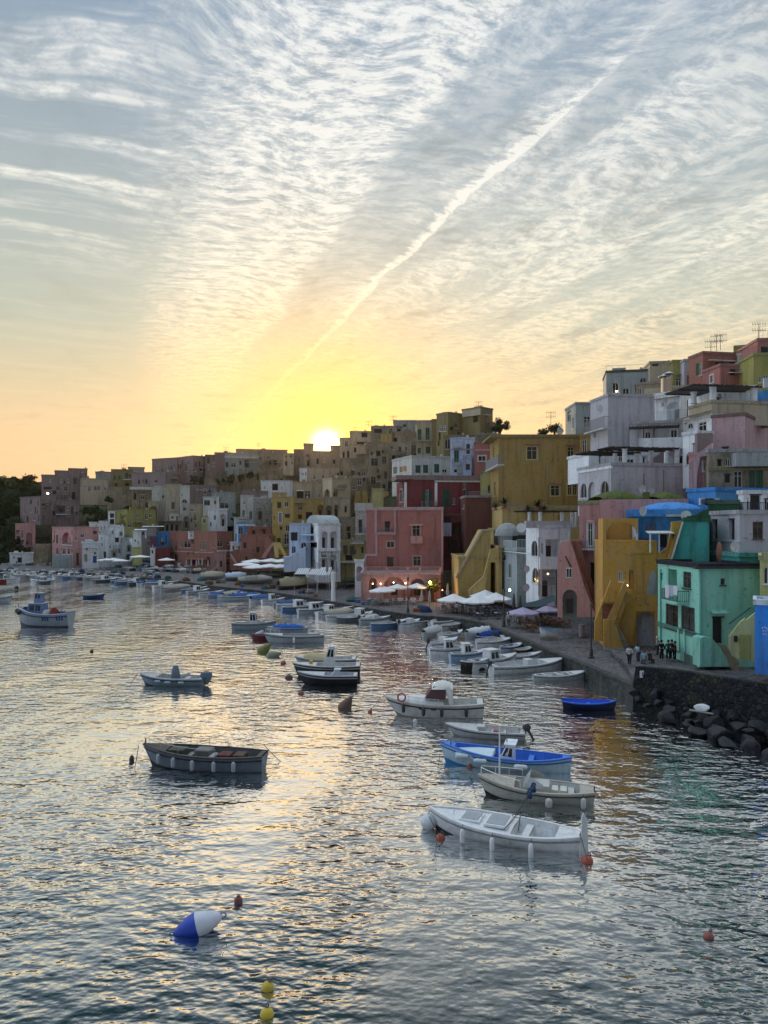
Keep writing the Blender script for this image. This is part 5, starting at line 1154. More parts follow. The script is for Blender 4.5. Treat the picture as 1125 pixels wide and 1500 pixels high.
# 8 outboard boat
r=empty('moored_boat',(0,0,0),'blue-grey rubber trimmed boat with a covered console and covered outboard, left','boat'); A_,B_=(208,1003),(296,1004); L=blen(A_,B_)*1.08
b=hull(r,L,L*.34,.65,.3,.0,.3,.8,.5,(.20,.27,.31),(.4,.42,.42),(.45,.47,.48),(.05,.06,.08),.15,.3,.04,(.02,.03,.04)); brail(b,.55,.97,.4,col=(.4,.42,.42))
m=MB(); m.lathe([(.42,.15),(.40,.6),(.34,1.1),(.22,1.5),(.16,1.6)],(-.3,0,0),10); m.build('covered_console',clothm((.16,.19,.24)),r,True); MB().abox(-1.5,-1.1,-.6,.6,.2,.62).build('bench',paint((.5,.5,.5)),r,bevel=.05); MB().tube([(-.9,.2,.8),(-1.6,.3,1.05)],.09,8).build('rolled_cover',clothm((.5,.5,.48)),r)
m=MB(); m.lathe([(.12,-.35),(.28,0),(.40,.35),(.34,.62),(.1,.72)],(-L/2-.15,0,.45),12,1.3,.9); m.build('covered_outboard',clothm((.15,.20,.24)),r,True); MB().tube([(-L/2-.3,0,.4),(-L/2-.75,0,.25)],[.07,.04],6).build('motor_leg',paint((.04,.04,.04)),r)
for t in (.3,.5,.66): fender(b,t,1,.1,.5,(.3,.35,.38),True)
place(r,A_,B_); rope_obj(W0(190,1003,-.1),W0(202,985,.9),'thin anchor line off the bow of the blue-grey boat',.05)
# 9 trio
r=empty('motorboat',(0,0,0),'black hulled motorboat with a grey-white deck, front of the cluster of three','boat'); A_,B_=(438,1003),(522,1003); L=blen(A_,B_)*1.06
b=hull(r,L,L*.34,.85,.25,.0,.3,.85,.6,(.012,.013,.016),(.45,.46,.46),(.42,.44,.46),(.4,.4,.42),.45,.45,.06,None,(.5,.52,.54)); cabin(b,.30,.45,1.25,.5,(.5,.52,.54),.9,False,base=.8); place(r,A_,B_)
r=empty('motorboat',(0,0,0),'white motorboat with an upright wheelhouse behind the black hulled one','boat'); A_,B_=(430,990),(527,990); L=blen(A_,B_)*1.03
b=hull(r,L,L*.33,.95,.2,.05,.3,.8,.5,(.02,.02,.022),(.5,.5,.48),(.60,.60,.58),(.55,.55,.52),.4,.35,.06); cabin(b,.38,.56,2.55,.55,(.66,.67,.66),.35,True,base=.9); MB().tube([(-.3,0,2.6),(-.3,0,3.2)],.03,6).build('mast',paint((.6,.5,.3)),r); MB().abox(1.2,1.5,-.2,.2,1.0,1.35).build('crate',paint((.6,.35,.05)),r,bevel=.03); place(r,A_,B_)
r=empty('motorboat',(0,0,0),'white boat with a beige cover, rearmost of the cluster of three','boat'); A_,B_=(434,977),(520,977); L=blen(A_,B_)*1.05
b=hull(r,L,L*.33,.8,.2,.05,.3,.8,.5,(.45,.45,.42),(.5,.5,.48),(.6,.6,.57),(.1,.1,.1),.3,.3,.06); tarp(b,.45,.85,(.45,.38,.22),.35,3); place(r,A_,B_)
# 10 grey pair
r=empty('moored_boat',(0,0,0),'grey-blue boat with a small box wheelhouse, left of the bay centre','boat'); A_,B_=(404,923),(341,923); L=blen(A_,B_)*1.04
b=hull(r,L,L*.3,.9,.3,.05,.3,.6,.4,(.27,.33,.36),(.4,.42,.42),(.45,.48,.48),(.1,.12,.14),.3,.25,.06); cabin(b,.40,.58,2.2,.6,(.62,.64,.62),.15); brail(b,.6,.95,.4); place(r,A_,B_)
r=empty('moored_boat',(0,0,0),'pale grey long open boat with dark side marks in front of a blue covered boat','boat'); A_,B_=(388,942),(474,941); L=blen(A_,B_)*1.03
b=hull(r,L,L*.3,.85,.25,.05,.3,.5,.5,(.38,.42,.44),(.3,.32,.33),(.5,.52,.52),(.06,.07,.08),.3,.3,.06); thwarts(b,(.2,.45),(.3,.3,.3),.3); fender(b,.5,1,.12,.6); brail(b,.75,.97,.5); place(r,A_,B_)
r=empty('moored_boat',(0,0,0),'boat with a bright blue cover just behind the pale grey long boat','boat'); A_,B_=(392,930),(450,929); L=blen(A_,B_)*1.04
b=hull(r,L,L*.32,.8,.2,.05,.3,.6,.4,(.30,.35,.38),(.3,.3,.3),(.4,.4,.4),None,.3,.2,.06); tarp(b,.12,.85,(.03,.12,.38),.4,4); place(r,A_,B_)
r=empty('dinghy',(0,0,0),'dark red rowing boat between the grey boats','boat'); A_,B_=(368,938),(398,938); L=blen(A_,B_)*1.04
b=hull(r,L,L*.4,.6,.2,.05,.25,.6,.2,(.12,.015,.02),(.1,.03,.03),(.2,.05,.05),None,.1,.1,.0); thwarts(b,(.3,.6),(.2,.1,.1),.25); place(r,A_,B_)

# ---- generic smaller boats: (bow px,py, stern px,py, kind, hull colour, label)
GREY=(.45,.47,.48); NAVY=(.02,.05,.16)
KN=[0]
def small(A_,B_,kind,col,label,inner=(.5,.5,.5),group=None,z=0,seed=0,fb=.65,extra=None):
    r=empty('moored_boat' if kind not in 'd' else 'dinghy',(0,0,0),label,'boat',group); L=blen(A_,B_)*1.03
    L=max(2.6,min(L,10)); tr=.55 if kind in 'mcs' else .2
    b=hull(r,L,L*(.33 if L>4 else .4),fb,.25,.05,.3,tr,.35,col,inner,(.5,.52,.52) if kind!='d' else (.4,.4,.4),(.05,.06,.08) if kind in 'gmc' else None,.18,.3,.06,None,(.6,.61,.61),ns=12)
    if kind=='c': cabin(b,.34,.60,1.4+fb*.3,.66,(.66,.67,.67),.3)
    if kind=='m': MB().abox(-.3,.35,-.4,.4,.2,1.15).build('console',paint((.6,.61,.61),.4),r,bevel=.05); outboard(b,tilt=.35); 
    if kind=='t': tarp(b,.06,.92,extra or (.5,.5,.48),.45,seed)
    if kind=='g': thwarts(b,(.2,.45,.65),(.45,.42,.36),.3)
    if kind=='d': thwarts(b,(.25,.6),(.45,.42,.36),.2)
    if kind=='s': MB().add([(.6,-.6,fb+.1),(.6,.6,fb+.1),(.2,.55,fb+.6),(.2,-.55,fb+.6)],[(0,1,2,3)]).build('windscreen',glassm(),r); thwarts(b,(.2,.4),(.5,.5,.5),.25)
    place(r,A_,B_); r.location.z=z; return b
WB=(.80,.81,.81)
# right cluster, moored bow to the quay
view('zQ'); v=lambda x,y:(vx(x),vy(y))
small(v(-10,612),v(330,612),'c',WB,'white fishing boat with a tall wheelhouse, leftmost of the right quay cluster',fb=.9) if False else None
small(v(230,608),v(-45,612),'c',WB,'long white boat with a tall grey wheelhouse at the left of the right quay cluster',fb=.8)
b=small(v(322,630),v(82,645),'c',(.30,.42,.55),'pale blue hulled boat with a slanted white cabin in the right quay cluster',fb=.75)
small(v(330,695),v(148,700),'g',(.025,.015,.012),'dark brown hulled boat squeezed beside the white cabin boat in the right cluster',fb=.8,inner=(.2,.1,.06))
b=small(v(500,660),v(215,700),'c',WB,'white boat with a forward leaning cabin window and dark sheer line, right quay cluster',fb=.8)
b=small(v(800,690),v(345,728),'m',(.66,.66,.64),'long white open motorboat with a row of white fenders and black outboard',fb=.75)
for t in (.3,.45,.58,.70,.82): fender(b,t,-1,.12,.6,(.75,.75,.73),True)
small(v(950,752),v(612,768),'g',(.50,.52,.50),'flat white skiff moored in front of the quay, right of the fendered motorboat',fb=.45,inner=(.55,.56,.54))
small(v(660,640),v(430,655),'g',WB,'slender white boat behind the fendered motorboat',fb=.65)
small(v(545,572),v(400,590),'g',(.4,.45,.5),'small blue-rimmed open boat with its bow at the quay kerb',inner=(.03,.12,.4),fb=.6)
small(v(605,600),v(500,612),'d',(.10,.06,.04),'little dark brown dinghy against the quay kerb')
small(v(480,540),v(250,560),'g',WB,'white boat second from the back in the right quay cluster',fb=.65)
small(v(440,505),v(250,525),'t',NAVY,'boat under a navy blue cover in the right quay cluster',extra=(.02,.06,.25),seed=5)
small(v(455,520),v(260,545),'s',(.6,.62,.62),'white boat with a low windscreen beside the navy covered boat',fb=.6)
small(v(385,462),v(190,478),'g',WB,'white pointed boat at the back of the right quay cluster',fb=.6)
small(v(370,475),v(180,500),'t',(.55,.57,.58),'boat with a long grey-white cover at the back of the right cluster',extra=(.6,.62,.62),seed=6)
small(v(175,400),v(-30,440),'g',WB,'high-bowed white wooden boat below the white parasols',fb=.9)
small(v(130,540),v(-50,570),'m',WB,'white motorboat tucked behind the tall grey wheelhouse boat')
small(v(160,490),v(20,512),'s',GREY,'grey motorboat moored left of the pointed white boat')
small(v(20,470),v(-90,500),'t',(.5,.5,.5),'boat with a crumpled grey cover at the left end of the right cluster',extra=(.45,.45,.43),seed=8)
# middle row along the slip
view('z3') if False else None
cur[:]=(300,780,.26667)
small(v(655,415),v(395,425),'g',(.66,.68,.66),'long white open boat lying off the middle slipway',fb=.8)
small(v(815,448),v(640,452),'g',(.02,.06,.045),'dark green open boat beside the long white one off the slipway',inner=(.05,.1,.08),fb=.9)
small(v(920,470),v(795,492),'c',WB,'white boat with a square stern left of the quay row',fb=.75)
small(v(1080,460),v(870,500),'g',WB,'white narrow boat in the middle quay row',fb=.7)
small(v(880,490),v(725,492),'g',(.15,.17,.18),'dark grey boat partly hidden in the middle quay row')
small(v(1080,515),v(962,528),'s',WB,'white boat seen from its stern in the middle quay row',fb=.6)
small(v(1180,510),v(1070,528),'m',WB,'white motorboat at the right end of the middle quay row')
small(v(1260,500),v(1130,520),'g',(.6,.6,.58),'off-white open boat right of the middle quay row')
small(v(1330,505),v(1230,525),'d',(.6,.6,.6),'white dinghy below the terrace of the rose restaurant')
small(v(1420,520),v(1300,540),'g',(.5,.5,.48),'pale boat between the middle row and the right cluster')
# mid left: blue boats and covered boats
small(v(300,372),v(70,376),'g',(.55,.62,.68),'white and blue boat with a blue side band, front of the left cluster',inner=(.05,.15,.4),fb=.8)
small(v(230,355),v(20,358),'t',(.25,.33,.42),'boat under a blue cover behind the blue banded boat',extra=(.04,.10,.28),seed=9)
small(v(390,352),v(300,370),'d',(.3,.33,.33),'grey dinghy at the end of the covered boats')
small(v(372,318),v(140,318),'g',(.35,.38,.38),'long grey rowing boat pulled alongside the covered boats',fb=.5)
def landboat(A,B,z,col,label,hump,seed,group=None,hc=(.35,.36,.36)):
    Aw=W0(*A,z); Bw=W0(*B,z); L=(Aw-Bw).length; r=empty('covered_boat',(0,0,0),label,'boat',group)
    b=hull(r,L,L*.36,.9,.2,.05,.05,.3,.3,hc,(.3,.3,.3),(.4,.4,.4),None,.3,.2,.06,ns=12); tarp(b,.02,.97,col,hump,seed)
    c=(Aw+Bw)/2; d=Aw-Bw; r.location=(c.x,c.y,z+.05); r.rotation_euler=(0,0,math.atan2(d.y,d.x)); return r
landboat(v(115,262),v(-25,262),1.15,(.42,.38,.28),'beached boat under a lumpy tan tarpaulin, leftmost of the covered boats',.9,21)
landboat(v(230,262),v(105,270),1.15,(.55,.62,.70),'beached boat under a pale blue-white tarpaulin between two others',.9,22)
landboat(v(375,285),v(180,285),1.1,(.50,.50,.46),'beached boat under a long creamy grey tarpaulin near the open parasols',.8,23)
landboat(v(570,305),v(400,320),1.1,(.42,.36,.22),'beached boat half covered by a tan and white tarpaulin on the slip',1.4,24,hc=(.10,.09,.08))
small(v(720,368),v(380,372),'g',(.06,.07,.075),'dark boat lying broadside under the tan covered boat on the slip',inner=(.1,.1,.1),fb=.8)
small(v(700,352),v(590,372),'d',(.3,.33,.3),'upturned grey-green skiff at the edge of the slip')
# 16 fishing trawler
cur[:]=(0,820,.23111)
r=empty('fishing_boat',(0,0,0),'blue and white fishing boat with striped stern, deck gear and mast, far left','boat'); A_,B_=v(120,420),v(440,425); L=blen(A_,B_)
b=hull(r,L*1.08,L*.38,1.7,.8,.2,.5,.8,.6,(.27,.31,.33),(.05,.07,.14),(.55,.60,.64),(.04,.06,.16),.5,.22,.05,(.05,.06,.10),(.1,.14,.3))
cabin(b,.48,.78,3.0,.6,(.10,.17,.36),.15,True,(.5,.55,.6),base=1.2,name='wheelhouse'); cabin(b,.52,.66,4.3,.4,(.12,.18,.32),.1,True,(.4,.42,.5),base=3.0,name='upper_bridge')
pole(b,L*.12,0,3,3.4,.06,(.12,.18,.3)); pole(b,-L*.12,0,1.3,3.6,.05,(.2,.1,.1)); MB().tube([(-L*.12,0,4.2),(-L*.38,0,3.0)],.04,6).build('boom',paint((.3,.3,.35)),r)
for (x,y,h,cc) in ((-.24,.5,2.6,(.22,.05,.04)),(-.20,-.3,2.3,(.15,.04,.05)),(-.38,.2,2.1,(.03,.06,.2)),(-.1,.6,2.3,(.5,.5,.48)),(.36,.0,2.6,(.03,.06,.18)),(-.3,-.6,2.0,(.04,.07,.2))):
    m=MB(); m.lathe([(.35,0),(.55,.3),(.5,.8),(.28,h-1.2)],(x*L,y,1.1),9); m.build('net_pile',clothm(cc),r,True)
for i in range(6):
    t=.08+i*.045+(.12 if i>2 else 0); pp=b['pt'](t,.88,1); qq=b['pt'](t,.62,1); MB().box(pp+Vector((0,.02,0)),(.22,0,0),qq-pp,(0,.02,0)).build('painted_stripe',paint((.03,.05,.18)),r)
rows=[]; 
for t in (.1,.95): MB().tube([b['pt'](t,1,1),b['pt'](t,1,1)+Vector((0,0,.6))],.05,6).build('bollard',paint((.1,.1,.2)),r)
tr_=MB(); [tr_.tube([b['pt'](.97,1,s)+Vector((0,0,.5)) for s in (-1,1)],.03,5)]
tr_.build('rail',paint((.5,.5,.5)),r); fender(b,.9,1,.25,.6,(.02,.02,.02)); fender(b,.96,1,.22,.5,(.02,.02,.02)); place(r,A_,B_)
small(v(665,245),v(525,248),'g',NAVY,'small navy blue rowing boat floating alone right of the fishing boat',inner=(.1,.15,.3),fb=.7)
small(v(75,275),v(-70,280),'g',(.40,.45,.48),'pale boat cut off by the left edge of the photo',fb=1.1)
rr=small(v(95,138),v(-15,142),'c',WB,'white boat with an open cockpit in front of the fishing boat at the far left',fb=.7)
cur_b=small(v(130,138),v(40,140),'m',WB,'white launch beside the cockpit boat at the far left',fb=.7)
aw_=MB().prism([W0(*v(-25,160),2.2),W0(*v(42,160),2.2),W0(*v(42,125),3.6),W0(*v(-25,125),3.6)],(0,-.1,0)); tag(aw_.build('red_awning',clothm((.35,.03,.02))),'red awning panel at the very left edge above the pale cut-off boat','awning')
# far rows, many small boats
far=[]
rnd=random.Random(5)
rowdefs=[(0,600,97,100,16,'far left shore row nearest the houses',2.9),(60,560,112,120,12,'second row off the far shore',3.4),(560,1110,108,128,16,'row below the white cube houses',3.2),(230,330,150,152,3,'short row off the far shore',3.4),(600,1100,126,150,9,'outer row below the white cubes',3)]
ordn=['first','second','third','fourth','fifth','sixth','seventh','eighth','ninth','tenth','eleventh','twelfth','thirteenth','fourteenth','fifteenth','sixteenth']
cols=[(WB,'white'),(GREY,'grey'),((.08,.09,.10),'dark'),((.25,.35,.45),'pale blue'),(WB,'white'),((.4,.42,.44),'grey'),(NAVY,'navy')]
for (x0,x1,y0,y1,n,nm,ln) in rowdefs:
    for i in range(n):
        x=x0+(x1-x0)*(i+.5)/n; y=y0+(y1-y0)*i/n+rnd.uniform(-5,5); w=rnd.uniform(34,56); sg=rnd.choice((-1,1)); c,cn=cols[rnd.randrange(7)]; kd=rnd.choice('gcmccs')
        kn={'g':'open boat','c':'cabin boat','m':'console boat','t':'covered boat','s':'small motorboat'}[kd]
        small(v(x+sg*w,y+rnd.uniform(-6,6)),v(x-sg*w,y),kd,c,'%s %s, %s from left in the %s'%(cn,kn,ordn[i],nm),group='small boats moored off the far shore',seed=i,extra=rnd.choice(((.5,.5,.48),(.3,.32,.35),(.05,.1,.25))))
cur[:]=VW['z2']
for (a1,a2,kd,c,lb,fb_) in (((150,1085),(40,1102),'g',WB,'high-bowed white boat left of the beige hulled one',.9),((380,1125),(155,1130),'m',(.42,.40,.33),'large beige hulled boat with orange buoys on deck in the left middle',1.1),((455,1125),(378,1130),'g',WB,'short white boat astern of the beige hulled boat',.7),
    ((580,1155),(452,1160),'g',(.6,.63,.66),'white boat with clutter left of the blue boats',.8),((530,1110),(450,1125),'d',WB,'white dinghy behind the short white boat',.5),((660,1125),(560,1135),'g',(.3,.32,.35),'grey boat against the blue cover',.6),((310,990),(180,1005),'g',(.35,.42,.45),'long pale boat lying on the quay below the left awnings',.5),
    ((250,1050),(150,1062),'c',GREY,'grey cabin boat behind the beige hulled boat',.7),((350,1070),(260,1078),'t',WB,'covered white boat behind the beige hulled boat',.6),((420,1062),(350,1075),'m',WB,'white launch below the brick-red guesthouse',.6),((130,1040),(30,1052),'g',(.2,.22,.25),'dark boat behind the high-bowed white boat',.6),((520,1075),(430,1085),'g',GREY,'grey skiff below the closed white parasols',.6),((1050,1160),(900,1190),'g',(.5,.52,.52),'white plank-like boat right of the blue banded boat',.5)):
    small(v(*a1),v(*a2),kd,c,lb,fb=fb_)
cur[:]=(0,820,.23111)
for i,(x,y,cc_,nm) in enumerate(((40,62,WB,'white'),(110,66,GREY,'grey'),(190,60,(.1,.12,.15),'dark'),(262,66,WB,'white'),(340,62,(.3,.36,.4),'blue-grey'),(430,66,WB,'white'),(500,60,GREY,'grey'),(640,72,WB,'white'),(760,74,(.2,.22,.24),'dark grey'),(850,78,WB,'white'))):
    small(v(x+30,y),v(x-30,y+1),'gctg'[i%4],cc_,'%s boat drawn ashore, %s from the left on the far quay'%(nm,ordn[i]),z=1.15,fb=.7,extra=(.4,.4,.4),seed=i)
cur[:]=VW['z2']
for i in range(26):
    x=20+(i%13)*42+(21 if i>12 else 0)+rnd.uniform(-8,8); y=(1012 if i<13 else 1040)+ (x*.04)+rnd.uniform(-4,4)
    if y>1062: continue
    cc_,nm=((WB,'white'),(GREY,'grey'),((.1,.12,.15),'dark'),((.2,.3,.42),'blue'))[rnd.randrange(4)]; w_=rnd.uniform(24,34); a_=rnd.uniform(-8,8); kk=rnd.choice('gctgd')
    small(v(x+w_,y+a_),v(x-w_,y-a_),kk,cc_,'%s boat on the quay before the guesthouse, %s row, place %s from left'%(nm,'back' if i<13 else 'front',ordn[i%13]),z=1.15,fb=.7,extra=rnd.choice(((.5,.5,.5),(.45,.4,.3),(.1,.2,.4))),seed=i)
# boats lying bow-on to the kerb, all along the quay from the slip to the far left corner
def words(n):
    return ordn[n-1] if n<=16 else (['seventeenth','eighteenth','nineteenth'][n-17] if n<20 else ['twenty','thirty','forty','fifty','sixty'][n//10-2]+('-'+ordn[n%10-1] if n%10 else 'th').replace('yth','ieth'))
km=[]; dd=0.
for i in range(9,len(rim)-2):
    a,b=rim[i],rim[i+1]; L=(b-a).length; u=(b-a)/L; n=Vector((-u.y,u.x,0)); n=n if (n.x>0 or n.y<0) else -n
    if n.y>0 and abs(u.x)>.5: n=-n
    while dd<L:
        p=a+u*dd; km.append((p,n,u)); dd+=rnd.uniform(3.0,5.2)
    dd-=L
km=[k_ for k_ in km if -120<k_[0].x<6]; km.sort(key=lambda k_:k_[0].x/k_[0].y)
for i,(p,n,u) in enumerate(km):
    ln=rnd.uniform(4.4,6.4); gp_=rnd.uniform(1.0,1.8); a_=p+n*gp_; b_2=p+n*(gp_+ln)+u*rnd.uniform(-1.6,1.6)
    cc_,nm=((WB,'white'),(WB,'white'),(GREY,'grey'),((.08,.10,.13),'dark'),((.12,.25,.45),'blue'),((.45,.50,.52),'pale'))[rnd.randrange(6)]; kd=rnd.choice('gcmtgsc')
    r_=empty('moored_boat',(0,0,0),'%s boat moored bow-on to the kerb, %s from the left along the quay'%(nm,words(i+1)),'boat','boats moored bow-on to the quay kerb')
    tr=.5 if kd in 'mcs' else .2; b=hull(r_,ln,ln*.34,.7,.25,.05,.3,tr,.35,cc_,(.4,.4,.4),(.5,.52,.52),(.05,.06,.08),.18,.3,.06,None,(.6,.61,.61),ns=10)
    if kd=='c': cabin(b,.34,.60,1.6,.66,(.66,.67,.67),.3)
    if kd=='m': MB().abox(-.3,.35,-.4,.4,.2,1.15).build('console',paint((.6,.61,.61),.4),r_); outboard(b,tilt=.35)
    if kd=='t': tarp(b,.06,.92,rnd.choice(((.5,.5,.48),(.4,.36,.28),(.05,.12,.3))),.5,i)
    if kd in 'gs': thwarts(b,(.2,.45,.65),(.4,.37,.32),.3)
    c_=(a_+b_2)/2; d_=a_-b_2; r_.location=(c_.x,c_.y,0); r_.rotation_euler=(0,0,math.atan2(d_.y,d_.x))
# nets, crates and fish boxes lying about the quay
for i in range(44):
    k_=km[rnd.randrange(len(km))]; p=k_[0]-k_[1]*rnd.uniform(.9,5)+k_[2]*rnd.uniform(-2,2); side_='left half' if i%2 else 'right half'
    if rnd.random()<.55:
        m=MB().lathe([(rnd.uniform(.5,.8),0),(rnd.uniform(.55,.85),.25),(.45,.7),(.1,.85)],(p.x,p.y,1.2),9,1.2,.8); tag(m.build('net_pile',clothm(rnd.choice(((.05,.12,.12),(.16,.08,.04),(.2,.2,.19),(.03,.05,.12)))),None,True),'heap of fishing net lying on the far quay behind the moored boats','net','net heaps on the far quay')
    else:
        m=MB(); s_=rnd.uniform(.5,.9); m.abox(p.x,p.x+s_,p.y,p.y+.5,1.21,1.45); m.abox(p.x+.05,p.x+s_+.02,p.y+.04,p.y+.5,1.46,1.72); tag(m.build('fish_crate',paint(rnd.choice(((.5,.5,.5),(.08,.15,.35),(.35,.1,.05))),.6)),'stacked fish crates on the far quay behind the moored boats','crate','fish crates on the far quay')
# boat standing on the right quay
cur[:]=VW['zQ']; z_=1.4
Aw=W0(*v(652,490),z_); Bw=W0(*v(765,497),z_); r=empty('rowing_boat',(0,0,0),'little white rowing boat with a light blue inside, standing on the quay','boat')
L=(Aw-Bw).length*1.05; b=hull(r,L,L*.42,.75,.22,.05,.02,.55,.2,(.66,.67,.66),(.10,.28,.50),(.12,.30,.5),None,.3,.1,.0,ns=14); thwarts(b,(.3,.6),(.12,.3,.5),.2); MB().abox(-.9,.9,-.06,.06,-.25,0).build('keel',paint((.3,.25,.2)),r)
c=(Aw+Bw)/2; r.location=(c.x,c.y,z_+.06); d=Aw-Bw; r.rotation_euler=(0,0,math.atan2(d.y,d.x)+.25)

# ================================================================= buoys
cur[:]=VW['full']
def buoy(px,py,r,col,label,shape='ball',tilt=.3):
    root=empty('buoy',W0(px,py),label,'buoy'); p=root.location
    if shape=='ball': prof=[(.02,-r*.9),(r*.6,-r*.75),(r*.98,-r*.2),(r,.1*r),(r*.8,r*.65),(r*.35,r*.98),(.03,r*1.02)]
    elif shape=='barrel': prof=[(.02,-r),(r*.7,-r*.9),(r*.85,-r*.5),(r*.85,r*.7),(r*.6,r*1.05),(.03,r*1.1)]
    else: prof=[(.03,-r*1.1),(r*.5,-r*.8),(r,-.1*r),(r*.95,.4*r),(r*.6,1.2*r),(r*.2,1.9*r),(.05,2.*r)]
    MB().lathe(prof,p,16).build('float',paint(col,.5),root,True); zt=prof[-1][1]
    MB().tube([(p.x+.09*r*4*math.cos(a)*.6,p.y,p.z+zt+.05+.06*math.sin(a)*r*4) for a in [i*math.pi/5 for i in range(11)]],.02*max(1,r*3),6,False).build('ring',paint((.1,.1,.1)),root)
    root.rotation_euler=(random.uniform(-.1,.1),tilt,0); return root
# big blue-white spindle buoy lying on its side
root=empty('buoy',W0(290,1364),'large blue and white spindle-shaped mooring buoy floating on its side','buoy'); p=root.location
prof=[(.04,-.80),(.10,-.76),(.20,-.60),(.36,-.25),(.40,-.02)]; pr2=[(.40,-.015),(.385,.1),(.34,.28),(.22,.58),(.11,.74),(.04,.78)]
MB().lathe(prof,p,20).build('blue_half',paint((.01,.05,.38),.45),root,True); MB().lathe(pr2,p,20).build('white_half',paint((.55,.57,.62),.45),root,True)
for z in (-.84,.82): MB().tube([(p.x+.09*math.cos(a),p.y,p.z+z+.09*math.sin(a)) for a in [i*math.pi/6 for i in range(13)]],.03,6,False).build('eye',paint((.2,.25,.4)),root)
root.location=root.location+Vector((0,0,.20)); root.rotation_euler=(0,R(74),R(12))
buoy(349,1322,.17,(.16,.05,.035),'small brownish red buoy above the big spindle buoy','barrel',.05)
buoy(392,1448,.19,(.45,.33,.02),'upper of the two yellow buoys near the bottom edge','ball',.3); buoy(391,1487,.19,(.5,.36,.02),'lower yellow buoy at the bottom edge','ball',0)
buoy(1038,1373,.17,(.22,.06,.04),'single brownish buoy on the dark water at the lower right')
buoy(645,1228,.20,(.35,.08,.04),'orange ball buoy under the bow of the nearest white boat'); buoy(860,1262,.24,(.35,.08,.04),'orange ball buoy under the stern board of the nearest white boat')
buoy(504,1038,.5,(.10,.05,.03),'dark brown cone-shaped mooring buoy left of the cabin cruiser','cone',.55); buoy(542,1043,.17,(.3,.08,.04),'tiny orange buoy left of the cabin cruiser bow')
buoy(384,955,.62,(.16,.15,.03),'olive yellow tilted mooring buoy, upper of a pair','cone',.8); buoy(397,962,.55,(.18,.20,.12),'grey-green tilted mooring buoy, lower of a pair','cone',1.2); buoy(376,935,.6,(.45,.42,.45),'pinkish white drum buoy beside the dark red rowing boat','cone',.7)
buoy(415,972,.28,(.25,.06,.04),'tiny rusty buoy left of the cluster of three boats'); buoy(423,994,.35,(.08,.04,.03),'dark little buoy at the bow of the black motorboat'); buoy(441,1017,.26,(.2,.05,.03),'tiny red buoy below the black hulled motorboat')
buoy(134,955,.2,(.04,.04,.04),'small black buoy alone on the bright water at the left','barrel'); buoy(608,1056,.14,(.6,.6,.58),'small white buoy under the cabin cruiser')
buoy(655,1130,.17,(.3,.25,.2),'dull brown buoy under the blue wooden boat bow'); buoy(688,1124,.14,(.4,.1,.06),'orange buoy beside the blue wooden boat')
buoy(537,910,.75,(.5,.52,.45),'long whitish buoy leaning on the water off the slipway','cone',.9)
q=buoy(628,1213,.36,(.6,.62,.62),'big round white fender buoy under the bow of the nearest white boat','ball',.2); q.location.z=.25
buoy(24,862,.45,(.02,.02,.02),'dark post buoy left of the fishing boat','barrel')
rope_obj(W0(640,1240,-.1),W0(637,1205,.8),'slack line below the bow of the nearest white boat',.05,.015)
rope_obj(W0(641,1128,-.1),W0(645,1100,.9),'thin line below the bow of the blue wooden boat',.05,.015)
rope_obj(W0(700,1010,-.0),W0(870,992,1.1),'slack mooring rope along the foot of the quay',.2,.02)
rope_obj(W0(870,1018,0),W0(905,990,1.2),'mooring rope from the blue dinghy to the quay',.3,.02)

for (p_,q_,l_) in (((629,1196,1.0),(645,1226,.2),'short bow rope from the nearest white boat down to its orange buoy'),((852,1228,.7),(860,1258,.2),'stern rope of the nearest white boat to its orange buoy'),((557,1022,1.2),(542,1041,.15),'bow rope of the cabin cruiser to the tiny orange buoy'),((706,1150,.8),(688,1124,.2),'bow rope of the cream boat to the orange buoy'),((438,985,.9),(424,993,.3),'bow rope of the black hulled motorboat'),((872,1160,.7),(905,1200,-.1),'stern line of the cream boat sinking into the water')):
    rope_obj(W0(*p_),W0(*q_),l_,.04,.016)
# ================================================================= rocks
def rock_mesh(seed):
    import bmesh
    bm=bmesh.new(); bmesh.ops.create_icosphere(bm,subdivisions=3,radius=1); r=random.Random(seed); d=[(Vector((r.gauss(0,1),r.gauss(0,1),r.gauss(0,1))).normalized(),r.uniform(.45,.85)) for _ in range(16)]
    for v in bm.verts:
        for n,k in d:
            h_=v.co.dot(n)
            if h_>k: v.co-=n*(h_-k)*.92
    me=bpy.data.meshes.new('boulder'); bm.to_mesh(me); bm.free(); me.materials.append(stonem('rock')); me.polygons.foreach_set('use_smooth',[True]*len(me.polygons)); me.set_sharp_from_angle(angle=R(14)); return me
RM=[rock_mesh(i) for i in range(7)]
rk=random.Random(3); n=0
placed=[]
for i in range(400):
    t=rk.uniform(-.02,1.0); k=t*(len(wallbase)-1); j=min(max(int(k),0),len(wallbase)-2); base_=wallbase[j].lerp(wallbase[j+1],k-j); wd=1.0+4.2*min(1,max(0,t)*2.0); off=rk.uniform(.0,1)**1.0*wd
    p=base_+Vector((-.35*off,-off,0)); s=rk.uniform(.3,.85)*(1.15 if off>1 else .9)
    if any((p-q).length<(s+z)*.72 for q,z in placed): continue
    placed.append((p,s)); 
    o=bpy.data.objects.new('boulder',RM[n%7]); C.objects.link(o); o.location=(p.x,p.y,.10+.45*(1-off/5)*rk.random()+max(0,(1-off/wd))*.5); o.scale=(s*rk.uniform(.9,1.5),s,s*rk.uniform(.6,.85)); o.rotation_euler=(rk.uniform(-.3,.3),rk.uniform(-.3,.3),rk.uniform(0,6.28)); tag(o,'dark wet boulder in the rock bank at the foot of the sea wall','boulder','boulders piled along the foot of the sea wall'); n+=1
    if n>=75: break
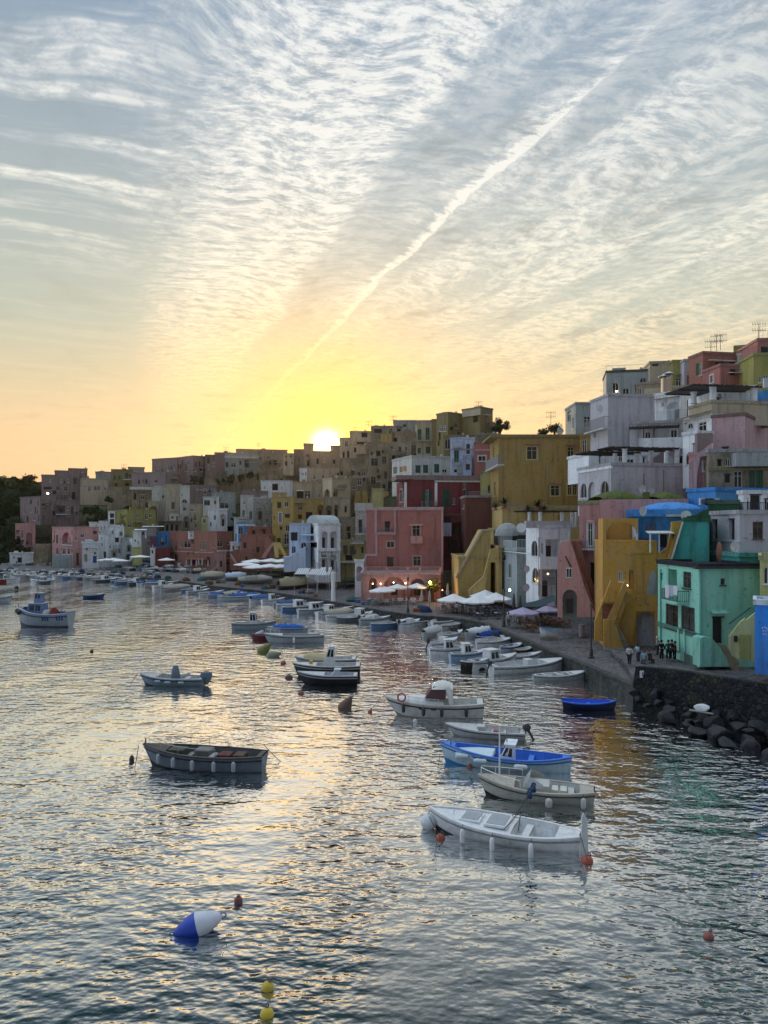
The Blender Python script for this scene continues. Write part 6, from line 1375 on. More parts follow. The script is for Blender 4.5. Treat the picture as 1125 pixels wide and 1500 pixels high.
o=bpy.data.objects.new('boulder',RM[2]); C.objects.link(o); o.location=W0(1029,1038,1.3); o.scale=(.62,.45,.3); o.data=o.data.copy(); o.data.materials[0]=paint((.62,.63,.62),.7); tag(o,'pale white dome-shaped rock on top of the boulders','boulder')
tag(MB().tube([W0(1095,1052,.9),W0(1120,1056,.9)],.1,7).build('driftwood_log',paint((.4,.36,.28),.8)),'pale driftwood log on the boulders at the right edge','log')
tag(MB().tube([W0(1010,1040,.9),W0(1045,1046,.9)],.06,7).build('plank',paint((.35,.33,.27),.8)),'grey plank lying across the boulders under the pale rock','plank')

# ================================================================= parasols, tables, chairs
def parasol(x,y,z,w,label,hgt=2.6,col=(.80,.79,.76),open_=True,group=None,rise=.55,n=8):
    root=empty('parasol',(x,y,z),label,'parasol',group)
    MB().tube([(x,y,z),(x,y,z+hgt)],.035,8).build('pole',paint((.25,.2,.15),.6),root); MB().lathe([(.28,0),(.28,.07),(.06,.1)],(x,y,z),12).build('base',paint((.2,.2,.2)),root)
    if open_:
        m=MB(); rows=[]; N_=n*4
        for k,(rr,zz) in enumerate(((.03,rise),(.35,rise*.62),(.7,rise*.28),(1,0),(1.0,-.18))):
            row=[]
            for i in range(N_+1):
                a=2*math.pi*i/N_+math.pi/n; c=math.cos(math.pi/n)/math.cos(((a)%(2*math.pi/n))-math.pi/n); sag=.06*abs(math.sin(n*a/2))*rr
                row.append(Vector((x+w/2*rr*math.cos(a)*c,y+w/2*rr*math.sin(a)*c,z+hgt-.5+zz-sag)))
            rows.append(row)
        m.grid(rows); m.build('canopy',clothm(col),root,True,auto=18)
    else:
        m=MB().lathe([(.05,0),(.20,.1),(.23,.35),(.17,1.0),(.10,1.6),(.03,1.85)],(x,y,z+hgt-1.85),9,1,.85); m.build('folded_canopy',clothm(col),root,True,auto=20)
    return root
def par_px(px,pyc,Y,w,label,zg=1.25,**k):
    w=w*1.15
    c=P(px,pyc,Y); return parasol(c.x,Y,zg,w,label,hgt=max(2.2,c.z-zg+.25),**k)
view('z4')
for (x,y,w,l) in ((175,1372,3.0,'leftmost small white parasol on the rose restaurant terrace'),(205,1368,2.8,'white parasol overlapping the leftmost one at the rose restaurant'),(292,1350,3.0,'middle white parasol at the rose restaurant'),(425,1345,3.1,'rightmost open white parasol at the rose restaurant, near the lit bush')):
    par_px(vx(x),vy(y),112+(x%7),w,l)
for (x,y,Y,l) in ((458,1420,106,'closed cream parasol left of the pair below the lit bush'),(512,1425,106,'closed cream parasol right of the pair below the lit bush'),(636,1380,113,'slim closed white parasol in front of the dark red passage')):
    c=P(vx(x),vy(y)-7,Y); parasol(c.x,Y,1.25,1,l,open_=False,hgt=max(2.6,c.z-1.25+.3),col=(.6,.52,.4))
Y=103
for (x,y,w,Y,l) in ((675,1435,3.9,102,'large white parasol at the left of the four quay terrace parasols'),(838,1442,4.1,99,'large white parasol in the middle front of the quay terrace'),(895,1405,3.8,106,'large white parasol behind the others on the quay terrace'),(968,1425,3.6,101,'large white parasol at the right of the quay terrace')):
    par_px(vx(x),vy(y),Y,w*1.0,l,n=4 if False else 8,rise=.8)
view('zQ')
for (x,y,w,Y,l) in ((545,325,3.3,87,'left lilac parasol over the wooden chairs'),(690,310,3.2,90,'right lilac parasol over the wooden chairs')): par_px(vx(x),vy(y),Y,w,l,col=(.42,.38,.50),rise=.6)
for (x,y,Y,l) in ((487,250,92,'dark closed parasol left beside the lamp post'),(528,265,92,'second dark closed parasol beside the lamp post')):
    c=P(vx(x),vy(y-40),Y); parasol(c.x,Y,1.25,1,l,open_=False,hgt=c.z-1.25,col=(.10,.10,.08))
tz_=tag(MB().grid([[P(vx(a)+ (b2-.5)*0,vy(y_+b2*0),Yy) for (a,y_,Yy) in row] for b2,row in ((0,((500,285,93),(620,262,94),(748,222,95))),(1,((560,296,89),(650,300,89.5),(750,262,90))))]).build('shade_sail',clothm((.05,.08,.09)),None,True),'dark grey shade sail stretched beside the white columned house','shade sail')
# left-hand parasols
view('z2')
rn=0
for (x,y,w,Y,l) in ((905,940,5,158,'back left flat white parasol of the mid quay group'),(1020,935,5,157,'back middle white parasol of the mid quay group'),(1100,938,5,156,'back right white parasol of the mid quay group'),(850,960,4.6,151,'front left white parasol of the mid quay group'),(920,978,5,148,'front second white parasol of the mid quay group'),(1010,972,5,148,'front third white parasol of the mid quay group'),(1080,975,5,148,'front right white parasol of the mid quay group'),(300,930,4,196,'lone white parasol by the brick-red guesthouse'),
    ):
    par_px(vx(x),vy(y),Y,w,l,n=4,rise=.5)
for i,(x,y) in enumerate(((436,965),(470,960),(505,965),(520,955),(545,955),(585,965),(650,985))):
    c=P(vx(x),vy(y)-5,184); parasol(c.x,184,1.25,1,ordn[i]+' closed pale parasol from the left in front of the brick-red guesthouse',open_=False,hgt=max(3.2,c.z-1.0),col=(.5,.46,.45),group='closed parasols of the guesthouse')
view('z1')
for (x,y,Y,l) in ((780,835,200,'long white parasol by the slanted white stairs'),(735,838,202,'smaller white parasol left of the long one by the slanted stairs'),(965,815,196,'white awning-like parasol under the stilt house'),(820,842,199,'white parasol right of the long one by the slanted stairs')): par_px(vx(x),vy(y),Y,5,l,n=4,rise=.4)
view('z3')
for i,(x0,x1,y0,y1,Y,l) in enumerate(((240,330,1185,1225,126,'left striped white awning of the white arcade house cafe'),(330,400,1190,1228,125,'middle striped white awning of the white arcade house cafe'),(395,480,1178,1232,124,'right striped white awning of the white arcade house cafe'))):
    A=P(vx(x0),vy(y1),Y); B=P(vx(x1),vy(y1),Y); Cc=P(vx(x1)+4,vy(y0),Y+3.5); D=P(vx(x0)+6,vy(y0),Y+3.5); root=empty('awning',A,l,'awning')
    MB().prism([A,B,Cc,D],(0,0,.05)).build('canopy',clothm((.62,.63,.63)),root); m=MB()
    for k in range(5):
        p0=A.lerp(B,(k+.35)/5.); p1=A.lerp(B,(k+.6)/5.); q0=D.lerp(Cc,(k+.35)/5.); q1=D.lerp(Cc,(k+.6)/5.); m.prism([v_+Vector((0,0,.055)) for v_ in (p0,p1,q1,q0)],(0,0,.01))
    m.build('stripe',clothm((.30,.31,.32)),root)
    for q_ in (A,B): MB().tube([(q_.x,q_.y,1.2),(q_.x,q_.y,q_.z)],.05,6).build('post',paint((.4,.4,.4)),root)
for (x,Y,l) in ((465,119,'tall closed grey parasol left of the white arcade cafe post'),(528,121,'tall closed grey parasol right of the white arcade cafe post')):
    c=P(vx(x),vy(1130),Y); parasol(c.x,Y,1.2,1,l,open_=False,hgt=c.z-1.2,col=(.28,.28,.31)); 
c=P(vx(507),vy(1210),117); tag(MB().lathe([(.35,0),(.33,.1),(.30,c.z-1.2-.3),(.36,c.z-1.2)],(c.x,117,1.2),12).build('white_pillar',plaster(PAL['white']),None,True),'white round pillar at the slip in front of the white arcade cafe','pillar')

def chair_parts(x,y,z,rot,col,label,group,src=[None]):
    root=empty('chair',(0,0,0),label,'chair',group); m_=paint(col,.6)
    MB().abox(-.22,.22,-.22,.22,.43,.47).build('seat',m_,root); m=MB()
    for i in range(4): m.abox(-.2+i*.11,-.15+i*.11,.18,.21,.47,.9)
    m.abox(-.22,.22,.18,.215,.86,.92); m.build('backrest',m_,root)
    for (a,b2) in ((-.2,-.2),(.17,-.2),(-.2,.17),(.17,.17)): MB().abox(a,a+.035,b2,b2+.035,0,.43).build('leg',m_,root)
    root.location=(x,y,z); root.rotation_euler=(0,0,rot); return root
def table_parts(x,y,z,w,col,label,group,cloth=False):
    root=empty('table',(0,0,0),label,'table',group)
    MB().abox(-w/2,w/2,-w/2,w/2,.72,.76).build('table_top',paint(col,.6),root); MB().tube([(0,0,.03),(0,0,.72)],.04,8).build('leg',paint((.1,.1,.1)),root); MB().lathe([(.28,0),(.28,.03),(.05,.05)],(0,0,0),10).build('base',paint((.1,.1,.1)),root)
    if cloth:
        m=MB(); k=w/2+.02; rr=[]
        for i in range(33):
            a=2*math.pi*i/32; s_=1/max(abs(math.cos(a)),abs(math.sin(a))); rr.append((k*s_*math.cos(a),k*s_*math.sin(a),1+.04*math.sin(i*2.3)))
        m.grid([[Vector((p[0]*q,p[1]*q,zz)) for p in rr] for q,zz in ((0.01,.775),(1,.77),(1.03,.60),(1.06,.42))]); m.build('tablecloth_drop',clothm((.6,.58,.53)),root,True,auto=50)
    root.location=(x,y,z); return root
def terrace(spots,tcol,ccol,tl,cl,tg,cg,cloth=False,Z=1.24):
    T0=C0=None; k=0
    for (x,y) in spots:
        if T0 is None: T0=table_parts(x,y,Z,.85,tcol,tl,tg,cloth); t_=T0
        else: t_=copy_tree(T0); t_.location=(x,y,Z)
        for (dx,dy,ro) in ((-.75,0,math.pi/2),(.75,0,-math.pi/2),(0,-.75,math.pi),(0,.75,0)):
            if C0 is None: C0=chair_parts(x+dx,y+dy,Z,ro,ccol,cl,cg); c_=C0
            else: c_=copy_tree(C0); c_.location=(x+dx,y+dy,Z); c_.rotation_euler=(0,0,ro+random.uniform(-.3,.3))
view('z4')
def spots_px(lst,z=1.24): return [(W0(vx(a),vy(b_),z).x,W0(vx(a),vy(b_),z).y) for a,b_ in lst]
terrace(spots_px([(150,1470),(215,1478),(310,1472),(400,1475)]),(.6,.58,.55),(.6,.58,.55),'white clothed table on the rose restaurant terrace','pale chair at a white clothed table of the rose restaurant','white clothed tables of the rose restaurant','chairs of the rose restaurant',True)
view('zQ')
terrace(spots_px([(40,318),(100,330),(160,322),(215,335),(255,345),(310,330),(330,352),(270,375),(370,350),(385,372)]),(.35,.38,.42),(.06,.07,.09),'grey table under the large white parasols on the quay terrace','dark chair at a table under the large white parasols','tables under the large white parasols','dark chairs under the large white parasols')
terrace(spots_px([(520,400),(580,420),(640,410),(600,455),(680,415),(730,420),(790,425)]),(.16,.07,.03),(.18,.08,.03),'brown wooden table beneath the lilac parasols','brown wooden chair beneath the lilac parasols','wooden tables beneath the lilac parasols','wooden chairs beneath the lilac parasols')
view('z2')
terrace(spots_px([(440,1020),(500,1022),(560,1020),(620,1024)]),(.5,.5,.5),(.5,.5,.5),'pale table in front of the brick-red guesthouse','pale chair in front of the brick-red guesthouse','tables of the brick-red guesthouse','chairs of the brick-red guesthouse')
terrace(spots_px([(850,1030),(930,1035),(1010,1032),(1080,1035)]),(.12,.12,.12),(.05,.05,.05),'dark table under the mid quay parasols','dark chair under the mid quay parasols','dark tables under the mid quay parasols','dark chairs under the mid quay parasols')
# lattice screen and lamp posts
def lamp_post(px,pyb,pyt,z,label,lit=False):
    b_=W0(px,pyb,z); Y=b_.y; hgt=(pyb-pyt)*Y/F; x=b_.x; root=empty('street_lamp',b_,label,'street lamp','lamp posts along the quay')
    MB().lathe([(.30,0),(.30,.12),(.18,.18),(.16,.7),(.09,.85),(.075,1.1),(.06,hgt-.75),(.10,hgt-.72),(.05,hgt-.68)],b_,12).build('pole',paint((.035,.03,.03),.5),root,True)
    MB().lathe([(.09,0),(.19,.38)],(x,Y,b_.z+hgt-.66),6).build('lantern',paint((.20,.12,.08),.25),root); MB().lathe([(.22,0),(.14,.14),(.03,.26)],(x,Y,b_.z+hgt-.28),6).build('lantern_cap',paint((.03,.03,.03),.5),root)
    return root
lamp_post(866,964,883,1.2,'iron street lamp with bronze lantern at the quay edge before the pink gable')
lamp_post(738,918,862,1.2,'iron street lamp left of the lilac parasols, near the white parasols')
lamp_post(597.5,899,845,1.15,'iron street lamp on the rose restaurant terrace')
cur[:]=VW['z3']; lamp_post(vx(590),vy(1330),vy(1150),1.15,'tall thin lamp post right of the white arcade house cafe')
lamp_post(vx(235),vy(1360),vy(1215),1.15,'dark lamp post beside the tan covered boat') if False else None
# notice on the wall
p0=W0(933,975,2.0); cur[:]=VW['zR']
nf=MB(); A=wallbase[0].lerp(wallbase[1],.08)+Vector((0,-.35,2.1)); 
root=empty('notice_board',A,'small white notice with a dark arrow mark on the end of the sea wall','sign'); MB().abox(A.x-.02,A.x+.36,A.y-.03,A.y,A.z,A.z+.5).build('board',paint((.75,.75,.75),.6),root); MB().abox(A.x+.14,A.x+.20,A.y-.042,A.y-.031,A.z+.1,A.z+.4).build('mark',paint((.03,.03,.03)),root)
# bin / post
p0=W0(852,933,1.25); tag(MB().lathe([(.3,0),(.3,1.25),(.33,1.28),(.1,1.4)],p0,14).build('litter_bin',paint((.25,.2,.22),.6),None,True),'grey cylinder bin against the dusty pink gable','litter bin')

# satellite dishes, air conditioners, aerials
def dish(k,x,y,Y,r,label,col=(.65,.66,.66),yaw=.4):
    view(k); c=P(vx(x),vy(y),Y); root=empty('satellite_dish',c,label,'satellite dish')
    m=MB().lathe([(.02,0),(r*.5,.04),(r,.17*r+.05),(r,.17*r+.08),(r*.5,.07),(.02,.03)],(0,0,0),18); cx,sx=math.cos(yaw),math.sin(yaw)
    m.v=[(c.x+v_[0]*cx+v_[2]*-sx, c.y+v_[0]*sx-v_[2]*cx, c.z+v_[1]) for v_ in m.v]; m.build('reflector',paint(col,.4),root,True)
    MB().tube([c+Vector((0,.0,0)),c+Vector((.1,.35,-.4)),c+Vector((.1,.5,-.7))],.03,5).build('bracket',paint((.3,.3,.3)),root); MB().tube([c+Vector((0,-.05,-r*.9)),c+Vector((-sx*.6,-cx*.6,-.05))],.02,5).build('feed_arm',paint((.3,.3,.3)),root)
dish('zR',285,315,75,.48,'white satellite dish on the left rim of the blue dome roof'); dish('zR',566,345,71,.46,'white satellite dish at the tip of the teal gable',yaw=-.5); dish('zR',806,588,61.5,.85,'large rusty red satellite dish on the white and lilac house',(.28,.09,.06),.9); dish('zR',900,555,61.5,.42,'white satellite dish right of the large rusty one',yaw=.2)
dish('zR',340,185,85,.5,'satellite dish between the two green vaults'); dish('z6',155,470,104,.55,'satellite dish on the pinkish flank of the lilac block'); dish('z5',385,905,108,.7,'white satellite dish above the grey quay house roof terrace',yaw=-.6); dish('z5',432,1188,97,.45,'upper little satellite dish on the left side of the white columned house'); dish('z5',428,1315,97,.5,'lower little satellite dish on the left side of the white columned house')
dish('z6',400,935,85,.5,'satellite dish at the foot of the long lilac wall'); dish('z5',660,240,140,.7,'dish on the low roof left of the grey cube house')
view('zR')
for i,x in enumerate((668,700,732)):
    c=P(vx(x),vy(275),74.6); root=empty('air_conditioner',c,ordn[i]+' air conditioner from the left on the bright blue house','air conditioner','air conditioners of the bright blue house'); MB().box(c,(1.0,0,0),(0,.35,0),(0,0,.7)).build('casing',paint((.5,.6,.7),.5),root,bevel=.03); m=MB().lathe([(.02,0),(.26,0),(.26,.02)],(0,0,0),14); m.v=[(c.x+.36+v_[0],c.y-.012-v_[2]*.5,c.z+.35+v_[1]) for v_ in m.v]; m.build('fan_grille',paint((.12,.15,.2)),root)
view('z6'); c=P(vx(1102),vy(345),97); root=empty('air_conditioner',c,'white air conditioner by the mustard-green house at the right edge','air conditioner'); MB().box(c,(1.0,0,0),(0,.35,0),(0,0,1.2)).build('casing',paint((.5,.52,.52),.5),root,bevel=.03)
for i,x in enumerate((525,552)):
    p=P(vx(x),vy(395),104); t_=P(vx(x),vy(295 if i==0 else 280),104); root=empty('steel_chimney',p,('left' if i==0 else 'right')+' shiny steel chimney pipe of the upper right roofs','chimney'); MB().lathe([(.42,0),(.42,t_.z-p.z)],p,16).build('flue',paint((.55,.45,.36),.18,.95,.05),root,True); MB().lathe([(.75,0),(.75,.06),(.2,.35)],(t_.x,t_.y,t_.z+.25),16).build('cowl',paint((.3,.32,.34),.3,.8),root); MB().tube([t_,t_+Vector((0,0,.3))],.1,6).build('stub',paint((.2,.2,.2)),root)
def aerial(k,x,yb,yt,Y,label,n=4):
    view(k); b_=P(vx(x),vy(yb),Y); t_=P(vx(x),vy(yt),Y); hgt=t_.z-b_.z; root=empty('aerial',b_,label,'aerial'); MB().tube([b_,t_],.045,5).build('mast',paint((.12,.11,.10)),root); m=MB()
    for j in range(2):
        z=t_.z-.15-j*.9; m.tube([(b_.x-1.0,Y,z),(b_.x+1.0,Y,z+.1)],.03,4)
        for i in range(n+2): xx=b_.x-.9+i*1.8/(n+1); m.tube([(xx,Y-.1,z-.35+.1*j),(xx,Y+.1,z+.4)],.02,4)
    m.build('antenna',paint((.12,.11,.10)),root)
for a_ in (('z6',795,150,75,118,'leftmost of the three tall aerials on the rust-red house'),('z6',828,135,45,118,'middle tall aerial on the rust-red house'),('z6',850,130,38,118,'rightmost of the three tall aerials on the rust-red house'),('z6',1073,75,-25,108,'aerial mast on the red top house'),
   ('z4',262,235,185,200,'aerial on the skyline above the ruined tower house'),('z4',92,262,220,214,'aerial on the open roof terrace right of the sun'),('z4',848,130,85,184,'aerial on the largest dark olive block'),('z5',595,262,110,150,'thin aerial behind the big ochre house'),('z2',933,180,135,272,'aerial mast on the wide skyline building with the dome'),
   ('z3',655,248,215,228,'aerial on the pale stone skyline house beside the sun'),('z2',707,205,165,268,'small aerial above the long grey skyline villa'),('z1',850,215,190,258,'aerial on the yellow villa of the left skyline')): aerial(*a_)
# clothes on the green house balcony
f=g_.L; view('zR'); m=MB()
for i,(x,y0,y1) in enumerate(((432,808,895),(462,812,885),(490,815,878))):
    c0=f.V(x,y0,1.06); c1=f.V(x+24,y0,1.06); z0_=f.V(x,y1,1.06).z; rows=[]
    for j in range(5): rows.append([Vector((c0.lerp(c1,k/6).x-.04*math.sin(k*1.7+i),c0.lerp(c1,k/6).y,c0.z+(z0_-c0.z)*j/4)) for k in range(7)])
    lo=MB().grid(rows).build('hanging_laundry',clothm((.62,.63,.64) if i!=1 else (.42,.45,.5)),None,True); tag(lo,['white sheet hung left on the mint green balcony','grey-blue cloth hung in the middle of the mint green balcony','white cloth hung right on the mint green balcony'][i],'laundry')

# ================================================================= people
SK=(.35,.2,.14)
def skin_obj(name,verts,edges,rad,mat,parent,sub=1):
    me=bpy.data.meshes.new(name); me.from_pydata(verts,edges,[]); o=bpy.data.objects.new(name,me); C.objects.link(o); me.materials.append(mat)
    o.modifiers.new('skin','SKIN'); 
    for i,r_ in enumerate(rad): me.skin_vertices[0].data[i].radius=(r_,r_) if not isinstance(r_,tuple) else r_
    me.skin_vertices[0].data[0].use_root=True
    o.modifiers['skin'].use_smooth_shade=True
    s_=o.modifiers.new('sub','SUBSURF'); s_.levels=s_.render_levels=sub; o.parent=parent; return o
def person(px,py,z,rot,label,shirt,trousers,hair=(.03,.02,.015),pose='stand',scale=1.,bag=False):
    root=empty('person',(0,0,0),label,'person'); 
    sit=pose=='sit'; hip=.50 if sit else .95
    lean=.10 if pose=='lean' else 0
    j={'pel':(0,0,hip),'waist':(0,-lean*.3,hip+.16),'chest':(0,-lean,hip+.38),'neck':(0,-lean*1.2,hip+.53),'head':(0,-lean*1.4-.02,hip+.68),'top':(0,-lean*1.4-.01,hip+.78)}
    V=[];E=[];Rr=[]
    def add(p,r_,par=None):
        V.append(p);Rr.append(r_)
        if par is not None: E.append((par,len(V)-1))
        return len(V)-1
    pel=add(j['pel'],.115); wa=add(j['waist'],.105,pel); ch=add(j['chest'],.13,wa); ne=add(j['neck'],.055,ch); hd=add(j['head'],.092,ne); add(j['top'],.075,hd)
    legs=[];arms=[]
    for s in (-1,1):
        st=.06*s if pose=='walk' else 0
        if sit: knee=(s*.11,-.42,hip-.02); ank=(s*.12,-.42,hip-.44); toe=(s*.12,-.58,hip-.48)
        else: knee=(s*.10,-.03-st*1.5,.50); ank=(s*.11,.03-st*3,.08); toe=(s*.12,-.13-st*3,.035)
        a=add((s*.09,0,hip-.03),.095,pel); k_=add(knee,.062,a); an=add(ank,.04,k_); add(toe,.035,an); legs.append(((s*.09,0,hip-.03),knee,ank))
        sh=(s*.18,-lean,hip+.45); el=(s*.25,-lean+.02,hip+.18) if pose!='reach' else (s*.24,-.12,hip+.24); wr=(s*.24,-lean-.14,hip-.04) if pose!='reach' else (s*.15,-.32,hip+.20)
        if pose=='lean': el=(s*.24,-.2,hip+.22); wr=(s*.16,-.42,hip+.14)
        b1=add(sh,.055,ch); b2=add(el,.042,b1); b3=add(wr,.028,b2); d=(Vector(wr)-Vector(el)).normalized(); pa=add(tuple(Vector(wr)+d*.07),.032,b3)
        for q in range(4):
            u=Vector((0,.018*(q-1.5),0)); f1=add(tuple(Vector(wr)+d*.12+u*1.2),.0095,pa); add(tuple(Vector(wr)+d*(.155+.008*(q in (1,2)))+u*1.3+Vector((0,-.01,-.01))),.0085,f1)
        add(tuple(Vector(wr)+d*.06+Vector((0,-.05,.0))),.011,b3); arms.append((sh,el,wr))
    bd=skin_obj('body',V,E,Rr,paint(SK,.6,var=.05),root)
    # clothes follow the body
    V2=[j['waist'],j['chest'],(0,-lean*1.1,hip+.47),(0,0,hip+.02)];E2=[(0,1),(1,2),(0,3)];R2=[.13,.155,.09,.135]
    for sh,el,wr in arms:
        n_=len(V2); V2+= [sh,el,tuple(Vector(el).lerp(Vector(wr),.75 if sum(shirt)<1 else .1))]; E2+=[(1,n_),(n_,n_+1),(n_+1,n_+2)]; R2+=[.075,.055,.045]
    skin_obj('shirt',V2,E2,R2,clothm(shirt),root)
    V3=[(0,0,hip+.04)];E3=[];R3=[.135]
    for hp,kn,an in legs:
        n_=len(V3); V3+=[hp,kn,tuple(Vector(kn).lerp(Vector(an),.9))]; E3+=[(0,n_),(n_,n_+1),(n_+1,n_+2)]; R3+=[.115,.08,.062]
    skin_obj('trousers',V3,E3,R3,clothm(trousers),root)
    hx,hy,hz=j['head']; m=MB().lathe([(.085,-.06),(.108,.0),(.112,.05),(.09,.11),(.04,.145),(.01,.15)],(hx,hy+.022,hz),12); m.build('hair',paint(hair,.8),root,True)
    for s in (-1,1): MB().lathe([(.005,-.012),(.013,0),(.005,.012)],(hx+s*.036,hy-.088,hz+.01),8).build('eye',paint((.02,.02,.02)),root); MB().abox(hx+s*.042-.03,hx+s*.042+.045,hy-.05-(.1 if not sit else 0) if False else -.10+an[1]*0,.06,.0,.05) if False else None
    MB().prism([(hx-.015,hy-.085,hz-.03),(hx+.015,hy-.085,hz-.03),(hx,hy-.085,hz+.02)],(0,-.03,0)).build('nose',paint(SK,.6),root); MB().abox(hx-.025,hx+.025,hy-.094,hy-.085,hz-.055,hz-.047).build('mouth',paint((.2,.06,.05)),root)
    if bag: MB().abox(-.12,.12,.13,.26,hip+.12,hip+.45).build('backpack',clothm((.4,.42,.42)),root,bevel=.03)
    p=W0(px,py,z); root.location=(p.x,p.y,z); root.rotation_euler=(0,0,rot); root.scale=(scale,)*3; return root
person(922,976,1.46,2.6,'person in a white top and dark trousers with a pale backpack on the quay','' or (.6,.6,.6),(.03,.03,.04),pose='walk',bag=True)
person(935,972,1.46,-1.2,'person in a light blue shirt bending forward beside the sea wall',(.35,.5,.58),(.05,.06,.1),pose='lean',scale=.97)
person(944,975,1.46,-.6,'person in a cyan blue shirt sitting at the end of the sea wall',(.2,.42,.52),(.08,.08,.1),hair=(.12,.03,.02),pose='sit')
person(951,974,1.46,.4,'person with reddish hair just right of the cyan shirt',(.15,.05,.04),(.03,.03,.03),hair=(.15,.05,.02),pose='sit')
person(969,968,1.66,.2,'person in black clothes standing in front of the mint green house',(.02,.02,.022),(.02,.02,.025),pose='stand')
person(979,968,1.66,2.9,'person in a dark grey coat, left of the close trio by the green house',(.05,.05,.055),(.03,.03,.03),pose='stand')
person(985,967,1.66,-.7,'person in a dark brown jacket in the middle of the close trio',(.06,.035,.03),(.025,.025,.03),pose='lean')
person(963,962,1.66,.9,'person with a white hat-like top of hair leaning on the green house corner',(.3,.3,.28),(.06,.05,.05),hair=(.5,.5,.48),pose='reach')
person(989,969,1.66,1.2,'person in black at the right of the close trio by the green house',(.03,.02,.02),(.02,.02,.02),pose='stand',scale=.97)
cur[:]=VW['zQ']
person(vx(125),vy(352),1.24,1.0,'person in a white shirt beside the tables under the big parasols',(.6,.6,.6),(.05,.05,.06),pose='stand')
person(vx(660),vy(345)+8,1.24,-1.0,'person in a pale shirt behind the wooden chairs',(.5,.55,.6),(.05,.05,.06),pose='stand')
person(vx(700),vy(400),1.24,-1.0,'person in light clothes near the lilac parasol pole',(.45,.4,.4),(.1,.1,.1),pose='sit')
for i,(x,y,s_) in enumerate(((455,430,(.55,.5,.5)),)): person(vx(x),vy(y),1.24,0,'person in a pale top by the lamp post at the lilac parasols',s_,(.1,.1,.1))
cur[:]=VW['z2']
for i,(x,y,s_) in enumerate(((400,1000,(.5,.5,.5)),(640,1010,(.4,.45,.5)),(930,1030,(.45,.6,.65)),(290,995,(.6,.6,.6)))): person(vx(x),vy(y)+4,1.24,i,['person in grey standing at the left of the closed parasols','person in pale blue at the right of the closed parasols','person in turquoise under the mid quay parasols','person in white by the lone parasol'][i],s_,(.04,.04,.05))

# lit lamps
def bulb(p,label,r=.09,s=14,col=(1,.75,.45),power=0):
    root=empty('wall_lamp',p,label,'lamp','' or None); MB().lathe([(.02,-r),(r*.8,-r*.6),(r,0),(r*.8,r*.6),(.02,r)],p,12).build('bulb',emitm(col,s),root,True); MB().tube([p+Vector((0,0,r)),p+Vector((0,.25,r+.12))],.02,5).build('bracket',paint((.05,.05,.05)),root)
    if power:
        l=bpy.data.lights.new('lamp_light','POINT'); l.energy=power; l.color=col; l.shadow_soft_size=.15; o=bpy.data.objects.new('lamp_light',l); C.objects.link(o); o.location=p+Vector((0,-.35,-.1))
view('z4')
for i,(x,y) in enumerate(((122,1336),(176,1336),(265,1328),(347,1332))): bulb(g.F.V(x,y,.3) if False else P(vx(x),vy(y),118.4),ordn[i]+' glowing lamp from the left above the arches of the rose restaurant',.10,9,power=6)
bulb(P(vx(515),vy(1325),115.5),'bright warm lamp lighting the bush at the rose restaurant',.16,30,(1,.62,.22),130)
bulb(P(vx(600),vy(1380),114),'warm lamp low beside the dark red passage',.08,10,(1,.4,.12),120)
bsh=P(vx(530),vy(1340),116.5); tree(bsh.x,116.8,1.2,3.6,1.5,'lit yellow-green climbing bush at the right end of the rose restaurant',seed=90,n=900,leaf=.2,col=(.10,.12,.03))
view('z5'); bulb(P(vx(575),vy(1222),96),'glowing ceiling lamp in the lower terrace of the white columned house',.1,12); bulb(P(vx(312),vy(1333),99),'bright white lamp left of the lamp post by the grey quay house',.16,12,(.9,.95,1)); bulb(P(vx(1118),vy(1302),73),'lit wall lamp on the ochre stair house',.09,10)
view('z6'); bulb(P(vx(250),vy(368),125.6),'lit lamp on the wide grey-white skyline house',.13,14); view('z1'); bulb(P(vx(328),vy(388),245),'lit window lamp on the dark mauve far left house',.35,6,(1,.85,.7))

# ================================================================= aeroplane trail streak, gulls
# ================================================================= camera, sky, sun
sc=bpy.context.scene
cam=bpy.data.cameras.new('camera'); co=bpy.data.objects.new('camera',cam); C.objects.link(co); co.location=(0,0,H); co.rotation_euler=(R(90),0,0)
cam.sensor_fit='VERTICAL'; cam.sensor_height=24; cam.lens=24*F/1500; cam.shift_y=20/1500; cam.clip_start=.1; cam.clip_end=12000; sc.camera=co
sc.render.resolution_x=768; sc.render.resolution_y=1024
SUN_AZ=math.atan((478-HX)/F); SUN_EL=math.atan((HY-652)/math.hypot(F,478-HX))
sd=Vector((math.sin(SUN_AZ)*math.cos(SUN_EL),math.cos(SUN_AZ)*math.cos(SUN_EL),math.sin(SUN_EL)))
sl=bpy.data.lights.new('sun','SUN'); sl.energy=2.2; sl.angle=R(.5); sl.color=(1,.62,.30); so=bpy.data.objects.new('sun',sl); C.objects.link(so); so.rotation_euler=sd.to_track_quat('Z','Y').to_euler()

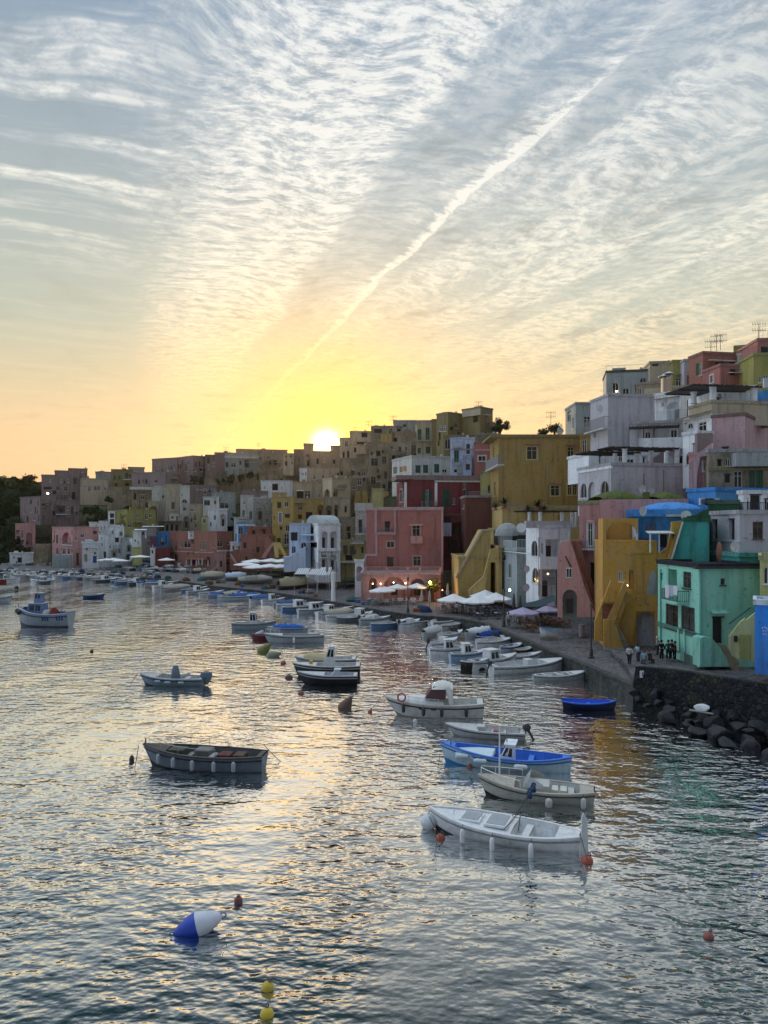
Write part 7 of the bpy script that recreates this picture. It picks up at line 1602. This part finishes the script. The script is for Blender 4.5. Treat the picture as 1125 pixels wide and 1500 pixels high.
def lin(r,g,b): return tuple((c/255/12.92 if c/255<=.04045 else ((c/255+.055)/1.055)**2.4) for c in (r,g,b))
w=bpy.data.worlds.new('World'); sc.world=w; w.use_nodes=True; t=w.node_tree; t.nodes.clear()
tc=N(t,'ShaderNodeTexCoord').outputs['Generated']; nv=N(t,'ShaderNodeVectorMath',operation='NORMALIZE'); t.links.new(tc,nv.inputs[0]); D=nv.outputs[0]
sp=N(t,'ShaderNodeSeparateXYZ'); t.links.new(D,sp.inputs[0]); X,Yv,Z=sp.outputs
zc=mth(t,'MAXIMUM',Z,.02); U=mth(t,'DIVIDE',X,zc); Vv=mth(t,'DIVIDE',Yv,zc)
dt=N(t,'ShaderNodeVectorMath',operation='DOT_PRODUCT'); t.links.new(D,dt.inputs[0]); dt.inputs[1].default_value=tuple(sd); G=mth(t,'MAXIMUM',dt.outputs['Value'],0)
def ramp(fac,stops):
    n=N(t,'ShaderNodeValToRGB'); el=n.color_ramp.elements
    while len(el)>1: el.remove(el[-1])
    el[0].position=stops[0][0]; el[0].color=(*lin(*stops[0][1]),1)
    for p_,c_ in stops[1:]:
        e=el.new(p_); e.color=(*lin(*c_),1)
    t.links.new(fac,n.inputs[0]); return n.outputs[0]
def vec(x,y,z=0):
    n=N(t,'ShaderNodeCombineXYZ')
    for i,v in enumerate((x,y,z)):
        if isinstance(v,(int,float)): n.inputs[i].default_value=v
        else: t.links.new(v,n.inputs[i])
    return n.outputs[0]
warm=ramp(Z,[(0,(230,178,132)),(.07,(232,193,150)),(.12,(228,196,154)),(.18,(206,193,160)),(.25,(184,188,172)),(.33,(172,181,176)),(.43,(154,168,176)),(.55,(136,156,176)),(.75,(130,142,152)),(1,(128,140,150))])
cool=ramp(Z,[(0,(182,176,174)),(.10,(172,174,182)),(.25,(152,168,186)),(.5,(132,154,180)),(1,(112,138,170))])
wf=remap(t,mth(t,'DIVIDE',Yv,mth(t,'SQRT',mth(t,'ADD',mth(t,'MULTIPLY',X,X),mth(t,'MULTIPLY',Yv,Yv)))),.1,.85,0,1,True)
base=mixc(t,wf,cool,warm)
w.cycles.sampling_method='MANUAL'; w.cycles.sample_map_resolution=512
# cirrus sheets on a high plane: aa runs along the streaks, bb across them
bb=mth(t,'ADD',U,mth(t,'MULTIPLY',Vv,.335)); aa=mth(t,'SUBTRACT',Vv,mth(t,'MULTIPLY',U,.335))
uv=vec(bb,aa)
# texture coordinates stretch slowly towards the horizon so the grain stays cloud-like there
def sub5(n_,k): return mth(t,'MULTIPLY',mth(t,'SUBTRACT',n_,.5),k)
w1_=noise(t,mapping(t,uv,(1,.6,1)),.9,3,.5); w2_=noise(t,mapping(t,uv,(1,.6,1),(7,3,0)),.9,3,.5)
def warped(k1,k2):
    a=N(t,'ShaderNodeVectorMath',operation='ADD'); t.links.new(uv,a.inputs[0]); t.links.new(vec(sub5(w1_,k1),sub5(w2_,k2)),a.inputs[1]); return a.outputs[0]
uw=warped(.55,.75)
fine=noise(t,mapping(t,warped(.9,1.1),(2.2,4.6,1)),5.2,5,.72)              # ripples lying across the streaks
cot=noise(t,mapping(t,uw,(2.6,3.2,1)),5.2,6,.70)              # cottony grain
long_=noise(t,mapping(t,warped(.35,.3),(2.4,.55,1)),1.7,4,.60)  # long streaks along the wind
patch=noise(t,mapping(t,uw,(1.1,.7,1),(2,9,0)),1.6,3,.58)
rib=noise(t,mapping(t,warped(.5,.5),(.35,2.5,1),(1.3,.4,0)),1.7,4,.62)
edge_=mth(t,'ADD',bb,mth(t,'ADD',sub5(w2_,.35),sub5(fine,.22)))
fan=mth(t,'MULTIPLY',remap(t,edge_,-.10,.40,0,1,True),remap(t,edge_,.76,.66,0,1,True))
left=remap(t,edge_,.26,.0,0,1,True); right=remap(t,edge_,.60,.80,0,1,True)
c_fan=mth(t,'MULTIPLY',mth(t,'MULTIPLY',fan,remap(t,Vv,4.,8.,1.06,.3,True)),mth(t,'ADD',remap(t,fine,.38,.62,.14,.68,True),remap(t,cot,.38,.62,-.08,.62,True)))
c_left=mth(t,'MULTIPLY',mth(t,'MULTIPLY',left,remap(t,Vv,3.1,2.3,.18,1,True)),mth(t,'MULTIPLY',remap(t,rib,.46,.66,0.03,1.,True),remap(t,cot,.34,.62,.30,1,True)))
c_right=mth(t,'MULTIPLY',right,mth(t,'ADD',mth(t,'MULTIPLY',mth(t,'MULTIPLY',remap(t,long_,.36,.62,.22,.66,True),mth(t,'MULTIPLY_ADD',remap(t,mth(t,'ABSOLUTE',mth(t,'SUBTRACT',edge_,.85)),.17,.04,0,1,True),-.5,1.)),remap(t,cot,.36,.62,.25,1.35,True)),mth(t,'MULTIPLY',remap(t,fine,.44,.68,0,.30,True),remap(t,patch,.38,.62,.1,1,True))))
tn=noise(t,mapping(t,uv,(1,.8,1)),1.3,3,.5)
td=mth(t,'SUBTRACT',mth(t,'ADD',bb,mth(t,'ADD',sub5(tn,.20),sub5(cot,.09))),1.035)
trail=mth(t,'MULTIPLY',mth(t,'MULTIPLY',remap(t,td,-.045,-.004,0,1,True),remap(t,td,.012,.0,0,1,True)),mth(t,'MULTIPLY',remap(t,Vv,1.35,2.1,0,1,True),remap(t,cot,.34,.6,.35,1)))
trail=mth(t,'MULTIPLY',trail,remap(t,Vv,9.,3.2,.45,1,True))
cl=mth(t,'ADD',mth(t,'MAXIMUM',c_fan,mth(t,'ADD',c_left,c_right)),mth(t,'MULTIPLY',trail,1.15),clamp=True)
fade=remap(t,Z,.02,.10,.55,1,True); cl=mth(t,'MULTIPLY',cl,fade)
ccol=ramp(Z,[(0,(248,200,140)),(.12,(252,212,152)),(.20,(250,222,176)),(.30,(244,237,216)),(.42,(240,238,230)),(.6,(232,234,232)),(1,(200,206,212))])
ccol=mixc(t,mth(t,'MULTIPLY_ADD',wf,.7,.3),mixc(t,.35,cool,(1,1,1)),ccol)
sky=mixc(t,mth(t,'MULTIPLY',cl,.95),base,ccol)
dk_=remap(t,noise(t,mapping(t,uw,(1.5,1.0,1),(3,5,1)),2.1,5,.62),.50,.68,0,.55,True)
sky=mixc(t,mth(t,'MULTIPLY',mth(t,'MULTIPLY',dk_,1.0),mth(t,'MULTIPLY',remap(t,bb,.2,.6,.35,1),mth(t,'MULTIPLY',fade,mth(t,'SUBTRACT',1.0,mth(t,'MULTIPLY',cl,.8),clamp=True)))),sky,ramp(Z,[(0,(205,160,120)),(.2,(168,160,140)),(.4,(140,148,150)),(1,(110,126,146))]))
# eastern half, behind the camera, dim; unseen left side brightened to light left-facing walls
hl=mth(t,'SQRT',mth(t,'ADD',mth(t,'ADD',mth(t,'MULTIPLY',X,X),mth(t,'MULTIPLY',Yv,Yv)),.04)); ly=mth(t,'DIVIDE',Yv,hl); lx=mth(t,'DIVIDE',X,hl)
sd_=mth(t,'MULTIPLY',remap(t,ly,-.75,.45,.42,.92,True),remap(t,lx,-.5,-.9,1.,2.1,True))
sd_=mth(t,'MULTIPLY',sd_,remap(t,Z,.59,.76,1.,2.7,True))  # overhead sky above the frame brightened to light boat decks and water
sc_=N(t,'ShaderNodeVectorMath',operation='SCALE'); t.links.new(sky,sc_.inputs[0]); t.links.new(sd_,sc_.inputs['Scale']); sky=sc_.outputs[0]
sky=mixc(t,mth(t,'MULTIPLY',mth(t,'POWER',G,70),.5),sky,lin(255,194,112)); sky=mixc(t,mth(t,'MULTIPLY',mth(t,'POWER',G,170),.75),sky,lin(255,190,62))
gl=sky
for (p_,c_,k) in ((60,(255,140,10),.04),(500,(255,190,20),.22),(2600,(255,222,80),1.3),(12000,(255,240,170),10.)):
    g_=mth(t,'MULTIPLY',mth(t,'POWER',G,p_),mth(t,'MULTIPLY_ADD',cl,k*.35,k*.8)); cc=N(t,'ShaderNodeVectorMath',operation='SCALE'); cc.inputs[0].default_value=lin(*c_); t.links.new(g_,cc.inputs['Scale']); gl=mixc(t,1.,gl,cc.outputs[0],'ADD')
ni=N(t,'ShaderNodeTexSky',sky_type='NISHITA'); ni.sun_disc=False; ni.sun_elevation=SUN_EL; ni.sun_rotation=SUN_AZ; ni.air_density=1.2; ni.dust_density=2
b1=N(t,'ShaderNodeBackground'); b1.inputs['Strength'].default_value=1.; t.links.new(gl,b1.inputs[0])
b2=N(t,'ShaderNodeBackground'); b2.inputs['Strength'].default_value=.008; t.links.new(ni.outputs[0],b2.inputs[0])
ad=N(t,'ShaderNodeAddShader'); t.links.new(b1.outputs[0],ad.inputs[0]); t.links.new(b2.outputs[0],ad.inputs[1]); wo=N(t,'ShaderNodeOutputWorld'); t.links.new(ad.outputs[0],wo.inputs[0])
sc.view_settings.view_transform='Standard'; sc.view_settings.look='None'; sc.view_settings.exposure=.25; sc.view_settings.gamma=1

hz=MB().abox(-905,905,-205,625,-1,62).build('glow_haze',None); tag(hz,kind='stuff')  # thin volume added to imitate the veiling glow round the sun
hm=bpy.data.materials.new('glow_haze'); ht=nt(hm); pv=N(ht,'ShaderNodeVolumePrincipled'); pv.inputs['Color'].default_value=(1,.93,.82,1); pv.inputs['Density'].default_value=.00008; pv.inputs['Anisotropy'].default_value=.78; ho=N(ht,'ShaderNodeOutputMaterial'); ht.links.new(pv.outputs[0],ho.inputs['Volume']); hz.data.materials.append(hm)
print('objects',len(bpy.data.objects))
